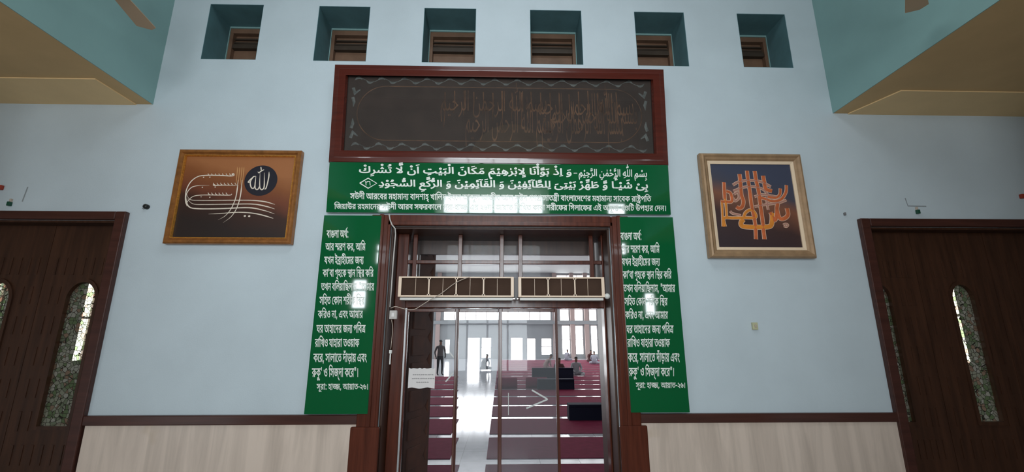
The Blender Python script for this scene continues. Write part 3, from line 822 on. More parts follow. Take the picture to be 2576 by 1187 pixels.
'a305':'0 -5,10 82,25 0o,53 1o,52 4o,48 6o,19 6,35 11o,59 36o,37 52o,0 34,0 23o,-22 49o,-38 34o,-25 0,-24 0o,-41 -32o,-25 -51o,0 -27,0 -32o,33 -51o,48 -36o,24 -11,-95 -28,-16 12o,-43 43o,-33 64o,0 41,0 40o,29 69o,49 52o,63 29o,34 0,49 0o,74 -54o,41 -83o,0 -45,0 -43o,-32 -69o,-55 -54o,-73 -38o,-41 -12,-23 -7o,-53 -8o,-58 -5o,-58 -2o/495 -5,-50 0o,-107 13o,-95 21o,-31 13,69 50,30 -4o,82 -7o,82 -4o,30 0,21 0o,19 -23o,0 -16,0 -16o,-28 -27o/247 518,-21 0o,-29 29o,0 20,0 20o,29 30o,21 0,20 0o,29 -30o,0 -20,0 -20o,-29 -29o',
'a414':'0 -5,9 82,52 0o,100 16o,96 30o,89 43o,40 28,-26 23o,-68 34o,-81 19o,-45 0,-16 0o,-28 -2o,-28 -5o,-18 -4,-16 76,27 8o,54 9o,25 0,52 0o,84 -25o,69 -36o,61 -36o,58 -25o,31 0,21 0,7 -72,-43 0o,-72 -24o,-69 -37o,-76 -41o,-92 -37o,-119 -24o',
'a45':'92 0,-20 714,81 0,20 -714',
'a46':'291 -5,-80 0o,-85 36o,-32 76o,-2 60,-20 547,82 0,20 -515,2 -49o,15 -53o,53 -20o,57 0,21 0o,19 -23o,0 -16,0 -16o,-28 -27o',
'a468':'63 578,-12 54,26 6o,32 8o,20 5,-5 -21,-26 8o,-47 52o,0 33,0 30o,29 41o,47 20o,27 0,11 0o,25 -4o,11 -4,-8 -50,-10 2o,-18 4o,-11 0,-23 0o,-26 -19o,0 -17,0 -21o,27 -30o,35 -17o,11 0,-41 -4,27 7o,47 15o,19 7,16 -51,-24 -9o,-65 -20o,-66 -18o/27 984,0 56,224 66,0 -57/27 879,0 56,224 66,0 -57',
'a477':'486 -5,-54 0o,-83 31o,-49 75o,-3 67,-16 348,81 0,16 -330,3 -47o,28 -47o,51 -15o,36 0,21 0o,19 -23o,0 -16,0 -16o,-28 -27o/335 105,-57 -18o,-108 0o,-88 32o,-52 61o,0 43,0 42o,43 74o,75 58o,99 39o,56 7,14 -84,-50 -2o,-77 -23o,-53 -36o,-28 -42o,0 -20,0 -22o,32 -28o,50 -15o,60 -3o,56 7o,20 7',
'a478':'385 -8,-41 0o,-86 23o,-79 42o,-63 61o,-37 76o,0 44,0 45o,37 76o,69 47o,46 0,45 0o,64 -49o,35 -77o,0 -42,0 -58o,-65 -91o,-110 -62o,-132 -32o,-68 0,10 82,54 0o,85 15o,31 13,46 18o,53 51o,22 54o,0 22,0 21o,-17 39o,-31 25o,-22 0,-22 0o,-35 -25o,-20 -40o,0 -22,0 -42o,43 -65o,69 -46o,79 -24o,36 0,34 0o,32 23o,0 27,0 5o,-5 27o,-27 48o,-64 71o,-116 99o,-92 66,47 62,96 -70o,125 -107o,73 -79o,35 -59o,10 -45o,0 -20,0 -33o,-29 -58o,-63 -36o',
'a480':'307 -217,-63 0o,-102 58o,-60 117o,0 88,0 81o,38 136o,63 99o,76 54o,37 0,33 0o,52 -38o,30 -68o,0 -47,0 -42o,-26 -84o,-71 -68o,-66 -18,65 55,32 -8o,65 -13o,69 -8o,38 0,21 0o,19 -23o,0 -16,0 -16o,-28 -27o,-22 0,-27 0o,-62 6o,-62 9o,-28 6,87 3,25 -27o,19 -63o,-9 -63o,-37 -52o,-62 -31o/0 -5,10 82,21 0o,42 0o,19 1,4 -74,-23 -4o,-49 -5o/309 -135,18 0o,35 13o,23 31o,0 26,0 25o,-25 41o,-62 26o,-57 0,-12 0o,-29 -3o,-30 -5o,-16 -4,0 68,38 5o,63 21o,48 38o,26 62o,0 45,0 15o,-7 38o,-18 27o,-15 0,-15 0o,-43 -40o,-41 -72o,-27 -99o,0 -59,0 -65o,29 -79o,46 -41o,50 -14o',
'a50':'89 0,-17 644,81 0,17 -644/23 704,-12 54,26 6o,32 8o,20 5,-5 -21,-26 8o,-47 52o,0 33,0 30o,29 41o,47 20o,27 0,11 0o,25 -4o,11 -4,-8 -50,-10 2o,-18 4o,-11 0,-23 0o,-26 -19o,0 -17,0 -21o,27 -30o,35 -17o,11 0,-41 -4,27 7o,47 15o,19 7,16 -51,-24 -9o,-65 -20o,-66 -18o',
'a529':'637 -5,-42 0o,-70 11o,-56 30o,-38 57o,-10 47,59 35,13 -40o,38 -42o,65 -16o,51 0,21 0o,19 -23o,0 -16,0 -16o,-28 -27o/0 -5,9 82,52 0o,100 16o,96 30o,89 43o,40 28,-26 23o,-68 34o,-81 19o,-45 0,-16 0o,-28 -2o,-28 -5o,-18 -4,-16 76,27 8o,54 9o,25 0,52 0o,84 -25o,69 -36o,61 -36o,58 -25o,31 0,21 0,7 -72,-43 0o,-72 -24o,-69 -37o,-76 -41o,-92 -37o,-119 -24o/261 -186,-21 0o,-29 29o,0 20,0 20o,29 30o,21 0,20 0o,29 -30o,0 -20,0 -20o,-29 -29o',
'a552':'390 -21,26 82,99 0o,128 15o,71 33o,27 53o,-2 38,-19 514,81 0,20 -505,2 -53o,-30 -85o,-90 -60o,-172 -32o/364 204,-19 63,42 11o,52 16o,23 15o,0 8,0 11o,-23 19o,-29 21o,-23 28o,0 20,0 18o,21 39o,54 43o,49 24,31 -57,-46 -22o,-43 -31o,0 -12,0 -9o,23 -20o,29 -24o,23 -31o,0 -21,0 -14o,-12 -27o,-35 -27o,-64 -27o/390 -21,-89 0o,-135 23o,-90 48o,-46 77o,0 55,0 25o,8 53o,13 54o,7 25,75 -19,-4 -15o,-10 -41o,-7 -42o,0 -17,0 -52o,53 -63o,132 -29o,119 0,20 -50',
'a554':'0 -5,10 82,94 0,59 0o,69 13o,33 21o,11 25o,0 13,0 23o,-35 68o,-54 54,-28 28o,-56 47o,-47 37o,-28 26o,0 7,0 15o,5 28o,9 24o,7 7,20 21o,63 42o,85 46o,107 53o,64 32,34 -74,-80 -38o,-107 -53o,-74 -41o,-56 -36o,-29 -22,15 38,63 -50o,97 -88o,66 -81o,34 -78o,0 -40,0 -22o,-16 -52o,-52 -46o,-104 -29o,-88 0',
'a556':'0 -5,10 82,77 0,83 0o,80 18o,25 30o,0 16,0 24o,-36 58o,-56 61o,-63 60o,-56 50o,-36 37o,0 8,0 15o,5 28o,9 24o,7 7,20 21o,70 47o,92 49o,104 51o,53 26,34 -74,-48 -24o,-96 -47o,-90 -46o,-79 -47o,-32 -24,6 34,45 -38o,80 -70o,72 -73o,62 -84o,27 -51,21 -39o,56 -36o,55 -11o,17 0,21 0o,19 -23o,0 -16,0 -16o,-28 -27o,-22 0,-27 0o,-73 17o,-70 50o,-23 51,30 -12,-15 -27o,-39 -39o,-60 -27o,-86 -13o,-62 0',
'a58':'289 -5,-80 0o,-84 36o,-32 76o,-3 60,-18 477,82 0,18 -445,2 -49o,15 -53o,53 -20o,57 0,21 0o,19 -23o,0 -16,0 -16o,-28 -27o/178 741,-30 0o,-48 21o,-40 20o,-17 0,-18 0o,-29 -18o,-16 -16,-38 32,23 29o,50 33o,28 0,25 0o,42 -20o,43 -20o,25 0,16 0o,28 11o,20 12,29 -41,-32 -28o,-45 -15o',
'a602':'0 -5,10 82,270 0,21 0o,19 -23o,0 -16,0 -16o,-28 -27o,-22 0',
'a604':'40 -171,0 56,224 66,0 -57',
'a663':'0 -5,9 82,57 0o,46 22o,7 56o,-2 50,-19 509,81 0,20 -500,2 -53o,-11 -82o,-41 -56o,-81 -28o',
'a665':'0 -5,9 82,57 0o,46 22o,7 56o,-2 50,-17 509,83 0,16 -507,2 -51o,29 -57o,50 -22o,30 0,21 0o,19 -23o,0 -16,0 -16o,-28 -27o,-22 0,-42 0o,-55 27o,-31 43o,-5 24,21 -2,-10 -30o,-45 -41o,-76 -21o',
'a699':'393 536,0 22o,-6 62o,-8 62o,-4 22,86 10,3 -20o,7 -65o,4 -64o,0 -21,0 -48o,-13 -91o,-28 -87o,-23 -41,-12 -22,-28 -47o,-82 -87o,-55 -39,126 0,34 0o,36 17o,13 28o,0 16,0 27o,-65 81o,-114 99o,-144 110o,-80 57,47 66,92 -68o,141 -110o,101 -91o,65 -77o,31 -69o,0 -33,0 -22o,-15 -47o,-37 -41o,-67 -25o,-53 0,-230 0,0 81,103 74o,121 140o,54 152o',
'a765':'77 -393,-21 77o,-30 147o,-16 116o,0 28,0 74o,48 122o,76 93o,88 65o,83 33o,29 0,25 0o,38 -22o,36 -64o,20 -62,19 -57o,34 -59o,40 -21o,26 0,21 0o,19 -23o,0 -16,0 -16o,-28 -27o,-22 0,-39 0o,-55 28o,-20 24,23 19,-12 -29o,-37 -37o,-45 -18o,-25 0,-29 0o,-62 21o,-60 41o,-53 60o,-20 38,10 -2,-28 -39o,-18 -91o,0 -35,0 -28o,12 -87o,19 -98o,23 -97o,10 -39/360 64,18 0o,23 14o,8 28o,-7 21,-12 36o,-20 55o,-19 37o,-20 18o,-11 0,-11 0o,-33 -10o,-37 -20o,-38 -30o,-17 -20,1 8,22 -46o,63 -62o,65 -29o',
'a766':'0 -5,10 82,28 0o,38 24o,36 56o,21 47,29 64o,57 66o,57 24o,28 0,34 0o,58 -35o,44 -58o,25 -69o,0 -34,0 -60o,-42 -71o,-65 -31o,-35 0,-31 0o,-97 24o,-74 49,39 63,49 -31o,79 -23o,26 0,29 0o,34 17o,16 32o,0 20,0 29o,-28 58o,-43 38o,-24 0,-18 0o,-34 -20o,-36 -54o,-23 -51,-24 -54o,-43 -63o,-44 -30o,-47 -9o',
'a768':'0 -5,10 82,28 0o,33 24o,31 56o,24 47,24 48o,49 61o,47 35o,42 14o,18 0,33 0o,52 -29o,46 -69o,24 -60,23 -55o,37 -55o,41 -17o,26 0,21 0o,19 -23o,0 -16,0 -16o,-28 -27o,-22 0,-39 0o,-65 26o,-22 28,14 21,-11 -31o,-37 -39o,-46 -19o,-26 0,-33 0o,-69 28o,-64 52o,-24 35,-26 -46o,-47 -43o,-50 -12o/194 172,17 -28o,39 -42o,40 -27o,39 -13o,16 0,35 0o,33 50o,-18 45,-9 23o,-19 44o,-22 37o,-28 21o,-17 0,-15 0o,-33 -20o,-37 -48o',
'a8':'297 -394,-45 0o,-100 17o,-87 47o,-55 85o,0 67,0 68o,51 101o,81 77o,90 62o,81 54o,51 55o,0 33,0 13o,-17 27o,-37 18o,-31 0,-22 0o,-54 -12o,-49 -21o,-16 -13,27 -22o,47 -42o,50 -49o,29 -31,25 -14o,49 -23o,56 -17o,72 -9o,48 0,21 0o,19 -23o,0 -16,0 -16o,-28 -27o,-22 0,-83 0o,-109 26o,-76 44o,-35 27,-17 22o,-42 44o,-49 45o,-28 20,-6 5o,-12 26o,-8 28o,0 7,0 15o,38 42o,64 39o,82 26o,44 0,71 0o,78 -70o,0 -47,0 -51o,-51 -80o,-80 -66o,-89 -62o,-80 -67o,-51 -80o,0 -53,0 -46o,44 -58o,66 -31o,70 -12o,25 0,35 0o,73 10o,79 22o,40 16,26 -64,-29 -17o,-84 -31o,-94 -18o',
'a826':'30 -1,0 24o,9 55o,19 63o,14 35,72 -28,-10 -28o,-15 -50o,-7 -44o,0 -20,0 -52o,54 -68o,94 -34o,59 0,67 0o,91 36o,54 59o,23 72o,0 35,0 38o,-29 108o,-39 80,75 38,20 -38o,33 -83o,21 -87o,0 -45,0 -39o,-19 -82o,-44 -77o,-73 -61o,-107 -36o,-74 0,-58 0o,-105 27o,-79 56o,-46 86o/332 398,-21 0o,-29 29o,0 20,0 20o,29 30o,21 0,20 0o,29 -30o,0 -20,0 -20o,-29 -29o',
'a827':'30 -1,0 36o,20 88o,22 53,72 -28,-16 -42o,-16 -70o,0 -30,0 -55o,55 -69o,93 -32o,56 0,68 0o,92 29o,54 50o,23 63o,0 34,0 44o,-13 78o,-21 75o,-12 39,81 22,11 -38o,12 -47o,7 -28o,3 -11,11 -37o,36 -35o,47 -11o,25 0,21 0o,19 -23o,0 -16,0 -16o,-28 -27o,-22 0,-42 0o,-56 29o,-31 44o,-5 24,41 -51,-3 -51o,-33 -97o,-72 -79o,-123 -46o,-93 0,-57 0o,-102 28o,-79 57o,-45 87o/332 398,-21 0o,-29 29o,0 20,0 20o,29 30o,21 0,20 0o,29 -30o,0 -20,0 -20o,-29 -29o',
'a828':'0 -5,10 82,49 0o,58 12o,26 37o,0 37,0 25o,-16 69o,-26 78o,-15 38,81 30,13 -32o,23 -82o,16 -80o,0 -30,0 -40o,-17 -61o,-34 -43o,-53 -27o,-70 -13o/128 507,-21 0o,-29 29o,0 20,0 20o,29 30o,21 0,20 0o,29 -30o,0 -20,0 -20o,-29 -29o',
'a87':'51 601,-6 173,55 0,6 -173',
'a90':'486 -5,-43 0o,-71 19o,-50 45o,-13 39,-53 -13o,-100 5o,-79 33o,-47 59o,0 41,0 54o,68 90o,116 62o,70 11,-3 76,81 0,16 -330,3 -47o,28 -47o,51 -15o,36 0,57 0o,45 22o,7 56o,-2 50,-13 363,83 0,12 -361,2 -51o,29 -57o,50 -22o,30 0,56 0o,46 22o,7 56o,-2 50,-19 509,81 0,20 -500,2 -53o,-11 -82o,-41 -56o,-81 -28o,-68 0,-34 0o,-49 18o,-32 31o,-9 18,-19 -33o,-84 -34o/297 174,-9 183,-57 -6o,-80 -40o,-42 -50o,0 -25,0 -24o,37 -29o,58 -14o,65 0o/1138 0,-20 714,81 0,20 -714/551 620,-40 0o,-26 53o,0 30,0 11o,3 25o,3 16,50 14,-3 -17o,-3 -29o,0 -11,0 -19o,12 -18o,13 0,15 0o,20 31o,1 47,0 30,48 18,0 -61,0 -14o,11 -21o,18 0,18 0o,12 22o,0 17,0 17o,-8 35o,-7 17,45 14,10 -19o,13 -49o,0 -20,0 -33o,-37 -53o,-39 0,-31 0o,-39 33o,0 23,23 -9,0 -34o,-47 -46o/586 830,-6 173,55 0,6 -173',
'a942':'0 -5,10 82,25 0o,53 1o,52 4o,48 6o,19 6,35 11o,59 36o,37 52o,0 34,0 23o,-22 49o,-38 34o,-25 0,-24 0o,-41 -32o,-25 -51o,0 -27,0 -32o,33 -51o,48 -36o,24 -11,-95 -28,-16 12o,-43 43o,-33 64o,0 41,0 40o,29 69o,49 52o,63 29o,34 0,49 0o,74 -54o,41 -83o,0 -45,0 -43o,-32 -69o,-55 -54o,-73 -38o,-41 -12,-23 -7o,-53 -8o,-58 -5o,-58 -2o/495 -5,-50 0o,-107 13o,-95 21o,-31 13,69 50,30 -4o,82 -7o,82 -4o,30 0,21 0o,19 -23o,0 -16,0 -16o,-28 -27o/317 518,-21 0o,-29 29o,0 20,0 20o,29 30o,21 0,20 0o,29 -30o,0 -20,0 -20o,-29 -29o/180 518,-21 0o,-29 29o,0 20,0 20o,29 30o,21 0,20 0o,29 -30o,0 -20,0 -20o,-29 -29o',
'a972':'4 -232,-29 76,73 24o,97 62o,57 70o,24 73o,0 34,0 49o,-43 101o,-26 45,73 37,19 -35o,29 -68o,23 -60o,7 -25,14 -43o,45 -31o,39 0,21 0o,19 -23o,0 -16,0 -16o,-28 -27o,-22 0,-44 0o,-55 31o,-28 51o,-5 28,32 -18,0 -66o,-59 -109o,-92 -81o,-100 -52o',
'b10':'358 622,-1 41o,-37 36o,-42 0,-72 0,-66 0o,-71 18o,-25 19,-27 20o,-27 63o,0 40,0 13o,3 26o,2 14,74 -5,-2 -12o,-2 -18o,0 -8,0 -22o,9 -34o,10 -11,14 -16o,53 -15o,49 0,57 0,53 0o,62 -16o,22 -21,17 -16o,18 -55o,1 -41/242 500,79 0o,97 -53o,46 -81o,0 -41,0 -82o,-115 -96o,-113 -6,10 11,45 -13o,100 -48o,102 -63o,47 -38,-46 -53,-62 46o,-103 67o,-100 50o,-112 38o,-71 16,15 69,35 -10o,65 -9o,46 0,71 0o,77 34o,30 54o,0 28,0 53o,-78 57o,-60 0,-36 0o,-44 -14o,-19 -27o,0 -19,0 -8o,4 -17o,2 -7,-73 -15,-5 15o,-6 33o,0 13,0 37o,44 52o,77 27o/175 465,-5 32o,-50 49o,-47 10,24 45,46 -12,56 -22o,51 -56o,4 -43/540 622,0 -71,-550 0,0 71',
'b12':'508 622,-1 41o,-37 36o,-42 0,-140 0,-65 0o,-71 18o,-25 19,-27 20o,-27 63o,0 40,0 13o,3 26o,2 14,74 -5,-2 -12o,-2 -18o,0 -8,0 -22o,9 -34o,10 -11,14 -16o,52 -15o,50 0,124 0,53 0o,62 -16o,22 -21,17 -16o,18 -55o,1 -41/722 622,0 -71,-366 0,0 -179,0 -29o,18 -27o,19 0,19 0o,41 24o,48 52o,28 41,60 9,32 -47o,35 -100o,0 -50,0 -63o,-55 -100o,-107 -58o,-77 0,-66 0o,-114 46o,-96 103o,-80 169o,-32 123,76 20,36 -139o,87 -169o,112 -77o,73 0,80 0o,87 80o,0 63,0 45o,-25 64o,-20 21,46 19,-30 -51o,-63 -66o,-63 -33o,-31 0,-23 0o,-40 13o,-14 13,-16 14o,-22 51o,0 60,0 158,-289 0,0 71',
'b131':'-254 707,326 210,38 -57,-319 -216',
'b16':'511 628,41 0o,55 -17o,19 -17,19 -16o,22 -47o,0 -41,0 -490,-75 0,-8 30o,-30 38o,-43 19o,-30 0,-36 0o,-62 -8o,-67 -9o,-44 0,-34 0o,-78 15o,-70 42o,-44 83o,0 68,0 24o,8 53o,4 22,77 -11,-4 -15o,-7 -42o,0 -29,0 -44o,26 -54o,44 -28o,54 -10o,28 0,50 0o,83 17o,52 0,43 0o,64 -25o,22 -30,0 357,0 37o,-10 32o,-11 10,-18 15o,-37 0,-36 0o,-65 -32o,-51 -50o,-29 -57o,0 -25,0 -10o,8 -22o,26 -16o,25 0,11 0o,20 2o,11 1,7 -70,-10 -4o,-33 -4o,-22 0,-49 0o,-73 60o,0 62,0 40o,41 83o,72 70o,93 43o',
'b18':'509 629,77 0o,85 -78o,0 -68,0 -48o,-49 -76o,-86 -56o,-56 -21,-31 72,67 22o,75 59o,0 47,0 37o,-42 39o,-40 0,-36 0o,-64 -24o,-50 -37o,-28 -41o,0 -17,0 -16o,20 -23o,35 -5,-21 -74,-57 11o,-57 56o,0 43,0 34o,41 69o,72 59o,93 36o/681 225,0 -83o,-123 -100o,-105 0,-70 0o,-126 50o,-107 110o,-89 178o,-33 127,75 22,40 -143o,99 -182o,129 -86o,84 0,63 0o,82 53o,0 57,0 39o,-51 54o,-40 17,80 35,44 -24o,48 -76o',
'b20':'817 622,0 -71,-325 0,0 -62,0 -16,0 -473,-77 0,-29 59o,-104 104o,-133 71o,-73 9,-39 96,97 56o,194 88o,109 34,-22 -42,0 76,-425 0,0 71/415 467,21 -29,-51 -14o,-109 -46o,-103 -50o,-43 -24,56 -11o,119 -62o,99 -89o,24 -52,-8 -2,-2 23o,-3 46o,0 32/761 288,0 -33o,-26 -59o,-60 -38o,-50 0,-16 0o,-29 2o,-14 3,6 72,6 -1o,17 -1o,11 0,48 0o,29 37o,0 26,0 53o,-103 75o,-101 14,3 75,77 -8o,126 -61o,76 -95o',
'b202':'265 622,0 -71,-70 0,60 22,-41 -33o,-42 -53o,-14 -54o,0 -38,0 -33o,16 -74o,17 -79o,0 -43,0 -36o,-16 -67o,-43 -57o,-79 -44o,-63 -14,-21 69,64 15o,61 45o,19 58o,0 33,0 40o,-16 76o,-17 74o,0 35,0 38o,14 57o,34 53o,29 31,15 -21,-182 0,0 71',
'b21':'706 622,0 -71,-105 0,0 -551,-77 0,-28 41o,-72 76o,-88 64o,-106 46o,-64 11,-24 93,48 -35,93 -16o,129 -65o,87 -80o,27 -38,-1 23o,-1 46o,0 27,0 495,53 0,23 -66/450 470,0 -58o,-63 -81o,-109 -47o,-69 -8,-47 9,-20 46,81 6o,103 35o,49 57o,0 37,0 31o,-28 50o,-31 24,55 54,34 -31o,45 -79o/182 430,-61 0o,-72 63o,0 55,0 23o,13 42o,9 15,76 -21,-7 -10o,-10 -29o,0 -16,0 -26o,29 -25o,23 0,20 0o,44 16o,47 48o,23 47,55 13,2 -50,-20 -44o,-56 -65o,-71 -36o',
'b219':'471 528,38 0o,50 -14o,18 -14,21 -16o,22 -49o,0 -46,0 -389,-77 0,-9 45o,-46 42o,-38 0,-34 0o,-58 -8o,-63 -9o,-43 0,-31 0o,-72 14o,-63 39o,-40 76o,0 63,0 22o,6 50o,4 19,77 -12,-4 -16o,-5 -34o,0 -26,0 -54o,40 -52o,59 -15o,28 0,37 0o,58 9o,55 8o,31 0,35 0o,57 -25o,19 -30,0 276,0 26o,-9 27o,-10 8,-8 7o,-25 7o,-20 0,-30 0o,-51 -23o,-20 -17,-20 -17o,-24 -41o,0 -19,0 -15o,18 -24o,33 0,14 0o,21 2o,10 2,7 -71,-10 -3o,-33 -5o,-24 0,-45 0o,-70 50o,0 57,0 33o,35 69o,32 29,31 28o,80 36o/725 622,0 -71,-735 0,0 71',
'b22':'484 0,0 425,21 -63,-35 50o,-61 73o,-56 48o,-58 23o,-32 0,-53 0o,-65 -55o,-25 -36,-14 -8,14 13o,58 17o,38 0,46 0o,57 -36o,27 -55o,0 -27,0 -59o,-80 -93o,-84 -45,-51 73,55 23o,80 57o,0 40,0 22o,-34 30o,-32 0,-26 0o,-45 -12o,-26 -13,-81 66,31 52o,70 77o,83 42o,49 0,50 0o,83 -35o,79 -70o,40 -52,-18 11,-2 14o,-3 58o,0 30,0 103,53 0,23 -66,106 0,0 -71,-105 0,0 -551',
'b224':'765 622,0 -71,-105 0,0 -551,-77 0,0 396,22 -64,-41 60o,-68 85o,-61 54o,-62 25o,-36 0,-40 0o,-65 -30o,-54 -50o,-23 -29,-8 -2,16 10o,31 10o,19 0,59 0o,53 -63o,0 -46,0 -11o,-2 -20o,-2 -5,-17 6,12 13o,22 24o,25 24o,13 13,124 116,49 -53,-284 -268,-59 55,82 78,-36 -43,-30 -23,15 17o,21 39o,0 25,0 25o,-30 30o,-29 0,-16 0o,-30 -8o,-16 -10,-76 72,40 53o,84 79o,92 45o,53 0,56 0o,89 -42o,85 -83o,46 -63,-18 5,-3 24o,-2 56o,0 32,0 130,53 0,23 -66/660 -43,-75 0,-10 30o,-31 38o,-42 18o,-27 0,-52 0o,-97 -17o,-57 0,-36 0o,-78 14o,-68 38o,-42 74o,0 60,0 16o,4 40o,5 19,77 -10,-4 -12o,-4 -35o,0 -19,0 -41o,35 -50o,66 -22o,45 0,47 0o,92 17o,50 0,38 0o,64 -25o,23 -29,0 90,77 0',
'b226':'673 622,0 -71,-105 0,0 -551,-77 14,-30 56o,-105 95o,-135 66o,-78 12,-39 96,96 58o,205 94o,109 33,-23 -42,0 69,-501 0,0 71/491 474,21 -28,-76 -25o,-168 -73o,-71 -44,54 -12o,122 -54o,104 -84o,28 -56,-9 0,-2 23o,-3 46o,0 32/568 -117,-75 0,-12 44o,-54 43o,-44 0,-27 0o,-52 -8o,-54 -9o,-31 0,-30 0o,-61 14o,-51 35o,-31 60o,0 46,0 20o,6 35o,3 11,77 -9,-4 -13o,-4 -26o,0 -15,0 -50o,55 -36o,43 0,27 0o,45 9o,45 8o,27 0,40 0o,63 -30o,22 -30,0 91,77 31',
'b23':'641 622,0 -71,-105 0,0 -551,-77 0,-31 43o,-102 78o,-132 53o,-76 5,-35 87,22 17o,44 31o,46 29o,24 15,57 -8,-13 -4o,-20 -3o,-9 0,-57 0o,-80 30o,-41 57o,0 39,0 45o,58 66o,57 36,69 -35,-55 -22o,-48 -56o,0 -31,0 -37o,52 -31o,35 0,22 0o,53 15o,32 22,43 -60,-36 -21o,-78 -52o,-74 -51o,-29 -23,-13 17,115 -17o,147 -83o,55 -59,-1 17o,-1 37o,0 19,0 386,-469 0,0 71',
'b24':'419 9,-66 0o,-114 43o,-97 98o,-80 166o,-33 124,76 21,28 -106o,63 -145o,75 -87o,91 -38o,56 0,80 0o,94 71o,0 61,0 28o,-16 59o,-28 43,46 -14,-37 -47o,-68 -54o,-60 -23o,-27 0,-23 0o,-41 12o,-14 12,-17 14o,-23 50o,0 55,0 91,0 62o,48 83o,78 41o,46 0,55 0o,73 -55o,0 -55,0 -40o,-43 -54o,-70 -27o,-40 0,-69 0o,-117 52o,-93 85o,-34 47,61 41,32 -41o,72 -73o,90 -45o,59 0,41 0o,36 33o,0 23,0 20o,-29 23o,-25 0,-31 0o,-44 -33o,-23 -57o,0 -35,0 -101,0 -25o,18 -30o,24 0,23 0o,43 19o,49 43o,32 36,70 3,23 -37o,28 -86o,0 -45,0 -58o,-56 -93o,-110 -55o',
'b26':'615 310,0 -55o,-42 -77o,-68 -50o,-83 -27o,-42 -4,-21 23,55 -8o,103 -27o,108 -43o,59 -31,-35 -60,-78 42o,-163 57o,-173 35o,-92 9,9 72,29 -6o,65 -8o,44 0,89 0o,109 46o,50 73o,0 39,0 53o,-67 56o,-59 0,-7 0o,-15 -1o,-8 -2,-10 65,10 1o,31 1o,10 0,58 0o,75 -35o,42 -54o,17 -60o/227 217,-34 0o,-52 16o,-16 16,-15 15o,-19 48o,0 47,0 200,77 0,0 -38,-2 -45,1 -12o,1 -27o,0 -17,0 -61,0 -26o,9 -24o,7 -8,15 -15o,34 0,43 0o,63 32o,35 45o,0 21,0 19o,-28 10o,-24 0,-6 0,-52 0o,-82 36o,-27 31,13 64,17 -19o,38 -29o,56 -15o,44 0,49 0,11 0o,7 -12o,12 -6,20 -10o,28 -36o,0 -29,0 -49o,-59 -77o,-101 -45o/-10 551,0 71,707 0,0 -71',
'b27':'401 63,-59 0o,-108 42o,-95 93o,-79 155o,-31 112,76 20,34 -123o,84 -153o,110 -70o,71 0,74 0o,76 64o,0 65,0 31o,-16 44o,-8 15,60 0,-28 -29o,-61 -46o,-69 -26o,-41 0,-39 0o,-60 30o,-34 57o,0 40,0 44o,62 91o,74 34,-20 -1o,-51 -1o,-25 0,-308 0,0 71,937 0,0 -71,-313 0,-24 0o,-38 2o,-17 1,-84 -38o,-86 -62o,-30 -51o,0 -23,0 -28o,32 -24o,20 0,38 0o,60 35o,38 33,86 -31,9 -20o,12 -59o,0 -32,0 -50o,-45 -87o,-101 -54o/801 205,0 -49o,16 -90o,19 -56,-75 -17,-18 58o,-20 111o,0 60,0 53o,19 84o,13 29,-76 1o,-107 37o,-72 69o,-25 48,76 16,16 -29o,49 -45o,78 -26o,57 0,14 0o,26 2o,15 1,39 -70,-24 -45o,-20 -86o',
'b317':'383 83,-57 0o,-103 38o,-89 87o,-75 148o,-30 109,76 20,32 -118o,79 -144o,102 -64o,67 0,68 0o,71 61o,0 62,0 28o,-14 44o,-8 14,60 0,-28 -29o,-58 -46o,-66 -26o,-40 0,-37 0o,-58 30o,-32 56o,0 40,0 28o,25 57o,56 53o,45 22,-18 -1o,-39 -1o,-34 0,-288 0,0 71,1343 0,0 -71,-696 0,-16 0o,-43 1o,-45 2o,-19 1,-80 -36o,-84 -60o,-30 -50o,0 -22,0 -25o,30 -24o,19 0,35 0o,55 34o,35 34,87 -31,9 -20o,10 -58o,0 -29,0 -36o,-26 -67o,-53 -52o,-82 -30o/1208 196,0 -43o,16 -89o,19 -54,-75 -17,-17 55o,-21 106o,0 58,0 33o,8 58o,15 50o,10 20,15 -2,-25 -7o,-49 -4o,-29 0,-46 0o,-88 16o,-84 28o,-40 18,-19 -4o,-38 -7o,-37 -4o,-18 0,-50 0o,-88 32o,-69 60o,-23 41,31 17,47 0,16 -28o,50 -35o,63 -17o,35 0,18 0o,36 3o,39 8o,19 6,37 -16o,74 -29o,84 -18o,52 0,31 0o,58 7o,39 7,48 -71,-24 -43o,-20 -82o/823 11,-54 0o,-98 34o,-86 75o,-37 62,48 71,28 -59o,68 -73o,82 -34o,49 0,71 0o,72 60o,0 63,0 28o,-14 44o,-8 14,60 0,-28 -29o,-58 -46o,-66 -26o,-40 0,-56 0o,-71 66o,0 60,0 44o,61 75o,68 33,61 -29,-47 -26o,-49 -45o,-17 -39o,0 -18,0 -26o,30 -24o,19 0,35 0o,55 34o,35 34,87 -31,9 -20o,10 -57o,0 -29,0 -37o,-26 -67o,-53 -52o,-83 -30o',
'b332':'323 627,49 0o,75 -42o,25 -48,58 71,61 14,32 -25o,48 -75o,0 -51,0 -53o,-49 -84o,-86 -62o,-56 -22,-31 73,67 25o,79 67o,0 55,0 25o,-22 47o,-26 17,49 22,-108 -131,-61 -3,-6 50o,-53 62o,-40 0,-28 0o,-35 -34o,0 -29,0 -37o,54 -36o,48 -5,-9 -79,-76 7o,-97 82o,0 67,0 45o,40 58o,63 29o/453 32,-70 0o,-126 50o,-109 111o,-88 182o,-32 132,75 22,39 -149o,99 -186o,130 -86o,84 0,62 0o,83 53o,0 57,0 39o,-51 54o,-40 17,80 35,44 -24o,48 -76o,0 -48,0 -55o,-56 -83o,-102 -45o',
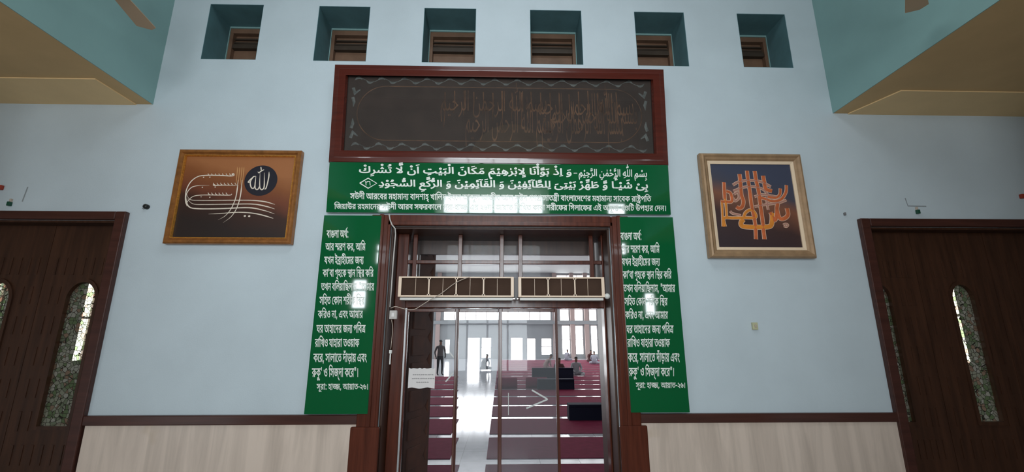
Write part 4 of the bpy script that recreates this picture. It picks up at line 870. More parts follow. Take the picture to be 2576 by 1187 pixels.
'b34':'630 622,0 -71,-105 0,0 -551,-77 0,0 425,20 -62,-46 67o,-82 85o,-78 41o,-40 0,-31 0o,-45 -24o,-24 -41o,0 -28,0 -32o,31 -44o,67 -26o,55 -6,-6 -83,-66 6o,-103 45o,-60 81o,0 58,0 54o,48 75o,78 38o,45 0,52 0o,85 -36o,80 -69o,42 -51,-16 4,-3 17o,-3 57o,0 25,0 112,53 0,23 -66',
'b35':'407 50,-82 0o,-142 81o,-113 182o,-41 153,76 20,35 -124o,83 -160o,109 -76o,73 0,47 0o,64 23o,39 42o,18 55o,0 32,0 42o,-32 69o,-58 40o,-39 0,-40 0o,-35 -34o,0 -28,0 -10o,4 -22o,5 -14,-77 -15,-6 19o,-7 36o,0 19,0 39o,39 53o,69 28o,44 0,62 0o,94 -57o,54 -102o,0 -67,0 -63o,-53 -101o,-108 -60o/717 622,0 -71,-727 0,0 71',
'b36':'655 622,0 -71,-105 0,0 -551,-77 0,-38 55o,-104 97o,-133 71o,-83 15,-23 93,52 -35,84 -16o,127 -63o,92 -79o,28 -41,-1 23o,-1 46o,0 27,0 495,53 0,23 -66/211 625,63 0o,84 -43o,42 -73o,0 -45,0 -78o,-129 -98o,-113 -13,-48 10,-18 46,84 6o,100 37o,43 57o,0 35,0 43o,-56 46o,-54 0,-50 0o,-43 -39o,0 -22,0 -14o,15 -24o,19 -10,-44 -62,-19 13o,-31 31o,-18 42o,0 27,0 35o,40 58o,78 35o',
'b369':'468 308,-34 0o,-50 12o,-48 30o,-31 27,-25 23o,-27 17o,-16 0,-16 0o,-27 -21o,0 -21,0 -18o,23 -31o,19 -18,-55 -55,-30 27o,-39 61o,0 39,0 37o,34 48o,53 24o,26 0,41 0o,58 -31o,32 -29,35 -31o,45 -27o,32 0,32 0o,38 34o,0 37,0 38o,-41 69o,-30 26,80 16,16 -14o,31 -45o,21 -57o,0 -33,0 -66o,-77 -68o/703 622,0 -71,-713 0,0 71/456 370,35 0o,48 -14o,17 -13,20 -15o,22 -45o,0 -47,0 -353,-77 0,-9 45o,-46 42o,-35 0,-27 0o,-58 -8o,-63 -9o,-38 0,-29 0o,-68 14o,-62 40o,-40 76o,0 62,0 21o,6 50o,4 19,77 -12,-4 -15o,-5 -36o,0 -26,0 -52o,39 -51o,57 -16o,25 0,29 0o,58 9o,57 8o,25 0,32 0o,56 -25o,19 -30,0 240,0 26o,-9 27o,-10 8,-8 7o,-25 7o,-18 0,-26 0o,-47 -20o,-37 -31o,-22 -35o,0 -16,0 -13o,18 -21o,31 0,13 0o,17 2o,10 1,7 -69,-10 -3o,-30 -5o,-23 0,-28 0o,-51 21o,-32 43o,0 34,0 30o,34 63o,60 53o,78 32o',
'b37':'613 622,0 -71,-454 0,0 -298,-14 20,40 45o,102 78o,120 65o,68 25,65 -64,-19 -35o,-23 -66o,-11 -72o,0 -44,0 -49o,16 -90o,19 -56,-75 -17,-18 58o,-20 111o,0 60,0 41o,12 72o,21 57o,11 18,12 -5,-57 -23o,-108 -66o,-104 -86o,-55 -55,-59 40,0 336,-92 0,0 71',
'b385':'885 622,0 -71,-454 0,0 -298,-14 20,40 45o,102 78o,120 65o,68 25,65 -64,-19 -35o,-23 -66o,-11 -72o,0 -44,0 -49o,16 -90o,19 -56,-75 -17,-18 58o,-20 111o,0 60,0 41o,12 72o,21 57o,11 18,12 -5,-57 -23o,-108 -66o,-105 -86o,-54 -55,-44 0,0 376,-379 0,0 71/401 606,-1 -431,-46 0,-36 47o,-89 60o,-100 36o,-55 8,-38 90,52 25o,108 45o,108 39o,50 14,0 66/354 500,22 -29,-44 -12o,-92 -31o,-89 -35o,-42 -19,-4 14,50 -8o,83 -29o,78 -47o,42 -36,-1 19o,-3 49o,0 15',
'b39':'614 622,0 -71,-105 0,0 -551,-77 0,0 243,16 -56,-33 46o,-78 74o,-82 44o,-39 0,-37 0o,-51 -39o,0 -38,0 -30o,42 -43o,44 -17,-38 -71,-61 25o,-69 85o,0 54,0 49o,47 65o,73 32o,38 0,52 0o,86 -36o,75 -62o,34 -41,-14 -4,-3 23o,-2 45o,0 23,0 180,-442 0,0 71',
'b40':'726 622,0 -71,-105 0,0 -551,-77 0,0 396,22 -64,-41 60o,-68 85o,-61 54o,-62 25o,-36 0,-40 0o,-65 -30o,-54 -50o,-23 -29,-8 -2,16 10o,31 10o,19 0,58 0o,54 -63o,0 -46,0 -11o,-2 -20o,-2 -5,-17 6,12 13o,22 24o,25 24o,13 13,124 116,49 -53,-284 -268,-59 55,82 78,-36 -43,-30 -23,15 17o,21 39o,0 25,0 25o,-30 30o,-29 0,-16 0o,-30 -8o,-16 -10,-76 72,40 53o,84 79o,92 45o,53 0,56 0o,90 -42o,84 -83o,46 -63,-18 5,-3 24o,-2 56o,0 32,0 130,53 0,23 -66',
'b41':'848 622,0 -71,-718 0,-16 9,42 -10o,85 -44o,73 -51o,22 -23,5 -56,-36 -16o,-79 -38o,-73 -38o,-28 -19,-11 17,78 -16o,118 -50o,94 -70o,43 -47,-1 17o,-1 36o,0 19,0 339,13 0,55 0o,103 -18o,89 -42o,34 -36,24 -25o,29 -63o,0 -38,0 -33o,-27 -59o,-60 -38o,-50 0,-15 0o,-29 2o,-14 3,5 71,6 -1o,18 -1o,10 0,49 0o,29 38o,0 26,0 51o,-103 78o,-89 9,0 -434,-77 0,-41 56o,-99 84o,-131 57o,-90 15,-36 91,31 21o,68 38o,71 36o,34 16,-38 29o,-99 45o,-67 14,31 68,2 -19,-91 0,0 71',
'b42':'606 622,0 -71,-105 0,0 -551,-77 0,-30 60o,-105 101o,-136 70o,-77 12,-39 96,96 58o,205 94o,109 33,-23 -42,0 69,-434 0,0 71/424 474,21 -28,-76 -25o,-168 -73o,-71 -44,54 -12o,122 -58o,104 -88o,28 -58,-9 0,-2 23o,-3 46o,0 32',
'b430':'346 616,100 0o,106 -85o,0 -78,0 -47o,-39 -70o,-67 -46o,-83 -23o,-44 0,-55 0o,-89 37o,-53 75o,0 57,0 45o,38 67o,65 45o,80 23o/350 554,-43 0o,-69 -28o,-40 -52o,0 -38,0 -46o,66 -55o,60 0,41 0o,69 30o,42 55o,0 37,0 47o,-64 50o/205 549,83 -30o,152 -93o,58 -55,-34 -58,-62 59o,-158 97o,-86 30/651 622,0 -71,-171 0,-129 18,-100 -14,-34 -1o,-69 -3o,-35 0,-123 0,0 71/469 622,-1 41o,-37 36o,-42 0,-87 0,-65 0o,-71 18o,-25 19,-27 20o,-27 63o,0 40,0 13o,3 25o,2 15,74 -5,-2 -11o,-2 -17o,0 -10,0 -22o,9 -34o,10 -11,14 -16o,53 -15o,49 0,71 0,53 0o,62 -16o,22 -21,17 -16o,18 -55o,1 -41/377 -12,-87 0o,-95 81o,0 70,0 37o,43 63o,79 53o,54 23,92 -12,-67 -36o,-85 -53o,-39 -48o,0 -30,0 -31o,30 -34o,50 -12o,29 0,42 0o,61 23o,33 37o,0 20,0 16o,-18 22o,-20 13,49 56,40 -23o,30 -47o,0 -29,0 -42o,-53 -73o,-98 -44o/542 -234,-75 0,-13 44o,-51 42o,-38 0,-25 0o,-51 -8o,-52 -9o,-27 0,-30 0o,-60 18o,-49 42o,-30 73o,0 54,0 28o,8 51o,4 13,77 -10,-4 -19o,-7 -43o,0 -22,0 -43o,24 -49o,42 -21o,27 0,24 0o,41 9o,43 8o,24 0,35 0o,64 -24o,22 -30,0 88,0 15o,1 30o,1 15,75 55',
'b437':'500 305,-70 0o,-93 68o,-25 64,12 2,-7 -32o,-31 -64o,-51 -43o,-38 0,-29 0o,-51 21o,-51 51o,-29 45,61 36,29 -49o,37 -28o,22 0,24 0o,37 32o,22 76o,2 67,69 0,8 -37o,26 -65o,39 -50o,53 -28o,35 0,35 0o,37 37o,0 34,0 38o,-41 69o,-29 26,80 16,16 -14o,31 -45o,20 -57o,0 -33,0 -70o,-80 -67o/731 622,0 -71,-741 0,0 71/455 319,54 0o,76 -28o,46 -45o,21 -52o,0 -25,0 -34o,-25 -52o,-49 -37o,-68 -23o,-44 -5,3 25,38 -9o,78 -30o,79 -39o,39 -25,-36 -57,-48 32o,-92 47o,-93 34o,-98 25o,-54 9,13 70,33 -10o,60 -9o,37 0,82 0o,68 47o,0 40,0 42o,-61 45o,-50 0,-43 0o,-36 -29o,0 -26,0 -8o,4 -17o,2 -6,-73 -15,-4 14o,-7 32o,0 13,0 34o,37 47o,67 25o',
'b44':'632 622,0 -71,-105 0,0 -551,-77 0,0 135,18 -53,-35 53o,-71 90o,-79 56o,-47 0,-37 0o,-51 -38o,0 -38,0 -33o,48 -45o,47 -16,-25 -77,-54 19o,-67 54o,-31 65o,0 36,0 48o,47 64o,73 33o,37 0,60 0o,91 -44o,69 -74o,28 -46,-17 -3,-2 23o,-2 47o,0 25,0 270,-460 0,0 71/299 323,0 -6o,-1 -12o,-1 -6,-76 23,-2 58o,-36 70o,-78 37o,-67 7,13 72,46 -13,48 -4o,75 -31o,52 -56o,27 -83o',
'b441':'500 300,-70 0o,-93 75o,-25 62,12 2,-7 -32o,-31 -64o,-51 -43o,-38 0,-29 0o,-51 21o,-51 51o,-29 45,61 36,29 -49o,37 -28o,22 0,24 0o,37 32o,22 76o,2 67,69 0,8 -37o,26 -65o,39 -50o,53 -28o,35 0,35 0o,37 37o,0 34,0 38o,-41 69o,-29 26,80 16,16 -14o,31 -45o,20 -57o,0 -33,0 -67o,-80 -75o/989 622,0 -71,-105 0,0 -551,-77 0,0 75,2 42,-1 24o,-1 49o,0 25,0 336,-817 0,0 71/580 231,-1 32o,-31 37o,-24 12,71 35,16 -10o,27 -32o,16 -46o,0 -32/603 235,52 0o,85 -40o,74 -70o,34 -46,-26 -67,-31 43o,-67 69o,-72 41o,-41 0,-22 0o,-26 -21o,0 -17,0 -20o,28 -23o,27 -10,-35 -69,-46 18o,-54 62o,0 42,0 53o,72 55o',
'b45':'636 622,0 -71,-105 0,0 -551,-77 0,-42 56o,-102 85o,-134 58o,-92 13,-36 91,31 21o,68 38o,71 36o,34 16,-38 29o,-99 45o,-67 14,31 68,2 -19,-91 0,0 71/454 551,-319 0,-21 9,42 -10o,85 -44o,73 -51o,22 -23,5 -56,-36 -16o,-79 -38o,-73 -38o,-28 -19,-12 15,86 -12o,129 -56o,100 -80o,42 -49,-13 -4,-1 21o,-2 49o,0 22',
'b450':'356 622,0 -71,-20 0,-31 -7o,-72 -47o,-64 -75o,-41 -100o,0 -60,0 -72o,43 -85o,64 -36o,32 0,25 0o,34 10o,22 13,35 -61,-26 -20o,-62 -16o,-32 0,-63 0o,-96 66o,-55 119o,0 80,0 77o,49 121o,79 90o,92 59o,43 15',
'b454':'813 622,0 -71,-312 0,0 -263,-3 -14,2 -19o,1 -40o,0 -20,0 -195,-77 0,-30 60o,-105 101o,-136 70o,-77 12,-39 96,96 58o,205 94o,109 33,-23 -42,0 69,-434 0,0 71/424 474,21 -28,-76 -25o,-168 -73o,-71 -44,54 -12o,122 -58o,104 -88o,28 -58,-9 0,-2 23o,-3 46o,0 32/638 164,-37 0o,-66 30o,-54 68o,-20 55,37 68,15 -53o,39 -67o,48 -32o,28 0,23 0o,40 29o,0 36,0 21o,-18 36o,-42 27o,-36 7,15 74,42 -8o,71 -41o,44 -66o,0 -49,0 -61o,-70 -74o/185 -6,-25 0o,-35 32o,0 26,0 26o,35 34o,25 0,25 0o,35 -34o,0 -26,0 -26o,-35 -32o',
'b46':'606 622,0 -71,-105 0,0 -551,-77 0,-30 60o,-105 101o,-136 70o,-77 12,-39 96,96 58o,205 94o,109 33,-23 -42,0 69,-434 0,0 71/424 474,21 -28,-76 -25o,-168 -73o,-71 -44,54 -12o,122 -58o,104 -88o,28 -58,-9 0,-2 23o,-3 46o,0 32/185 -6,-25 0o,-35 32o,0 26,0 26o,35 34o,25 0,25 0o,35 -34o,0 -26,0 -26o,-35 -32o',
'b47':'741 622,0 -71,-105 0,0 -551,-77 0,0 335,6 -26,-22 32o,-49 38o,-29 0,-15 0o,-31 -11o,-21 -30o,0 -31,0 -11o,1 -17o,1 -8,-65 -5,-4 41o,-36 57o,-52 30o,-30 0,-27 0o,-38 -21o,-20 -35o,0 -22,0 -40o,59 -56o,54 -19,-27 -74,-48 15o,-76 52o,-44 76o,0 50,0 45o,44 65o,74 36o,44 0,53 0o,76 -39o,32 -43,-15 -1,10 33o,57 35o,31 0,36 0o,52 -28o,31 -26,-9 -15,-1 21o,-2 42o,0 22,0 84,-569 0,0 71',
'b48':'687 622,0 -71,-105 0,0 -551,-77 0,0 512,5 20,-3 17o,-2 36o,0 22,0 81,53 0,24 -66/361 629,39 0o,66 -30o,52 -54o,16 -36,-4 -105,-31 72o,-84 80o,-52 0,-39 0o,-48 -43o,0 -42,0 -40o,65 -51o,72 -3,-7 -77,-66 4o,-85 46o,-40 75o,0 49,0 53o,42 69o,67 33o/77 629,42 0o,75 -34o,48 -74o,0 -60,0 -41o,-40 -74o,-83 -46o,-65 0,-6 77,51 1o,58 27o,24 42o,0 21,0 41o,-52 47o,-53 0,-18 0o,-35 -5o,-24 -6,-8 75,25 5o,39 4o',
'b492':'276 622,0 -71,-105 0,0 -551,-77 0,0 551,-104 0,0 71,92 0,-16 19o,-33 44o,-13 21,40 59o,93 96o,125 56o,87 0,65 0o,115 -25o,110 -48o,112 -66o,61 -42,-40 -56,-64 42o,-103 62o,-94 40o,-95 20o,-56 0,-69 0o,-98 -40o,-72 -68o,-30 -43,7 -15o,28 -36o,18 -20',
'b5':'42 861,-4 -50o,-39 -80o,-73 -46o,-57 0,-58 0o,-76 46o,-40 79o,-5 50,69 9,5 -55o,48 -63o,53 0,50 0o,52 61o,5 58/-90 830,0 -20o,-25 -22o,-19 0,-22 0o,-22 25o,0 20,0 16o,21 24o,22 0,23 0o,22 -22o',
'b50':'692 622,0 -71,-105 0,0 -551,-77 0,0 353,23 -63,-31 41o,-45 44o,-21 0,-14 0o,-24 -16o,-30 -45o,-25 -46,-27 -49o,-44 -63o,-49 -29o,-35 0,-27 0o,-49 22o,-49 51o,-28 44,61 37,27 -48o,36 -30o,21 0,17 0o,31 21o,37 52o,24 45,23 33,26 54o,48 41o,29 0,33 0o,53 -37o,35 -38,-20 -1,-4 23o,-2 41o,0 21,0 93,-520 0,0 71/271 271,-10 68o,-21 80o,-26 22,-25 23o,-86 23o,-65 8,15 76,54 -20,57 -9o,76 -28o,47 -45o,24 -66o,4 -47',
'b51':'242 500,79 0o,97 -53o,46 -81o,0 -41,0 -82o,-115 -96o,-113 -6,10 11,45 -13o,100 -48o,102 -63o,47 -38,-46 -53,-62 46o,-103 67o,-100 50o,-112 38o,-71 16,15 69,35 -10o,65 -9o,46 0,71 0o,77 34o,30 54o,0 28,0 53o,-78 57o,-60 0,-36 0o,-44 -14o,-19 -27o,0 -19,0 -8o,4 -17o,2 -7,-73 -15,-5 15o,-6 33o,0 13,0 37o,44 52o,77 27o/175 465,-5 32o,-50 49o,-47 10,24 45,46 -12,56 -22o,51 -56o,4 -43/540 622,0 -71,-550 0,0 71',
'b520':'843 622,0 -71,-405 0,0 -346,0 -44o,10 -36o,7 -8,18 -21o,37 0,39 0o,70 38o,26 28,29 31o,31 70o,0 36,0 32o,-32 33o,-37 0,-12 0o,-28 -4o,-13 -3,-11 71,19 5o,41 6o,23 0,37 0o,58 -28o,33 -60o,0 -48,0 -59o,-58 -111o,-44 -38,-37 -32o,-87 -39o,-52 0,-37 0o,-53 22o,-17 17,-16 19o,-21 54o,0 55,0 360,-105 0,0 71/661 622,-1 41o,-43 32o,-44 0,-86 0,-65 0o,-71 18o,-25 19,-27 20o,-27 63o,0 40,0 13o,3 26o,2 15,74 -5,-2 -11o,-2 -19o,0 -10,0 -22o,9 -34o,10 -11,14 -16o,53 -17o,49 0,28 0,17 0o,46 -4o,70 -13o,52 -13,17 -16o,20 -55o,1 -41/276 622,0 -71,-105 0,0 -551,-77 0,0 551,-104 0,0 71,92 0,-16 19o,-33 42o,-13 21,34 59o,78 97o,106 57o,75 0,71 0o,121 -44o,121 -82o,69 -57,-40 -46,-52 41o,-87 59o,-76 39o,-74 19o,-41 0,-55 0o,-80 -39o,-59 -69o,-25 -45,8 -15o,28 -36o,18 -20',
'b54':'276 622,0 -71,-105 0,0 -551,-77 0,0 469,-12 34o,-47 48o,-37 0,-8 0,0 71,15 0,24 0o,52 -31o,16 -32,-1 5o,-2 36o,0 13,0 75,54 0,22 -66',
'b55':'276 622,0 -71,-105 0,0 -551,-77 0,0 551,-104 0,0 71,92 0,-16 19o,-33 42o,-13 21,34 59o,78 97o,106 57o,75 0,53 0o,97 -26o,94 -49o,96 -69o,52 -42,-42 -54,-69 56o,-111 74o,-101 37o,-57 0,-55 0o,-81 -38o,-59 -68o,-24 -45,8 -15o,28 -36o,18 -20',
'b56':'276 551,-105 0,0 -551,-77 0,0 551,-104 0,0 71,104 0,-4 65o,-59 88o,-95 51o,-121 22o,-67 0,-59 0o,-85 -13o,-46 -24o,0 -19,0 -19o,48 -10o,29 0,96 0,53 0o,62 -18o,19 -20,19 -19o,16 -52o,0 -39,-67 0,-1 24o,-10 31o,-11 8,-10 8o,-29 6o,-26 0,-99 0,-41 0o,-62 11o,-20 10,-25 14o,-20 40o,0 22,0 58o,130 70o,133 0,203 0o,219 -143o,10 -152,102 0',
'b57':'-286 -266,-27 0o,-64 23o,-45 50o,0 42,0 51o,78 61o,70 0,62 0o,115 -45o,119 -80o,67 -53,-45 -54,-67 56o,-110 74o,-98 38o,-48 0,-36 0o,-36 -28o,0 -22,0 -28o,39 -23o,26 0,37 0o,45 31o,24 46o,8 49o,0 19,0 67,77 0,0 -53,0 -28o,-13 -75o,-39 -71o,-76 -47o',
'b58':'-177 -241,-30 0o,-61 21o,-40 46o,0 37,0 50o,80 50o,56 1,0 44,77 0,0 -64,-33 -46,-7 1o,-19 1o,-11 0,-34 0o,-36 -20o,0 -20,0 -19o,32 -20o,24 0,42 0o,68 40o,31 37,45 -20o,111 -64o,45 -32,-42 -53,-37 28o,-76 46o,-30 14,-20 -18o,-48 -26o,-55 -14o',
'b589':'140 471,-25 258,111 0,-25 -258/316 471,-25 258,110 0,-25 -258',
'b59':'-355 -80,39 19o,82 36o,86 35o,43 15,26 -66,-35 -11o,-72 -24o,-65 -25o,-26 -13,-13 12,77 -7o,118 -34o,92 -46o,38 -25,-36 -57,-52 33o,-100 45o,-107 27o,-61 6',
'b592':'140 471,-25 258,111 0,-25 -258',
'b597':'190 116,7 -11,-9 -35o,-27 -76o,-31 -76o,-17 -37,-67 0,15 59o,25 124o,7 52',
'b598':'49 338,242 0,0 -82,-242 0',
'b6':'123 314,63 -38o,113 -105o,93 -120o,32 -59,-65 -33,-41 63o,-81 101o,-97 86o,-67 41/78 486,0 41o,37 61o,64 34o,40 0,40 0o,64 -34o,37 -61o,0 -41,0 -41o,-37 -62o,-64 -34o,-40 0,-40 0o,-64 34o,-37 61o/147 486,0 -34o,41 -38o,31 0,32 0o,40 39o,0 33,0 34o,-40 37o,-32 0,-31 0o,-41 -39o',
'b61':'356 622,0 -71,-20 0,-31 -7o,-72 -47o,-64 -75o,-41 -100o,0 -60,0 -72o,43 -85o,64 -36o,32 0,25 0o,34 10o,22 13,35 -61,-26 -20o,-62 -16o,-31 0,-63 0o,-97 66o,-55 119o,0 80,0 82o,62 133o,105 92o,64 21,-64 -33,-18 -2o,-42 -2o,-26 0,-140 0,0 71',
'b611':'147 414,-26 0o,-36 32o,0 36,0 38o,36 30o,26 0,26 0o,36 -30o,0 -38,0 -36o,-36 -32o/147 -14,-26 0o,-36 32o,0 36,0 38o,36 30o,26 0,26 0o,36 -30o,0 -38,0 -36o,-36 -32o',
'b641':'194 0,0 622,81 0,0 -622',
'b65':'-134 -17,246 -197,-43 -54,-255 187',
'b68':'722 622,0 -71,-366 0,0 -179,0 -29o,18 -27o,19 0,19 0o,41 24o,48 52o,28 41,60 9,32 -47o,35 -100o,0 -50,0 -63o,-55 -100o,-107 -58o,-77 0,-66 0o,-114 46o,-96 103o,-80 169o,-32 123,76 20,36 -139o,87 -169o,112 -77o,73 0,80 0o,87 80o,0 63,0 45o,-25 64o,-20 21,46 19,-30 -51o,-63 -66o,-63 -33o,-31 0,-23 0o,-40 13o,-14 13,-16 14o,-22 51o,0 60,0 158,-289 0,0 71/363 -149,-25 0o,-35 32o,0 26,0 26o,35 34o,25 0,25 0o,35 -34o,0 -26,0 -26o,-35 -32o',
'b70':'636 622,0 -71,-105 0,0 -551,-77 0,-42 56o,-102 85o,-134 58o,-92 13,-36 91,31 21o,68 38o,71 36o,34 16,-38 29o,-99 45o,-67 14,31 68,2 -19,-91 0,0 71/454 551,-319 0,-21 9,42 -10o,85 -44o,73 -51o,22 -23,5 -56,-36 -16o,-79 -38o,-73 -38o,-28 -19,-12 15,86 -12o,129 -56o,100 -80o,42 -49,-13 -4,-1 21o,-2 49o,0 22/180 -6,-25 0o,-35 32o,0 26,0 26o,35 34o,25 0,25 0o,35 -34o,0 -26,0 -26o,-35 -32o',
'b77':'127 539,0 22o,21 44o,22 26,63 -35,-12 -13o,-10 -23o,0 -11,0 -14o,16 -18o,45 -13o,44 -9,104 -19o,80 -79o,0 -62,0 -66o,-111 -94o,-100 -7,-10 0o,-20 4o,-10 3,40 9,44 -15o,90 -47o,88 -59o,42 -35,-46 -54,-59 49o,-101 67o,-99 45o,-112 34o,-71 16,15 71,35 -10o,72 -13o,54 0,101 0o,79 54o,0 45,0 25o,-23 35o,-56 25o,-52 10,-58 12o,-72 30o,-33 42o',
'b8':'903 622,0 -71,-105 0,0 -551,-77 0,-29 59o,-86 89o,-49 32,25 66,38 -22o,82 -76o,22 -39,-1 15o,-1 26o,-1 28o,0 16,0 357,-731 0,0 71/376 91,-68 0o,-124 64o,-109 153o,-46 134,73 24,36 -104o,79 -133o,98 -62o,63 0,55 0o,67 35o,30 61o,0 37,0 58o,-63 72o,-47 0,-33 0o,-34 -29o,0 -29,0 -7o,4 -24o,4 -10,-76 -15,-7 21o,-7 35o,0 16,0 37o,41 50o,65 25o,36 0,59 0o,86 -53o,48 -92o,0 -61,0 -54o,-50 -93o,-102 -56o/344 465,-5 32o,-49 49o,-47 10,24 45,45 -12,57 -22o,50 -56o,4 -43',
'b81':'347 39,-52 0o,-94 39o,-82 93o,-70 160o,-28 121,75 23,21 -99o,50 -137o,59 -85o,73 -39o,43 0,65 0o,76 78o,0 78,0 44o,-25 60o,-9 16,40 1,-17 -44o,-44 -61o,-55 -30o,-33 0,-21 0o,-35 12o,-14 13,-15 14o,-20 50o,0 54,0 51,0 25o,-10 28o,-29 12o,-30 1,9 76,41 -1o,54 -16o,16 -16,14 -15o,12 -44o,0 -30,0 -92,0 -25o,16 -26o,20 0,16 0o,31 18o,32 47o,16 45,56 14,19 -25o,26 -63o,15 -66o,0 -30,0 -65o,-45 -104o,-94 -60o',
'b9':'898 622,0 -71,-100 0,0 -551,-77 0,-29 59o,-86 89o,-49 32,25 66,38 -22o,82 -76o,22 -39,-1 15o,-1 26o,-1 28o,0 16,0 357,-731 0,0 71/376 91,-68 0o,-124 64o,-109 153o,-46 134,73 24,36 -104o,79 -133o,98 -62o,63 0,55 0o,67 35o,30 60o,0 38,0 58o,-63 72o,-47 0,-33 0o,-34 -29o,0 -29,0 -7o,4 -24o,4 -10,-76 -15,-7 21o,-7 35o,0 16,0 37o,41 50o,65 25o,36 0,59 0o,86 -53o,48 -92o,0 -61,0 -54o,-50 -93o,-102 -56o/344 465,-5 32o,-49 49o,-47 10,24 45,45 -12,57 -22o,50 -56o,4 -43/1168 622,0 -71,-105 0,0 -551,-77 0,0 479,-17 39o,-43 33o,-29 0,-10 0,0 71,10 0,28 0o,49 -31o,16 -32,-1 5o,-3 36o,0 13,0 75,53 0,23 -66',
}
SIDE_LINES = [
'4674|b42,0,0 b54,596,0 b24,862,0 b47,1585,0 b54,2316,0 b8,2842,0 b36,3735,0 b131,4319,0 b611,4380,0',
'8441|b9,0,0 b46,1158,0 b441,2014,0 b46,2993,0 b34,3589,0 b20,4469,0 b46,5276,0 b597,5872,0 b9,6395,0 b55,7553,0 b44,7819,0',
'8041|b45,0,0 b21,626,0 b39,1322,0 b10,2186,0 b226,2716,0 b54,3379,0 b51,3645,0 b56,4175,0 b61,4441,0 b44,4787,0 b46,5409,0 b27,6265,0 b39,7182,0 b202,7786,0',
'10483|b20,0,0 b54,807,0 b592,1073,0 b42,1399,0 b54,1995,0 b22,2521,0 b59,3177,0 b51,3177,0 b61,3707,0 b20,4053,0 b437,5120,0 b54,5841,0 b39,6107,0 b492,6971,0 b437,7237,0 b46,7958,0 b20,8814,0 b55,9621,0 b46,9887,0',
'10991|b35,0,0 b21,707,0 b39,1403,0 b42,2267,0 b492,2863,0 b47,3129,0 b70,3860,0 b54,4486,0 b55,4752,0 b26,5018,0 b47,5705,0 b54,6436,0 b44,6702,0 b597,7324,0 b589,7847,0 b9,8349,0 b44,9507,0 b54,10129,0 b46,10395,0',
'8917|b50,0,0 b55,682,0 b51,948,0 b35,1478,0 b450,2445,0 b20,2791,0 b54,3598,0 b39,3864,0 b48,4728,0 b46,5405,0 b56,6001,0 b20,6267,0 b492,7334,0 b437,7600,0 b46,8321,0',
'8754|b20,0,0 b55,807,0 b46,1073,0 b18,1669,0 b39,2667,0 b54,3271,0 b597,3537,0 b16,4060,0 b42,4818,0 b6,5414,0 b9,6112,0 b44,7270,0 b54,7892,0 b46,8158,0',
'9390|b23,0,0 b46,631,0 b35,1487,0 b54,2194,0 b51,2460,0 b54,2990,0 b61,3256,0 b37,3602,0 b46,4205,0 b27,5061,0 b39,5978,0 b202,6582,0 b40,7097,0 b55,7813,0 b42,8079,0 b219,8675,0',
'8807|b46,0,0 b54,596,0 b55,862,0 b21,1128,0 b18,1824,0 b45,2822,0 b54,3448,0 b51,3714,0 b54,4244,0 b46,4510,0 b54,5106,0 b35,5632,0 b18,6339,0 b70,7077,0 b54,7703,0 b41,7969,0',
'10055|b20,0,0 b61,807,0 b46,1153,0 b597,1749,0 b50,2272,0 b54,2954,0 b47,3220,0 b54,3951,0 b61,4217,0 b35,4563,0 b37,5530,0 b5,6009,0 b54,6133,0 b68,6399,0 b54,7111,0 b70,7377,0 b16,8263,0 b42,9021,0 b6,9617,0',
'8818|b454,0,0 b20,803,0 b57,1390,0 b592,1610,0 b18,2196,0 b55,3194,0 b50,3460,0 b27,4142,0 b65,5071,0 b37,5059,0 b54,5662,0 b20,6188,0 b61,6995,0 b46,7341,0 b589,7937,0 b641,8439,0',
'9400|b50,0,0 b58,682,0 b46,682,0 b54,1278,0 b611,1544,0 b51,2098,0 b54,2628,0 b317,2894,0 b597,4217,0 b9,4740,0 b70,5898,0 b54,6524,0 b35,6790,0 b598,7497,0 b77,7837,0 b81,8429,0 b641,9021,0',
]
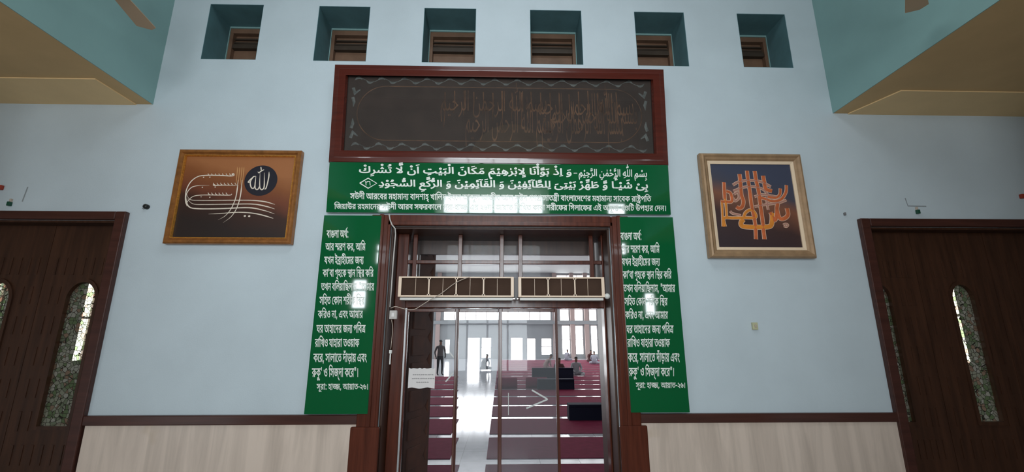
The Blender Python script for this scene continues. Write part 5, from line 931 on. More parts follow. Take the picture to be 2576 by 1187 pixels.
TOP_LINES = [
'48352|b50,0,0 b12,682,0 b37,1394,0 b56,1997,0 b9,2523,0 b46,3681,0 b61,4277,0 b42,4623,0 b46,5219,0 b44,6075,0 b51,6697,0 b54,7227,0 b44,7493,0 b54,8115,0 b39,8381,0 b202,8985,0 b42,9500,0 b54,10096,0 b37,10362,0 b48,10965,0 b54,11642,0 b51,11908,0 b65,12348,0 b21,12698,0 b54,13394,0 b492,13660,0 b47,13926,0 b37,14657,0 b10,15520,0 b42,16050,0 b61,16646,0 b39,16992,0 b9,17856,0 b385,19014,0 b57,19901,0 b47,19889,0 b9,20880,0 b27,22038,0 b56,22955,0 b45,23221,0 b9,24107,0 b47,25265,0 b50,26256,0 b12,26938,0 b37,27650,0 b22,28513,0 b34,29169,0 b224,29789,0 b27,30544,0 b54,31461,0 b35,31727,0 b369,32434,0 b56,33127,0 b42,33653,0 b54,34249,0 b6,34515,0 b47,34953,0 b54,35684,0 b61,35950,0 b37,36296,0 b61,36899,0 b48,37245,0 b46,37922,0 b44,38778,0 b51,39400,0 b54,39930,0 b44,40196,0 b54,40818,0 b39,41084,0 b202,41688,0 b50,42203,0 b54,42885,0 b61,43151,0 b42,43497,0 b20,44093,0 b46,45160,0 b54,45756,0 b430,46022,0 b40,46663,0 b55,47379,0 b35,47645,0',
'53009|b492,0,0 b27,266,0 b70,1183,0 b54,1809,0 b12,2075,0 b46,2787,0 b46,3643,0 b51,4239,0 b44,4769,0 b54,5391,0 b61,5657,0 b39,6003,0 b46,6607,0 b50,7463,0 b12,8145,0 b37,8857,0 b56,9460,0 b9,9986,0 b46,11144,0 b42,11740,0 b50,12596,0 b41,13278,0 b46,14116,0 b20,14712,0 b54,15519,0 b61,15785,0 b47,16131,0 b50,17122,0 b58,17804,0 b46,17804,0 b54,18400,0 b598,18666,0 b51,19006,0 b54,19536,0 b317,19802,0 b16,21385,0 b46,22143,0 b77,22999,0 b81,23591,0 b39,24183,0 b6,24787,0 b9,25485,0 b70,26643,0 b54,27269,0 b35,27535,0 b492,28502,0 b47,28768,0 b55,29499,0 b21,29765,0 b35,30461,0 b20,31428,0 b54,32235,0 b42,32501,0 b54,33097,0 b48,33623,0 b46,34300,0 b56,34896,0 b61,35162,0 b41,35508,0 b46,36346,0 b55,37202,0 b22,37468,0 b47,38124,0 b54,38855,0 b61,39121,0 b41,39467,0 b46,40305,0 b16,41161,0 b10,41919,0 b8,42709,0 b44,43602,0 b58,44224,0 b47,44224,0 b202,44955,0 b21,45470,0 b332,46166,0 b520,46904,0 b12,47997,0 b40,48709,0 b51,49425,0 b54,49955,0 b46,50221,0 b450,51077,0 b37,51423,0 b39,52026,0 b641,52630,0',
]
ARABIC_LINES = [
'8954|a101,8685,0 a604,8650,-191 a1072,7835,0 a1207,8136,-126 a765,7273,0 a604,7412,0 a45,6775,0 a663,6515,0 a665,6215,0 a1147,6188,256 a477,5729,0 a604,5840,0 a45,5231,0 a663,4971,0 a972,4575,0 a1151,4566,-107 a414,3986,0 a1207,4025,-106 a768,3408,0 a87,3629,-96 a827,2678,0 a604,2849,-232 a45,2180,0 a663,1920,0 a972,1524,0 a1151,1515,-107 a414,935,0 a604,1072,0 a1481,562,0 a1207,631,-175 a765,0,0 a604,139,0',
'15782|a1456,15335,0 a288,15405,-121 a45,14837,0 a604,14827,0 a1317,14360,0 a1207,14449,201 a101,13831,0 a288,13796,-54 a1457,13359,0 a1151,13420,-127 a50,13124,0 a1207,13099,402 a828,12855,0 a288,12821,148 a46,12564,0 a699,11722,0 a604,12035,0 a604,12038,-160 a101,11453,0 a1207,11453,-54 a972,11057,0 a87,11141,-107 a478,10483,0 a604,10641,0 a1481,10110,0 a1207,10179,-175 a765,9548,0 a288,9701,-96 a766,8763,0 a288,8905,-100 a556,8255,0 a288,8263,152 a46,7964,0 a826,7279,0 a288,7449,39 a45,6781,0 a663,6521,0 a1207,6524,256 a103,6178,0 a288,6171,-175 a1481,5805,0 a1207,5874,-175 a1256,4712,0 a604,5033,-25 a45,4214,0 a288,4165,256 a826,3529,0 a1207,3734,39 a699,2687,0 a1151,2927,256 a1257,2128,0 a232,2106,148 a1161,1278,0 a1207,1582,186 a972,882,0 a604,823,-217 a552,0,0 a1207,339,70',
'21424|a101,21155,0 a604,21120,-191 a1483,20419,0 a1207,20508,-308 a1159,19375,0 a288,19644,186 a1481,19002,0 a1207,19071,-175 a602,18732,0 a468,18694,256 a46,18441,0 a1456,17734,0 a1151,17795,-121 a1214,16797,0 a288,17040,-89 a480,16290,0 a1154,16381,-42 a972,15894,0 a1207,15929,-107 a101,15365,0 a288,15330,-54 a1481,14992,0 a1207,15061,-175 a1259,14619,0 a604,14657,-5 a1483,13883,0 a288,13937,-308 a663,13363,0 a604,13351,0 a665,13063,0 a1216,12353,0 a1151,12587,-89 a58,12064,0 a1493,11795,0 a604,11760,-5 a305,11300,0 a604,11401,-5 a1481,10927,0 a1207,10996,-175 a827,10197,0 a288,10367,39 a1456,9490,0 a288,9560,-121 a45,8992,0 a663,8732,0 a1207,8735,256 a942,8237,0 a288,8326,159 a58,7948,0 a1493,7679,0 a604,7644,-5 a768,7101,0 a604,7243,0 a1481,6728,0 a1207,6797,-175 a827,5998,0 a288,6168,39 a1456,5291,0 a288,5361,-121 a45,4793,0 a663,4533,0 a972,4137,0 a1148,4127,-107 a554,3725,0 a1151,3756,152 a8,3194,0 a604,3349,-394 a45,2696,0 a663,2436,0 a1072,1586,0 a1148,1842,-126 a529,949,0 a232,931,-106 a1457,477,0 a1207,582,-127 a212,0,0 a604,84,-5',
'991|a1205,487,0 a1370,0,0',
'8954|a101,8685,0 a1072,7835,0 a765,7273,0 a90,5729,0 a45,5231,0 a663,4971,0 a972,4575,0 a414,3986,0 a768,3408,0 a827,2678,0 a45,2180,0 a663,1920,0 a972,1524,0 a414,935,0 a1481,562,0 a765,0,0',
'1284|a90,0,0',
]
# ------------------------------------------------------------------ lettering
def glyph_contours(key, steps=3):
    out = []
    for c in GLYPHS[key].split('/'):
        x = y = 0
        P = []
        for t in c.split(','):
            on = not t.endswith('o')
            dx, dy = t.rstrip('o').split(' ')
            x += int(dx); y += int(dy)
            P.append((x, y, on))
        Q = []
        n = len(P)
        for i in range(n):                     # insert implied on-curve points
            a, b = P[i], P[(i + 1) % n]
            Q.append(a)
            if not a[2] and not b[2]: Q.append(((a[0] + b[0]) / 2, (a[1] + b[1]) / 2, True))
        s = next(i for i, p in enumerate(Q) if p[2])
        Q = Q[s:] + Q[:s]
        pts = []
        i = 0
        while i < len(Q):
            a = Q[i]
            pts.append((a[0], a[1]))
            b = Q[(i + 1) % len(Q)]
            if not b[2]:
                e = Q[(i + 2) % len(Q)]
                for k in range(1, steps):
                    t = k / steps
                    pts.append(((1 - t) ** 2 * a[0] + 2 * t * (1 - t) * b[0] + t * t * e[0],
                                (1 - t) ** 2 * a[1] + 2 * t * (1 - t) * b[1] + t * t * e[1]))
                i += 2
            else:
                i += 1
        clean = []
        for p in pts:
            if not clean or abs(p[0] - clean[-1][0]) + abs(p[1] - clean[-1][1]) > 1: clean.append(p)
        if len(clean) > 2 and abs(clean[0][0] - clean[-1][0]) + abs(clean[0][1] - clean[-1][1]) <= 1: clean.pop()
        if len(clean) > 2: out.append(clean)
    return out


def embolden(loop, d):
    n = len(loop)
    out = []
    for i in range(n):
        p, q, r = Vector(loop[i - 1]), Vector(loop[i]), Vector(loop[(i + 1) % n])
        a = (q - p).normalized(); b = (r - q).normalized()
        na, nb = Vector((-a.y, a.x)), Vector((-b.y, b.x))      # left of travel = outside (clockwise outlines)
        m = na + nb
        if m.length < 0.3: m = na
        m = m.normalized() / max(0.5, math.sqrt(max(0.0, (1 + na.dot(nb)) / 2)))
        out.append((q.x + m.x * d, q.y + m.y * d))
    return out


TRI = {}


def glyph_tris(key, bold):
    if (key, bold) in TRI: return TRI[(key, bold)]
    loops = [embolden(c, bold) for c in glyph_contours(key)]
    pts, edges = [], []
    for l in loops:
        s = len(pts)
        pts += [Vector(p) for p in l]
        edges += [(s + i, s + (i + 1) % len(l)) for i in range(len(l))]
    v, e, f, *_ = delaunay_2d_cdt(pts, edges, [], 0, 0.5)

    def winding(p):
        w = 0
        for l in loops:
            for i in range(len(l)):
                (x1, y1), (x2, y2) = l[i], l[(i + 1) % len(l)]
                if y1 <= p[1] < y2 or y2 <= p[1] < y1:
                    if x1 + (p[1] - y1) / (y2 - y1) * (x2 - x1) > p[0]: w += 1 if y2 > y1 else -1
        return w
    tris = []
    for t in f:
        c = sum((v[i] for i in t), Vector((0, 0))) / len(t)
        if winding(c) != 0: tris.append(tuple(t))
    TRI[(key, bold)] = ([tuple(p) for p in v], tris)
    return TRI[(key, bold)]


def text_mesh(mb, line, place, bold, thick=0.0015):
    """place(u, v) -> local (x, z); glyph units in, mesh in the plane y = 0 raised towards -y"""
    for item in line.split('|')[1].split(' '):
        key, gx, gy = item.split(',')
        vs_, tris = glyph_tris(key, bold)
        gx, gy = int(gx), int(gy)
        used = sorted({i for t in tris for i in t})
        F, B = {}, {}
        for i in used:
            x, z = place(vs_[i][0] + gx, vs_[i][1] + gy)
            F[i] = mb.bm.verts.new((x, -thick, z))
            B[i] = mb.bm.verts.new((x, 0.0, z))
        cnt = {}
        for t in tris:
            try: mb.bm.faces.new([F[i] for i in t])
            except ValueError: continue
            for a, b in zip(t, t[1:] + t[:1]):
                cnt[(a, b)] = 1
        for (a, b) in cnt:
            if (b, a) not in cnt: mb.bm.faces.new((F[b], F[a], B[a], B[b]))
    return mb


class Board:
    """flat board leaning on the wall: knows its own plane so writing can be set on it"""

    def __init__(self, name, pts_bl, pts_br, height, y_bottom, tilt):
        self.o = Vector((pts_bl, y_bottom, 0))
        self.tilt = tilt

    @staticmethod
    def to_local(px, py, root_loc, tilt):
        """photo point -> (x, z) on the leaning front plane through root_loc"""
        n = Vector((0, -math.cos(tilt), -math.sin(tilt)))
        d = ray(px, py)
        t = (Vector(root_loc) - EYE).dot(n) / d.dot(n)
        p = EYE + d * t - Vector(root_loc)
        upv = Vector((0, -math.sin(tilt), math.cos(tilt)))
        return p.x, p.dot(upv)


def line_on_board(mb, line, L, R, loc, tilt, u0, u1, v_hi, v_lo, bold):
    """L, R: (px, py_high, py_low) at the two ends; v_hi / v_lo the glyph heights matched there"""
    al = Board.to_local(L[0], L[1], loc, tilt); bl = Board.to_local(L[0], L[2], loc, tilt)
    ar_ = Board.to_local(R[0], R[1], loc, tilt); br = Board.to_local(R[0], R[2], loc, tilt)

    def place(u, v):
        s = (u - u0) / (u1 - u0)
        t = (v - v_lo) / (v_hi - v_lo)
        x = (bl[0] + (al[0] - bl[0]) * t) * (1 - s) + (br[0] + (ar_[0] - br[0]) * t) * s
        z = (bl[1] + (al[1] - bl[1]) * t) * (1 - s) + (br[1] + (ar_[1] - br[1]) * t) * s
        return x, z
    return text_mesh(mb, line, place, bold)


def extent(line):
    lo, hi = 1e9, -1e9
    for item in line.split('|')[1].split(' '):
        key, gx, gy = item.split(',')
        for c in glyph_contours(key, 1):
            for x, y in c:
                lo = min(lo, x + int(gx)); hi = max(hi, x + int(gx))
    return lo, hi


# ---- tall side signs
LEFT_ROWS = [(822, 876, 579, 597), (819, 919.5, 611.5, 629), (816, 914.7, 645, 663), (812, 939.6, 677.5, 695), (808, 941, 712, 730),
             (804, 916.7, 746, 765), (800, 912.7, 781, 799), (796.4, 919.5, 817, 836), (792.4, 904, 852, 871.6), (788.6, 922.5, 889, 909.6),
             (785, 900.6, 926, 947), (796.8, 925.4, 965, 979)]
RIGHT_ROWS = [(1561, 1613, 585, 603), (1563, 1659, 617, 635), (1564.5, 1660, 649.6, 667), (1566.7, 1689, 682, 699.6), (1568, 1698, 715.5, 733.6),
              (1571, 1679, 749, 767), (1573, 1680, 783, 801), (1575.6, 1694, 818, 837), (1578, 1685, 852, 871.6), (1580, 1709.5, 888, 909),
              (1582, 1695, 925, 945), (1599.5, 1723, 962, 975)]


def side_sign(x0, x1, z0, z1, rows, label):
    yf = 3.90
    root = empty('green_sign', (x0, yf, z0)); tag(root, label, 'sign', 'pair of tall green signs beside the doorway')
    MB().box(0, x1 - x0, 0.0, 0.022, 0, z1 - z0).build('sign_board', M['green'], root, bevel=0.004)
    MB().box(0.03, 0.06, 0.022, 0.098, 0.1, z1 - z0 - 0.1).build('batten', M['trim_wood'], root)
    for line, (a, b, hi, lo) in zip(SIDE_LINES, rows):
        u0, u1 = extent(line)
        mb = line_on_board(MB(), line, (a, hi, lo), (b, hi, lo), (x0, yf, z0), 0.0, u0, u1, 650, 20, 13)
        mb.build('lettering', M['letter'], root, fix=False)
    return root


pa = at(764, 1042, 3.90); pb = at(925, 1040, 3.90); pc = at(817, 541, 3.90)
side_sign(pa.x, pb.x - 0.002, pa.z, pc.z, LEFT_ROWS, 'tall narrow green sign with white Bengali lines, left of the doorway')
pa = at(1588, 1038, 3.90); pb = at(1736, 1038, 3.90); pc = at(1688, 546, 3.90)
side_sign(pa.x, pb.x, pa.z, pc.z, RIGHT_ROWS, 'tall narrow green sign with white Bengali lines, right of the doorway')

# ---- wide sign over the doorway, leaning forward
TILT = math.radians(4.3)
loc = at(820, 534, 3.945)
w_ = at(1688, 540, 3.945).x - loc.x
sg = empty('green_sign', loc, (TILT, 0, 0))
tag(sg, 'wide green sign with Arabic and Bengali writing above the doorway', 'sign')
hgt = Board.to_local(824, 407, loc, TILT)[1]
MB().box(0, w_, 0.0, 0.02, 0, hgt).build('sign_board', M['green'], sg, bevel=0.004)
for line, L, Rr in ((TOP_LINES[0], (881, 486, 500), (1638, 493.7, 506.7)), (TOP_LINES[1], (841, 512.5, 525), (1675, 517, 530))):
    u0, u1 = extent(line)
    line_on_board(MB(), line, L, Rr, loc, TILT, u0, u1, 650, 20, 16).build('lettering', M['letter'], sg, fix=False)
for line, L, Rr, bold in ((ARABIC_LINES[0], (1456, 425, 442), (1627.5, 427, 445), 14), (ARABIC_LINES[1], (904, 418, 434), (1437, 424, 440), 24),
                          (ARABIC_LINES[2], (953, 452, 468), (1629.5, 457, 474), 24)):
    u0, u1 = extent(line)
    line_on_board(MB(), line, L, Rr, loc, TILT, u0, u1, 714, 0, bold).build('lettering', M['letter'], sg, fix=False)
m = MB()
dm = [Board.to_local(*p, loc, TILT) for p in ((905, 460.5), (926, 448), (948, 461), (926, 473.5), (905, 460.5), (926, 448))]
m.ribbon([Vector(p) for p in dm[:5]], 0.010, 0.0)
u0, u1 = extent(ARABIC_LINES[3])
line_on_board(m, ARABIC_LINES[3], (919, 455, 466), (932, 455, 466), loc, TILT, u0, u1, 714, 0, 20)
m.build('verse_number', M['letter'], sg, fix=False)


m = MB()
m.ribbon([Vector(Board.to_local(px, 435.5, loc, TILT)) for px in (1443, 1452)], 0.007, 0.0)
m.build('dash', M['letter'], sg, fix=False)


# ------------------------------------------------------------------ framed embroidered panel above the sign
KT = math.radians(4.9)
kl = at(827, 408, 3.93)
kw = at(1681, 412, 3.93).x - kl.x
kh = Board.to_local(842, 163, kl, KT)[1]
kf = empty('framed_embroidery', kl, (KT, 0, 0))
tag(kf, 'wide dark embroidered cloth in a glossy mahogany frame above the doorway sign', 'framed panel')
loc_k = lambda px, py: Board.to_local(px, py, kl, KT)
a0 = loc_k(862, 380); a1 = loc_k(1650, 190)
a0 = (0.125, a0[1]); a1 = (kw - 0.125, a1[1] - 0.0)
fw = MB()
outer = [(0, 0), (kw, 0), (kw, kh), (0, kh)]
inner = [(a0[0], a0[1]), (a1[0], a0[1]), (a1[0], a1[1]), (a0[0], a1[1])]
mid = [(x + (0.03 if x < kw / 2 else -0.03), z + (0.03 if z < kh / 2 else -0.03)) for x, z in outer]
inn = [(x, z) for x, z in inner]


def picture_frame(rings):
    """rings of (corner list, depth) joined into a moulded frame"""
    mb = MB()
    R_ = [[mb.bm.verts.new((p[0], y, p[1])) for p in c] for c, y in rings]
    for A, B in zip(R_, R_[1:]):
        for i in range(4):
            mb.bm.faces.new((A[i], A[(i + 1) % 4], B[(i + 1) % 4], B[i]))
    return mb


def inset(c, d):
    x0, x1 = min(p[0] for p in c), max(p[0] for p in c)
    z0, z1 = min(p[1] for p in c), max(p[1] for p in c)
    return [(x0 + d, z0 + d), (x1 - d, z0 + d), (x1 - d, z1 - d), (x0 + d, z1 - d)]


picture_frame([(outer, 0.05), (outer, 0.0), (inset(outer, 0.004), -0.012), (inset(outer, 0.042), -0.0142), (inset(outer, 0.052), -0.016),
               (inset(outer, 0.100), -0.016), (inset(outer, 0.114), -0.0143), (inn, 0.018), (inn, 0.05)]).build('frame', M['wood_red'], kf)
MB().box(a0[0], a1[0], 0.045, 0.052, a0[1], a1[1]).build('cloth', M['black_cloth'], kf)
cl = MB()
yk = 0.0445
W_, H_ = a1[0] - a0[0], a1[1] - a0[1]
# scroll borders
sb = MB()
for zc in (a0[1] + 0.07, a1[1] - 0.07):
    pts = [(a0[0] + 0.06 + (W_ - 0.12) * i / 240, zc + 0.020 * math.sin(i / 240 * 2 * math.pi * 13)) for i in range(241)]
    sb.ribbon([Vector(p) for p in pts], 0.006, yk)
    for i in range(26):
        x = a0[0] + 0.10 + (W_ - 0.2) * i / 25
        s = 1 if i % 2 else -1
        sb.ribbon([Vector((x - 0.035, zc - s * 0.010)), Vector((x - 0.02, zc - s * 0.022)), Vector((x, zc - s * 0.026)), Vector((x + 0.02, zc - s * 0.020)), Vector((x + 0.035, zc - s * 0.006))], [0.003, 0.020, 0.026, 0.016, 0.003], yk)
for sx, sz in ((0, 0), (1, 0), (0, 1), (1, 1)):
    cx, cz = (a0[0] + 0.05 if not sx else a1[0] - 0.05), (a0[1] + 0.15 if not sz else a1[1] - 0.15)
    dx, dz = (1 if not sx else -1), (1 if not sz else -1)
    sb.ribbon([Vector((cx, cz)), Vector((cx + dx * 0.02, cz + dz * 0.06)), Vector((cx + dx * 0.07, cz + dz * 0.02))], [0.03, 0.045, 0.01], yk)
    sb.ribbon([Vector((cx, cz + dz * 0.10)), Vector((cx + dx * 0.015, cz + dz * 0.15)), Vector((cx + dx * 0.01, cz + dz * 0.20))], [0.03, 0.03, 0.005], yk)
sb.build('scroll_border', M['silver_thread'], kf, fix=False)
# cartouche outline
ca = []
x0, x1, z0, z1 = a0[0] + 0.10, a1[0] - 0.10, a0[1] + 0.13, a1[1] - 0.13
r = (z1 - z0) / 2
ca = [(x1 - r + r * math.cos(t), (z0 + z1) / 2 + r * math.sin(t)) for t in [math.pi / 2 - math.pi * k / 24 for k in range(25)]]
ca += [(x0 + r + r * math.cos(t), (z0 + z1) / 2 + r * math.sin(t)) for t in [-math.pi / 2 - math.pi * k / 24 for k in range(25)]]
cb_ = MB(); cb_.ribbon([Vector(p) for p in ca + ca[:1]], 0.008, yk)
cb_.build('cartouche_line', M['gold_thread'], kf, fix=False)
# interlaced tall calligraphy in gold thread
tx = MB()
tline = ARABIC_LINES[4]
u0, u1 = extent(tline)
for (xa, xb, za, zb) in ((x1 - 1.05, x1 - 0.08, z0 + 0.25, z1 - 0.03), (x1 - 1.0, x1 - 0.2, z0 + 0.04, z0 + 0.42),
                         (x1 - 2.0, x1 - 0.95, z0 + 0.28, z1 - 0.02), (x1 - 1.75, x1 - 0.9, z0 + 0.05, z0 + 0.38), (x1 - 0.9, x1 - 0.05, z0 + 0.16, z1 - 0.12)):
    text_mesh(tx, tline, lambda u, v: (xa + (u - u0) / (u1 - u0) * (xb - xa), za + (v + 100) / 850 * (zb - za)), -9, 0.001)
rnd = random.Random(3)
for cx in [x1 - 0.25 - 0.095 * i for i in range(19)]:
    zt = z1 - 0.02 - rnd.random() * 0.04; zb = z0 + 0.12 + rnd.random() * 0.18
    tx.ribbon([Vector((cx, zt)), Vector((cx + 0.004, (zt + zb) / 2)), Vector((cx - 0.004, zb))], [0.012, 0.008, 0.004], 0.0)
for v in tx.bm.verts: v.co.y += yk
tx.build('gold_calligraphy', M['gold_thread'], kf, fix=False)
MB().poly([(a0[0], 0.03, a0[1]), (a1[0], 0.03, a0[1]), (a1[0], 0.03, a1[1]), (a0[0], 0.03, a1[1])]).build('glass', M['case_glass'], kf, fix=False)


# ------------------------------------------------------------------ two calligraphy paintings
def Z1(x, y): return (380 + x / 4.0929, 350 + y / 4.0929)
def Z2(x, y): return (1720 + x / 3.5975, 350 + y / 3.5975)


yp = 3.94


def pl(f, x, y, root, yy=yp):
    p = at(*f(x, y), yy)
    return (p.x - root.x, p.z - root.z)


def quad_frame(name, mats, f, corners, steps, label, canvas_mat):
    """corners in the zoomed photo (tl, tr, br, bl); a flat rectangle is fitted to them"""
    P = [at(*f(*c), yp) for c in corners]
    x0 = (P[0].x + P[3].x) / 2; x1 = (P[1].x + P[2].x) / 2
    z1 = (P[0].z + P[1].z) / 2; z0 = (P[2].z + P[3].z) / 2
    root = empty(name, (x0, yp, z0))
    tag(root, label, 'painting')
    out = [(0, 0), (x1 - x0, 0), (x1 - x0, z1 - z0), (0, z1 - z0)]
    rings = [(inset(out, d), y) for d, y in steps[0]]
    picture_frame(rings).build('frame', mats[0], root)
    picture_frame([(inset(out, d), y) for d, y in steps[1]]).build('inner_border', mats[1], root)
    d = steps[2]
    c = inset(out, d)
    MB().box(c[0][0], c[1][0], 0.022, 0.030, c[0][1], c[2][1]).build('canvas', canvas_mat, root)
    return root


p1 = quad_frame('calligraphy_painting', (M['gilt'], M['gilt_edge']), Z1, ((298, 106), (1550, 115), (1440, 1076), (115, 1075)),
                ([(0, 0.05), (0, 0.0), (0.012, -0.012), (0.03, -0.012), (0.042, 0.004), (0.05, 0.004)],
                 [(0.05, 0.004), (0.053, -0.001), (0.059, -0.001), (0.064, 0.016), (0.064, 0.026)], 0.063),
                'orange and dark brown calligraphy painting in a brown gilt frame, left of the doorway', M['canvas_orange'])
M['cream_stroke'] = plain('cream_brush_paint', (0.78, 0.66, 0.54), 0.5, 0.3, var=0.15, scale=15)
M['tan_stroke'] = plain('tan_brush_paint', (0.55, 0.27, 0.10), 0.5, 0.3)
M['disc'] = plain('dark_slate_disc_paint', (0.022, 0.020, 0.028), 0.6, 0.2)
yc = 0.0215
r1 = p1.location
f1 = lambda pts, k=6: smooth_path([Vector(pl(Z1, x, y, r1, yp + 0.02)) for x, y in pts], k)


def stroke(mb, pts, w0, w1=None, k=6, taper=True):
    P_ = f1(pts, k)
    n = len(P_)
    w1 = w1 if w1 is not None else w0
    ws = [(w0 + (w1 - w0) * i / (n - 1)) * (min(1, 0.3 + 4 * min(i, n - 1 - i) / (n - 1)) if taper else 1) for i in range(n)]
    mb.ribbon(P_, ws, yc, 0.002)


m = MB()
cc = pl(Z1, 1130, 425, r1, yp + 0.02)
rx = (pl(Z1, 1300, 425, r1)[0] - pl(Z1, 960, 425, r1)[0]) / 2
rz = (pl(Z1, 1130, 270, r1)[1] - pl(Z1, 1130, 585, r1)[1]) / 2
m.prism_y([(cc[0] + rx * math.cos(math.pi * k / 24), cc[1] + rz * math.sin(math.pi * k / 24)) for k in range(48)], 0.0205, 0.022)
m.build('dark_disc', M['disc'], p1)
yc = 0.0203
m = MB()
for pts in ([(1215, 335), (1210, 400), (1185, 500), (1165, 515)], [(1165, 345), (1165, 480), (1150, 515), (1130, 515), (1118, 480), (1122, 350)],
            [(1122, 470), (1100, 515), (1075, 510), (1070, 470), (1080, 380)],
            [(1080, 380), (1050, 390), (1022, 440), (1030, 495), (1055, 505), (1072, 460)], [(1022, 440), (1000, 440), (1040, 395)],
            [(1130, 285), (1135, 320)], [(1098, 335), (1112, 345), (1130, 330), (1150, 320), (1165, 312)]):
    stroke(m, pts, 0.012, 0.010)
m.build('white_name_strokes', M['cream_stroke'], p1, fix=False)
yc = 0.0215
m = MB()
stroke(m, [(850, 350), (855, 370), (820, 378), (700, 372), (560, 372), (480, 385), (410, 435), (365, 515), (352, 600), (362, 670), (410, 712)], 0.010, 0.010)
stroke(m, [(600, 475), (480, 478), (410, 500), (365, 560), (358, 620), (390, 695), (480, 715), (700, 715), (1000, 705), (1150, 730), (1270, 768)], 0.008, 0.012)
stroke(m, [(830, 560), (815, 575), (700, 575), (520, 575), (430, 590), (375, 640), (365, 690)], 0.009, 0.006)
stroke(m, [(365, 560), (400, 620), (520, 630), (850, 628), (1050, 630), (1180, 645), (1275, 672)], 0.005, 0.012)
stroke(m, [(370, 610), (430, 665), (560, 672), (850, 668), (1050, 668), (1180, 690), (1272, 718)], 0.005, 0.012)
stroke(m, [(590, 770), (700, 765), (900, 752), (1050, 762), (1160, 785), (1258, 815)], 0.006, 0.012)
stroke(m, [(640, 462), (650, 475), (740, 473), (830, 475), (900, 478)], 0.011, 0.005)
for bx, by, n in ((590, 365, 7), (645, 462, 7), (590, 562, 6)):
    for j in range(n):
        stroke(m, [(bx + j * 37 - 4, by - 14), (bx + j * 37, by), (bx + j * 37 + 14, by + 8)], 0.006, 0.006, 4)
for x, y, s in ((840, 360, 0.020), (605, 390, .012), (540, 392, .012), (528, 495, .012), (660, 492, .012), (605, 597, .012), (515, 593, .010), (965, 790, 0.020), (1010, 792, 0.020)):
    c = pl(Z1, x, y, r1, yp + 0.02)
    m.ribbon([Vector((c[0] - s / 2, c[1])), Vector((c[0], c[1])), Vector((c[0] + s / 2, c[1]))], [s * .5, s, s * .5], yc, 0.002)
stroke(m, [(895, 420), (885, 520), (865, 620), (820, 720), (760, 790), (690, 830)], 0.012, 0.004)
stroke(m, [(935, 420), (925, 540), (905, 640), (870, 730), (820, 800), (740, 860)], 0.012, 0.004)
m.build('cream_sweeping_strokes', M['cream_stroke'], p1, fix=False)
m = MB()
for x in (890, 912, 935, 956):
    stroke(m, [(x, 285), (x - 6, 350), (x - 18, 470)], 0.010, 0.006)
m.build('tan_upright_strokes', M['tan_stroke'], p1, fix=False)

p2 = quad_frame('calligraphy_painting', (M['oak'], M['linen']), Z2, ((142, 124), (1052, 140), (1202, 1078), (235, 1070)),
                ([(0, 0.05), (0, 0.0), (0.012, -0.02), (0.028, -0.024), (0.045, -0.010), (0.06, -0.006), (0.075, 0.006)],
                 [(0.075, 0.006), (0.077, 0.004), (0.104, 0.012), (0.104, 0.026)], 0.103),
                'orange-red calligraphy painting on dusky blue in a pale brown frame, right of the doorway', M['canvas_dusk'])
M['orange_stroke'] = plain('orange_red_brush_paint', (0.52, 0.12, 0.04), 0.5, 0.3, var=0.25, scale=9)
M['amber_stroke'] = plain('amber_brush_paint', (0.66, 0.22, 0.03), 0.5, 0.3, var=0.15, scale=9)
M['pink_stroke'] = plain('dusty_pink_brush_paint', (0.42, 0.20, 0.15), 0.5, 0.3)
M['pale_edge'] = plain('pale_outline_paint', (0.66, 0.42, 0.30), 0.5, 0.3)
r2 = p2.location


def stroke2(jobs, mat, name):
    face, edge = MB(), MB()
    for pts, w in jobs:
        P_ = smooth_path([Vector(pl(Z2, x, y, r2, yp + 0.02)) for x, y in pts], 5)
        edge.ribbon(P_, w + 0.010, 0.0217, 0.0010)
        face.ribbon(P_, w, 0.0205, 0.0012)
    e = edge.build(name + '_outline', M['pale_edge'], p2, fix=False)
    return face.build(name, mat, p2, fix=False)


stroke2([([(505, 315), (512, 370), (522, 500), (540, 560), (530, 610), (500, 625), (478, 610)], 0.032),
         ([(573, 285), (580, 350), (600, 480), (615, 600), (640, 720), (650, 800), (655, 905)], 0.030),
         ([(643, 288), (655, 370), (680, 480), (695, 600), (715, 740), (722, 820), (732, 905)], 0.032),
         ([(718, 330), (730, 390), (745, 450), (800, 470)], 0.034),
         ([(365, 390), (368, 470), (372, 540)], 0.028), ([(335, 565), (380, 565), (435, 562), (425, 490), (385, 470)], 0.026),
         ([(930, 415), (925, 480), (880, 545), (800, 560), (740, 540), (700, 530)], 0.024),
         ([(875, 445), (870, 500), (830, 530), (760, 520)], 0.022),
         ([(935, 625), (945, 680), (915, 715), (870, 715), (845, 640), (850, 580)], 0.034),
         ([(845, 600), (840, 700), (820, 735), (800, 690), (785, 660)], 0.032)], M['orange_stroke'], 'red_orange_strokes')
stroke2([([(800, 665), (800, 740), (785, 785), (720, 795), (600, 795), (530, 785), (520, 755), (540, 725)], 0.040),
         ([(375, 790), (365, 715), (450, 712), (560, 710), (650, 708), (640, 660), (600, 640), (560, 665), (545, 700)], 0.024),
         ([(390, 720), (385, 620), (375, 540)], 0.020), ([(355, 790), (350, 650), (345, 560)], 0.018)], M['amber_stroke'], 'amber_strokes')
stroke2([([(445, 415), (500, 385), (600, 372), (700, 385), (790, 430)], 0.020), ([(450, 470), (540, 435), (640, 430), (720, 455), (760, 500)], 0.018),
         ([(640, 520), (720, 500), (840, 520)], 0.016), ([(640, 610), (720, 595), (860, 575), (930, 550)], 0.016),
         ([(455, 500), (490, 480), (500, 530), (465, 560), (450, 530)], 0.016), ([(900, 775), (925, 765), (945, 775), (930, 792), (905, 785)], 0.012),
         ([(750, 520), (755, 580), (765, 640)], 0.016), ([(420, 650), (440, 670), (480, 680), (520, 690)], 0.016)], M['pink_stroke'], 'pink_strokes')


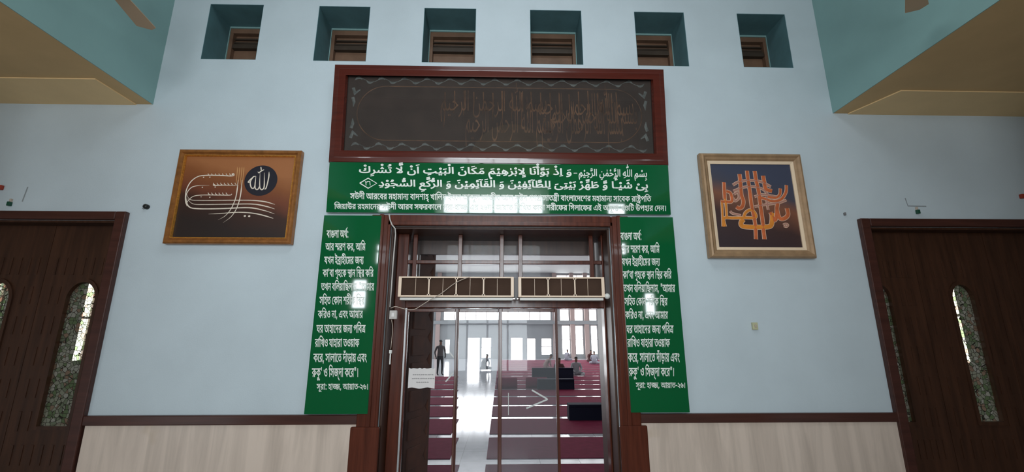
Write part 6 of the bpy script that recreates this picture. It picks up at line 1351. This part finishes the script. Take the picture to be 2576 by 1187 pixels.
# ------------------------------------------------------------------ air curtains over the door
def air_curtain(x0, x1, cells, label):
    y0, y1, z0, z1 = 3.965, 4.15, 2.168, 2.352
    t = empty('air_curtain', (x0, y0, z0)); tag(t, label, 'air curtain', 'air curtains over the doorway')
    W, H, D = x1 - x0, z1 - z0, y1 - y0
    f = MB()
    f.box(0, 0.028, 0, 0.012, 0, H); f.box(W - 0.028, W, 0, 0.012, 0, H)
    f.box(0.028, W - 0.028, 0, 0.012, H - 0.014, H); f.box(0.028, W - 0.028, 0, 0.012, 0, 0.014)
    f.box(0, 0.006, 0.012, D, 0, H); f.box(W - 0.006, W, 0.012, D, 0, H)
    f.box(0.006, W - 0.006, 0.012, D, H - 0.006, H); f.box(0.006, W - 0.006, 0.012, D, 0, 0.006)
    f.build('housing', M['alu'], t, bevel=0.002)
    MB().box(0.02, W - 0.02, 0.03, 0.05, 0.01, H - 0.01).build('grille_panel', M['shutter_brown'], t)
    n = cells
    for i in range(1, n):
        x = 0.028 + (W - 0.056) * i / n
        d = MB()
        d.box(x - 0.006, x + 0.006, 0.0, 0.014, 0.014, H - 0.014)
        d.box(x - 0.014, x + 0.014, 0.0, 0.012, 0.014, 0.024); d.box(x - 0.014, x + 0.014, 0.0, 0.012, H - 0.024, H - 0.014)
        d.build('divider', M['alu'], t)
    for i in range(n):
        x = 0.028 + (W - 0.056) * (i + 0.5) / n
        MB().box(x - 0.0015, x + 0.0015, 0.02, 0.03, 0.014, H - 0.014).build('guard_wire', M['alu'], t)
    lip = MB(); lip.box(0.015, W - 0.01, 0.02, 0.10, -0.028, -0.004); lip.build('outlet_lip', M['white_plastic'], t, bevel=0.003)
    return t


M['shutter_brown'] = plain('brown_grille', (0.060, 0.033, 0.022), 0.7, 0.1, var=0.15, scale=5)
air_curtain(-0.929, 0.116, 4, 'long cream framed air curtain with brown grille, left unit over the glass doors')
air_curtain(0.156, 0.945, 3, 'shorter cream framed air curtain with brown grille, right unit over the glass doors')
t = MB().box(0.112, 0.16, 4.0, 4.1, 2.17, 2.345).box(0.125, 0.147, 3.98, 4.0, 2.145, 2.22).build('mounting_bracket', M['ink'])
tag(t, 'small grey metal bracket between the two air curtains', 'bracket')

# white conduit, wires, switch box
c = lambda px, py, y=3.905: tuple(at(px, py, y))
pts = [c(979, 538, 3.90), c(981, 552, 3.90), c(986, 565), c(994, 575, 3.90), c(995, 590, 3.90), c(989, 660, 3.90), c(985, 720, 3.90), c(981, 772, 3.90)]
tag(MB().tube(pts, 0.0065, 8).build('wire_conduit', M['conduit'], smooth=True), 'thin white conduit running down the left door casing', 'conduit')
w = [c(983, 775, 3.90), c(995, 771, 3.90), c(1010, 775, 3.90), c(1030, 779, 3.91), c(1045, 777, 3.92), c(1060, 768, 3.93), c(1085, 752, 3.94), c(1110, 738, 3.945),
     c(1140, 715, 3.95), c(1165, 702, 3.955), c(1182, 697, 3.96)]
tag(MB().tube(smooth_path(w, 4), 0.0035, 6).build('power_cable', M['cable'], smooth=True), 'beige cable sagging across the left air curtain', 'cable')
sbx = empty('switch_box', at(990, 803, 3.905)); tag(sbx, 'small white switch box on the left door casing', 'switch')
MB().box(-0.032, 0.032, -0.03, 0.0, 0, 0.075).build('box_body', M['conduit'], sbx, bevel=0.004)
MB().box(-0.012, 0.012, -0.036, -0.03, 0.02, 0.055).build('rocker', M['paper'], sbx, bevel=0.002)
w = [c(985, 804, 3.90), c(988, 825, 3.90), c(986, 850, 3.90), c(983, 878, 3.90)]
tag(MB().tube(smooth_path(w, 4), 0.003, 6).build('hanging_wire', M['cable'], smooth=True), 'thin loose wire hanging below the white switch box', 'wire')
q = at(983, 889, 3.905)
m = MB(); m.box(-0.011, 0.011, -0.02, 0.0, 0, 0.03); m.box(-0.006, 0.006, -0.014, -0.006, -0.09, 0)
tag(m.build('wire_connector', M['white_plastic'], bevel=0.003), 'tiny white connector at the end of the hanging wire', 'connector').location = q
q = at(1527, 745, 3.98)
bl = empty('round_sensor', q); tag(bl, 'round white knob lamp beside the right air curtain', 'lamp')
MB().lathe([(0.004, -0.03), (0.018, -0.026), (0.026, -0.012), (0.026, 0.0), (0.02, 0.02), (0.012, 0.03)], (0, 0, 0), 'y').build('globe', M['white_plastic'], bl, smooth=True)
MB().lathe([(0.022, 0.02), (0.022, 0.035)], (0.0, 0, 0), 'y').build('holder', M['black'], bl, smooth=False)
MB().box(-0.008, 0.06, 0.025, 0.04, -0.01, 0.01).build('arm', M['black'], bl)

# notice on the glass and the pale arrow markings
q0 = at(1026, 976, 4.225); q1 = at(1095, 925, 4.225)
nt_ = empty('paper_notice', q0); tag(nt_, 'white paper notice taped to the left glass door', 'notice')
W, H = q1.x - q0.x, q1.z - q0.z
m = MB()
N = 12
top = [(W * i / N, H - 0.008 * abs(math.sin(i * 1.3))) for i in range(N + 1)]
bot = [(W * i / N, 0.006 * math.sin(i * 0.9)) for i in range(N + 1)]
a = [m.bm.verts.new((x, -0.002 * math.sin(i), z)) for i, (x, z) in enumerate(bot)]
b = [m.bm.verts.new((x, -0.002 * math.sin(i), z)) for i, (x, z) in enumerate(top)]
for i in range(N): m.bm.faces.new((a[i], a[i + 1], b[i + 1], b[i]))
sh = m.build('sheet', M['paper'], nt_, fix=False)
so = sh.modifiers.new('solid', 'SOLIDIFY'); so.thickness = 0.0008
rnd = random.Random(9)
for z, xa, xb in ((H * 0.66, W * .16, W * .92), (H * 0.47, W * .14, W * .93), (H * 0.29, W * .3, W * .72)):
    x = xa
    m = MB()
    while x < xb:
        wl = 0.007 + rnd.random() * 0.014
        pts = [Vector((x + wl * j / 5, z + 0.0035 * math.sin(j * 2.1 + x * 90))) for j in range(6)]
        m.ribbon(pts, 0.0042, -0.0035, 0.0005)
        x += wl + 0.006
    m.build('faint_writing', M['ink'], nt_, fix=False)
M['marking'] = plain('pale_marking', (0.62, 0.62, 0.6), 0.6, 0.2)


def marking(pts, w, label):
    P_ = [at(px, py, 4.224) for px, py in pts]
    o = P_[0].copy()
    m = MB()
    m.ribbon([Vector((p.x - o.x, p.z - o.z)) for p in P_], w, 0, 0.001)
    ob = m.build('arrow_marking', M['marking'], fix=False)
    ob.location = o
    s_ = ob.modifiers.new('solid', 'SOLIDIFY'); s_.thickness = 0.0006
    return tag(ob, label, 'marking')


marking([(1338, 981), (1376, 1003), (1378, 1004), (1324, 1027)], 0.014, 'pale arrowhead sticker pointing right on the third glass door')
marking([(1279, 988), (1279, 1044)], 0.006, 'thin vertical pale line sticker on the third glass door')
marking([(1130, 884), (1141, 899)], 0.012, 'short pale slanted sticker, upper one on the left glass door')
marking([(1140, 938), (1121, 960)], 0.012, 'short pale slanted sticker, lower one on the left glass door')

# ------------------------------------------------------------------ small things on the wall
o = empty('cable_gland', at(369, 520, 3.99)); tag(o, 'small round black wall fitting beside the left painting', 'wall fitting')
MB().lathe([(0.010, -0.028), (0.021, -0.022), (0.023, 0.0), (0.023, 0.01)], (0, 0, 0), 'y').build('knob', M['black'], o, smooth=True)
MB().tube([(-0.015, 0.004, -0.01), (-0.03, 0.004, -0.02), (-0.042, 0.004, -0.012)], 0.003).build('wire_end', M['ink'], o)
M['green_plastic'] = plain('dark_green_plastic', (0.01, 0.07, 0.04), 0.4, 0.4)
for px, py, lb in ((25, 513, 'small dark green hook above the left side door'), (2308, 533, 'small dark green hook above the right side door')):
    o = empty('wall_hook', at(px, py, 3.99)); tag(o, lb, 'hook', 'hooks over the side doors')
    MB().box(-0.012, 0.012, -0.02, 0.01, -0.02, 0.02).build('hook_body', M['green_plastic'], o, bevel=0.003)
    MB().box(-0.008, 0.008, -0.008, 0.01, 0.02, 0.05).build('hook_plate', M['cable'], o, bevel=0.002)
o = tag(MB().box(-0.008, 0.008, -0.012, 0.01, -0.014, 0.014).build('wall_peg', M['ink'], bevel=0.004), 'tiny grey peg on the wall by the right side door', 'peg')
o.location = at(2125, 538, 3.99)
o = empty('wall_socket', at(1899, 820, 3.985)); tag(o, 'small yellowed socket on the bare wall below the right painting', 'socket')
MB().box(-0.024, 0.024, -0.01, 0.015, -0.032, 0.032).build('plate', plain('yellowed_plastic', (0.50, 0.48, 0.30), 0.5), o, bevel=0.003)
MB().box(-0.008, 0.008, -0.016, -0.01, -0.012, 0.012).build('switch_key', M['cable'], o, bevel=0.002)
M['red_plastic'] = plain('red_plastic', (0.35, 0.04, 0.02), 0.4, 0.4)
for px, py, lb in ((2, 472, 'small red fitting at the left end of the wall'), (2571, 494, 'small red fitting at the right end of the wall')):
    o = tag(MB().box(-0.02, 0.02, -0.02, 0.01, -0.022, 0.022).build('alarm_fitting', M['red_plastic'], bevel=0.004), lb, 'alarm fitting')
    o.location = at(px, py, 3.99)
# faint unpainted traces of removed boxes
M['trace'] = plain('old_paint_trace', (0.26, 0.28, 0.29), 0.6, 0.2)
for pts, nm, lb in ((((70, 470), (56, 507)), 'paint_scar', 'faint slanted scar in the paint above the left side door'),
                    (((2277, 498), (2284, 518), (2330, 519)), 'paint_scar', 'faint bent scar in the paint above the right side door')):
    P_ = [at(px, py, 3.9995) for px, py in pts]
    o0 = P_[0].copy()
    m = MB(); m.ribbon([Vector((p.x - o0.x, p.z - o0.z)) for p in P_], 0.012, 0, 0.001)
    ob = m.build(nm, M['trace'], fix=False); ob.location = o0
    tag(ob, lb, 'paint mark')


# ------------------------------------------------------------------ ceiling fans
def fan(tip, tip2, width, length, nblades, label, zrod=6.8):
    """blade ends at the two tip corners; the hub lies 'length' behind them"""
    a, b = Vector(tip), Vector(tip2)
    mid = (a + b) / 2
    return mid


def ceiling_fan(hub, ang, length, width, z, label, zc):
    t = empty('ceiling_fan', (hub[0], hub[1], z)); tag(t, label, 'fan', 'ceiling fans over the porch')
    MB().lathe([(0.04, -0.10), (0.09, -0.08), (0.13, -0.02), (0.13, 0.03), (0.08, 0.08), (0.03, 0.11)], (0, 0, 0), 'z', 24).build('motor', M['fan'], t, smooth=True)
    MB().tube([(0, 0, 0.1), (0, 0, zc - z)], 0.012, 10).build('down_rod', M['fan'], t)
    MB().lathe([(0.012, zc - z - 0.1), (0.06, zc - z - 0.02), (0.07, zc - z)], (0, 0, 0), 'z', 20).build('canopy', M['fan'], t, smooth=True)
    for i in range(3):
        m = MB()
        w0, w1 = width * 0.75, width
        q = [(0.12, -0.02), (0.22, -w0 / 2), (length - 0.03, -w1 / 2), (length + 0.012, -w1 / 2 + 0.05), (length, w1 / 2), (0.22, w0 / 2), (0.12, 0.02)]
        lo = [m.bm.verts.new((x, y, -0.012 + y * 0.12)) for x, y in q]
        hi = [m.bm.verts.new((x, y, -0.006 + y * 0.12)) for x, y in q]
        m.bm.faces.new(lo[::-1]); m.bm.faces.new(hi)
        for j in range(len(q)):
            m.bm.faces.new((lo[j], lo[(j + 1) % len(q)], hi[(j + 1) % len(q)], hi[j]))
        bmesh.ops.rotate(m.bm, verts=m.bm.verts, cent=(0, 0, 0), matrix=Matrix.Rotation(ang + i * 2 * math.pi / 3, 3, 'Z'))
        m.build('blade', M['fan'], t)
    return t


for (ta, tb, back, lb) in (((345, 66), (397, 70), (312, 0), 'brown ceiling fan whose blade tip shows at the upper left'),
                           ((2277, 36), (2335, 6), (2300, -60), 'brown ceiling fan whose blade tip shows at the upper right')):
    zf = 4.3
    A, B, Cc = atz(*ta, zf), atz(*tb, zf), atz(*back, zf)
    mid = (A + B) / 2
    d = (mid - Cc); d.z = 0; d.normalize()
    wd = (A - B).length * abs((A - B).normalized().cross(d).z)
    L_ = 0.62
    hub = mid - d * L_
    ceiling_fan((hub.x, hub.y), math.atan2(d.y, d.x), L_, wd, zf, lb, 6.8)


# ------------------------------------------------------------------ carpets in the hall
ROWS = [5.2 + 1.86 * i for i in range(20)]
GAPS = [7.16, 8.95, 10.9, 12.85, 14.75, 16.8, 18.5, 20.3, 22.6]
edges = [5.35] + GAPS + [24.5 + 1.9 * i for i in range(9)]
for i in range(len(edges) - 1):
    a = edges[i] + (0.17 if i else 0.0); b = edges[i + 1] - 0.17
    xr = -0.21
    ob = MB().box(xr, 9.6, a, b, 0.001, 0.012).build('carpet_strip', M['maroon'])
    tag(ob, 'maroon carpet strip across the hall right of the aisle, row %s from the doorway' % ['nearest', 'second', 'third', 'fourth', 'fifth', 'sixth', 'seventh', 'eighth', 'ninth', 'tenth', 'eleventh', 'twelfth', 'thirteenth', 'fourteenth', 'fifteenth', 'sixteenth', 'seventeenth', 'eighteenth'][i],
        'carpet', 'carpet rows right of the aisle')
    if i < 9:
        xl = -0.096 * (a + b) / 2
        ob = MB().box(-9.6, xl, a, b, 0.001, 0.012).build('carpet_strip', M['maroon'])
        tag(ob, 'maroon carpet strip across the hall left of the aisle, row %s from the doorway' % ['nearest', 'second', 'third', 'fourth', 'fifth', 'sixth', 'seventh', 'eighth', 'ninth'][i],
            'carpet', 'carpet rows left of the aisle')


def bench(x0, x1, y, h, label):
    t = empty('floor_desk', ((x0 + x1) / 2, y, 0.012)); tag(t, label, 'desk', 'low dark desks on the carpets')
    w = (x1 - x0) / 2
    MB().box(-w, w, 0, 0.35, h - 0.05, h).build('desk_top', M['navy'], t, bevel=0.01)
    MB().box(-w + 0.02, w - 0.02, 0.03, 0.05, 0.0, h - 0.05).build('front_panel', M['navy'], t)
    for s in (-1, 1):
        MB().box(s * w, s * (w - 0.03), 0.02, 0.33, 0, h - 0.05).build('side_panel', M['navy'], t, bevel=0.004)
    return t


bench(1.55, 2.35, 10.45, 0.34, 'low dark desk nearest the doorway, seen through the open right door')
bench(1.35, 2.68, 16.6, 0.36, 'low dark desk in the middle of the hall, behind the nearest one')
bench(1.45, 3.35, 20.9, 0.48, 'low dark desk farthest from the doorway, beside the seated reader')

for x0, x1, y, lb in ((0.95, 1.75, 17.2, 'rolled maroon carpet lying left of the middle dark desk'), (-0.15, 0.62, 17.1, 'rolled maroon carpet lying beside the aisle')):
    t = empty('rolled_carpet', (x0, y, 0.012)); tag(t, lb, 'carpet roll', 'rolled carpets')
    m = MB(); m.lathe([(0.06, 0), (0.17, 0.0), (0.19, 0.03), (0.19, x1 - x0 - 0.03), (0.17, x1 - x0), (0.06, x1 - x0)], (0, 0, 0.19), 'x', 20)
    m.build('roll', M['maroon'], t, smooth=True)
    m = MB(); m.box(0, x1 - x0, -0.05, 0.30, 0, 0.02); m.build('loose_flap', M['maroon'], t, bevel=0.005)


# ------------------------------------------------------------------ people in the hall
def skinned(verts, edges_, radii, name, mat, parent=None):
    me = bpy.data.meshes.new(name)
    me.from_pydata(verts, edges_, [])
    bm = bmesh.new()
    bm.from_mesh(me)
    sk = bm.verts.layers.skin.verify()
    bm.verts.ensure_lookup_table()
    for i, r in enumerate(radii):
        bm.verts[i][sk].radius = (r, r) if not isinstance(r, tuple) else r
        bm.verts[i][sk].use_root = i == 0
    bm.to_mesh(me)
    bm.free()
    o = bpy.data.objects.new(name, me)
    COL.objects.link(o)
    s = o.modifiers.new('skin', 'SKIN'); s.use_smooth_shade = True
    u = o.modifiers.new('sub', 'SUBSURF'); u.levels = 2; u.render_levels = 2
    me.materials.append(mat)
    if parent is not None: o.parent = parent
    return o


def two_tone(name, cloth, legs, zs, zl, skin=(0.20, 0.11, 0.075)):
    """one body surface: skin above the collar, shirt, trousers below (object-space bands of clothing)"""
    m, nt, b = new_mat(name)
    L = nt.links.new
    tc = node(nt, 'ShaderNodeTexCoord'); sp = node(nt, 'ShaderNodeSeparateXYZ'); L(tc.outputs['Object'], sp.inputs[0])
    g1 = node(nt, 'ShaderNodeMath', operation='GREATER_THAN'); g1.inputs[1].default_value = zs
    g2 = node(nt, 'ShaderNodeMath', operation='GREATER_THAN'); g2.inputs[1].default_value = zl
    L(sp.outputs[2], g1.inputs[0]); L(sp.outputs[2], g2.inputs[0])
    a = node(nt, 'ShaderNodeMixRGB'); a.inputs[1].default_value = (*legs, 1); a.inputs[2].default_value = (*cloth, 1)
    L(g2.outputs[0], a.inputs[0])
    c = node(nt, 'ShaderNodeMixRGB'); c.inputs[2].default_value = (*skin, 1)
    L(g1.outputs[0], c.inputs[0]); L(a.outputs[0], c.inputs[1])
    L(c.outputs[0], b.inputs['Base Color'])
    b.inputs['Roughness'].default_value = 0.8
    return m


HEAD_PARTS = []


def head_bits(t, z, y=0.0, cap=None, s=1.0):
    mb = MB()
    n = 18
    for sgn in ():
        pass
    prof = [(0.088 * math.cos(a), 0.088 * math.sin(a) * 1.0) for a in [k * math.pi / 2 / 7 for k in range(7)]] + [(0.004, 0.09)]
    mb.lathe([(r * 1.04, h) for r, h in prof], (0, y + 0.012, z + 0.035), 'z', n)
    mb.build('cap' if cap else 'hair', cap or M['hair'], t, smooth=True)


def seated(x, y, rot, cloth, label, cap=None, lean=0.1, desk=False):
    t = empty('person', (x, y, 0.012), (0, 0, rot)); tag(t, label, 'person', 'worshippers in the hall')
    V = [(0, 0, 0.14), (0, -0.03 * lean, 0.34), (0, -lean * 0.5, 0.54), (0, -lean * 0.9, 0.64), (0, -lean * 1.2, 0.78), (0, -lean * 1.2 - 0.01, 0.86),
         (0.13, -0.08, 0.12), (0.38, -0.22, 0.11), (0.16, -0.42, 0.07), (-0.13, -0.08, 0.12), (-0.38, -0.22, 0.11), (-0.16, -0.44, 0.10),
         (0.19, -lean * 0.7, 0.57), (0.26, -0.10 - lean * 0.3, 0.36), (0.16, -0.30, 0.24), (-0.19, -lean * 0.7, 0.57), (-0.26, -0.10 - lean * 0.3, 0.36), (-0.16, -0.30, 0.24),
         (0.10, -0.36, 0.21), (-0.10, -0.36, 0.21), (0, -lean * 1.2 - 0.085, 0.81)]
    E = [(0, 1), (1, 2), (2, 3), (3, 4), (4, 5), (0, 6), (6, 7), (7, 8), (0, 9), (9, 10), (10, 11), (2, 12), (12, 13), (13, 14), (2, 15), (15, 16), (16, 17), (14, 18), (17, 19), (4, 20)]
    Rr = [0.16, (0.16, 0.12), (0.15, 0.10), 0.055, 0.085, 0.075, 0.11, 0.08, 0.05, 0.11, 0.08, 0.05, 0.07, 0.05, 0.035, 0.07, 0.05, 0.035, 0.03, 0.03, 0.02]
    skinned(V, E, Rr, 'body', two_tone('clothes_seated', cloth, cloth, 0.665, 0.2), t)
    for v in (1,):
        head_bits(t, 0.80, -lean * 1.2 + 0.0, cap)
    return t


wm = plain('white_cap', (0.7, 0.7, 0.7), 0.8)
seated(5.55, 38.0, 2.4, (0.30, 0.31, 0.36), 'person in pale grey clothes seated alone by the far windows', None)
seated(7.15, 36.2, 0.3, (0.10, 0.045, 0.045), 'person in dark clothes seated left of the pale grey pair by the far windows', None, 0.2)
seated(6.75, 32.6, 2.8, (0.36, 0.38, 0.44), 'person in light grey clothes seated nearest on the far right carpets', None)
seated(8.9, 36.0, 1.2, (0.40, 0.42, 0.50), 'person in white clothes seated at the far right edge of the doorway view', wm)
seated(2.6, 26.5, 2.0, (0.30, 0.22, 0.20), 'person in brown clothes bending forward in the middle of the hall', None, 0.35)
seated(2.75, 21.6, 0.2, (0.09, 0.035, 0.035), 'person in dark red clothes seated behind the farthest dark desk', None, 0.1)
seated(3.75, 22.6, 0.0, (0.30, 0.31, 0.33), 'person in grey clothes seated beside the one in dark red', None, 0.1)
seated(-1.0, 27.0, 0.6, (0.06, 0.07, 0.09), 'person in dark clothes sitting left of the aisle near the bright door', None, 0.3)

t = empty('person', (-3.05, 22.9, 0.012), (0, 0, 0.5)); tag(t, 'person in dark shirt and trousers standing in the hall behind the left glass door', 'person', 'worshippers in the hall')
V = [(0, 0, 0.93), (0, 0.01, 1.15), (0, 0, 1.38), (0, 0, 1.48), (0, -0.01, 1.60), (0, -0.01, 1.68), (0.10, 0, 0.86), (0.12, -0.01, 0.48), (0.12, 0.02, 0.09), (0.13, -0.14, 0.04),
     (-0.10, 0, 0.86), (-0.12, -0.03, 0.48), (-0.12, 0.02, 0.09), (-0.13, -0.14, 0.04), (0.20, 0, 1.39), (0.27, 0.02, 1.12), (0.22, -0.13, 0.92), (0.17, -0.19, 0.86),
     (-0.20, 0, 1.39), (-0.28, 0.04, 1.12), (-0.24, -0.06, 0.88), (-0.24, -0.09, 0.79), (0, -0.09, 1.58)]
E = [(0, 1), (1, 2), (2, 3), (3, 4), (4, 5), (0, 6), (6, 7), (7, 8), (8, 9), (0, 10), (10, 11), (11, 12), (12, 13), (2, 14), (14, 15), (15, 16), (16, 17), (2, 18), (18, 19), (19, 20), (20, 21), (4, 22)]
Rr = [(0.15, 0.11), (0.14, 0.10), (0.16, 0.10), 0.05, 0.085, 0.075, 0.09, 0.06, 0.04, 0.035, 0.09, 0.06, 0.04, 0.035, 0.06, 0.045, 0.033, 0.03, 0.06, 0.045, 0.033, 0.03, 0.018]
skinned(V, E, Rr, 'body', two_tone('clothes_standing', (0.10, 0.09, 0.09), (0.02, 0.02, 0.025), 1.49, 0.95), t)
head_bits(t, 1.62, -0.01)

# two lit tube lamps under the hall ceiling
for x, y, z, lb in ((-1.9, 20.0, 6.6, 'lit tube lamp hanging in the hall, left one seen through the transom'), (1.6, 24.0, 7.1, 'lit tube lamp hanging in the hall, right one seen through the transom')):
    t = empty('tube_lamp', (x, y, z)); tag(t, lb, 'lamp', 'tube lamps under the hall ceiling')
    MB().lathe([(0.02, -0.6), (0.02, 0.6)], (0, 0, 0), 'x', 10).build('tube', M['tube'], t, smooth=True)
    MB().box(-0.62, 0.62, -0.04, 0.04, 0.03, 0.08).build('batten', M['white_plastic'], t)
    MB().tube([(-0.4, 0, 0.08), (-0.4, 0, 8.0 - z)], 0.008, 6).build('rod', M['steel'], t)
    MB().tube([(0.4, 0, 0.08), (0.4, 0, 8.0 - z)], 0.008, 6).build('rod', M['steel'], t)
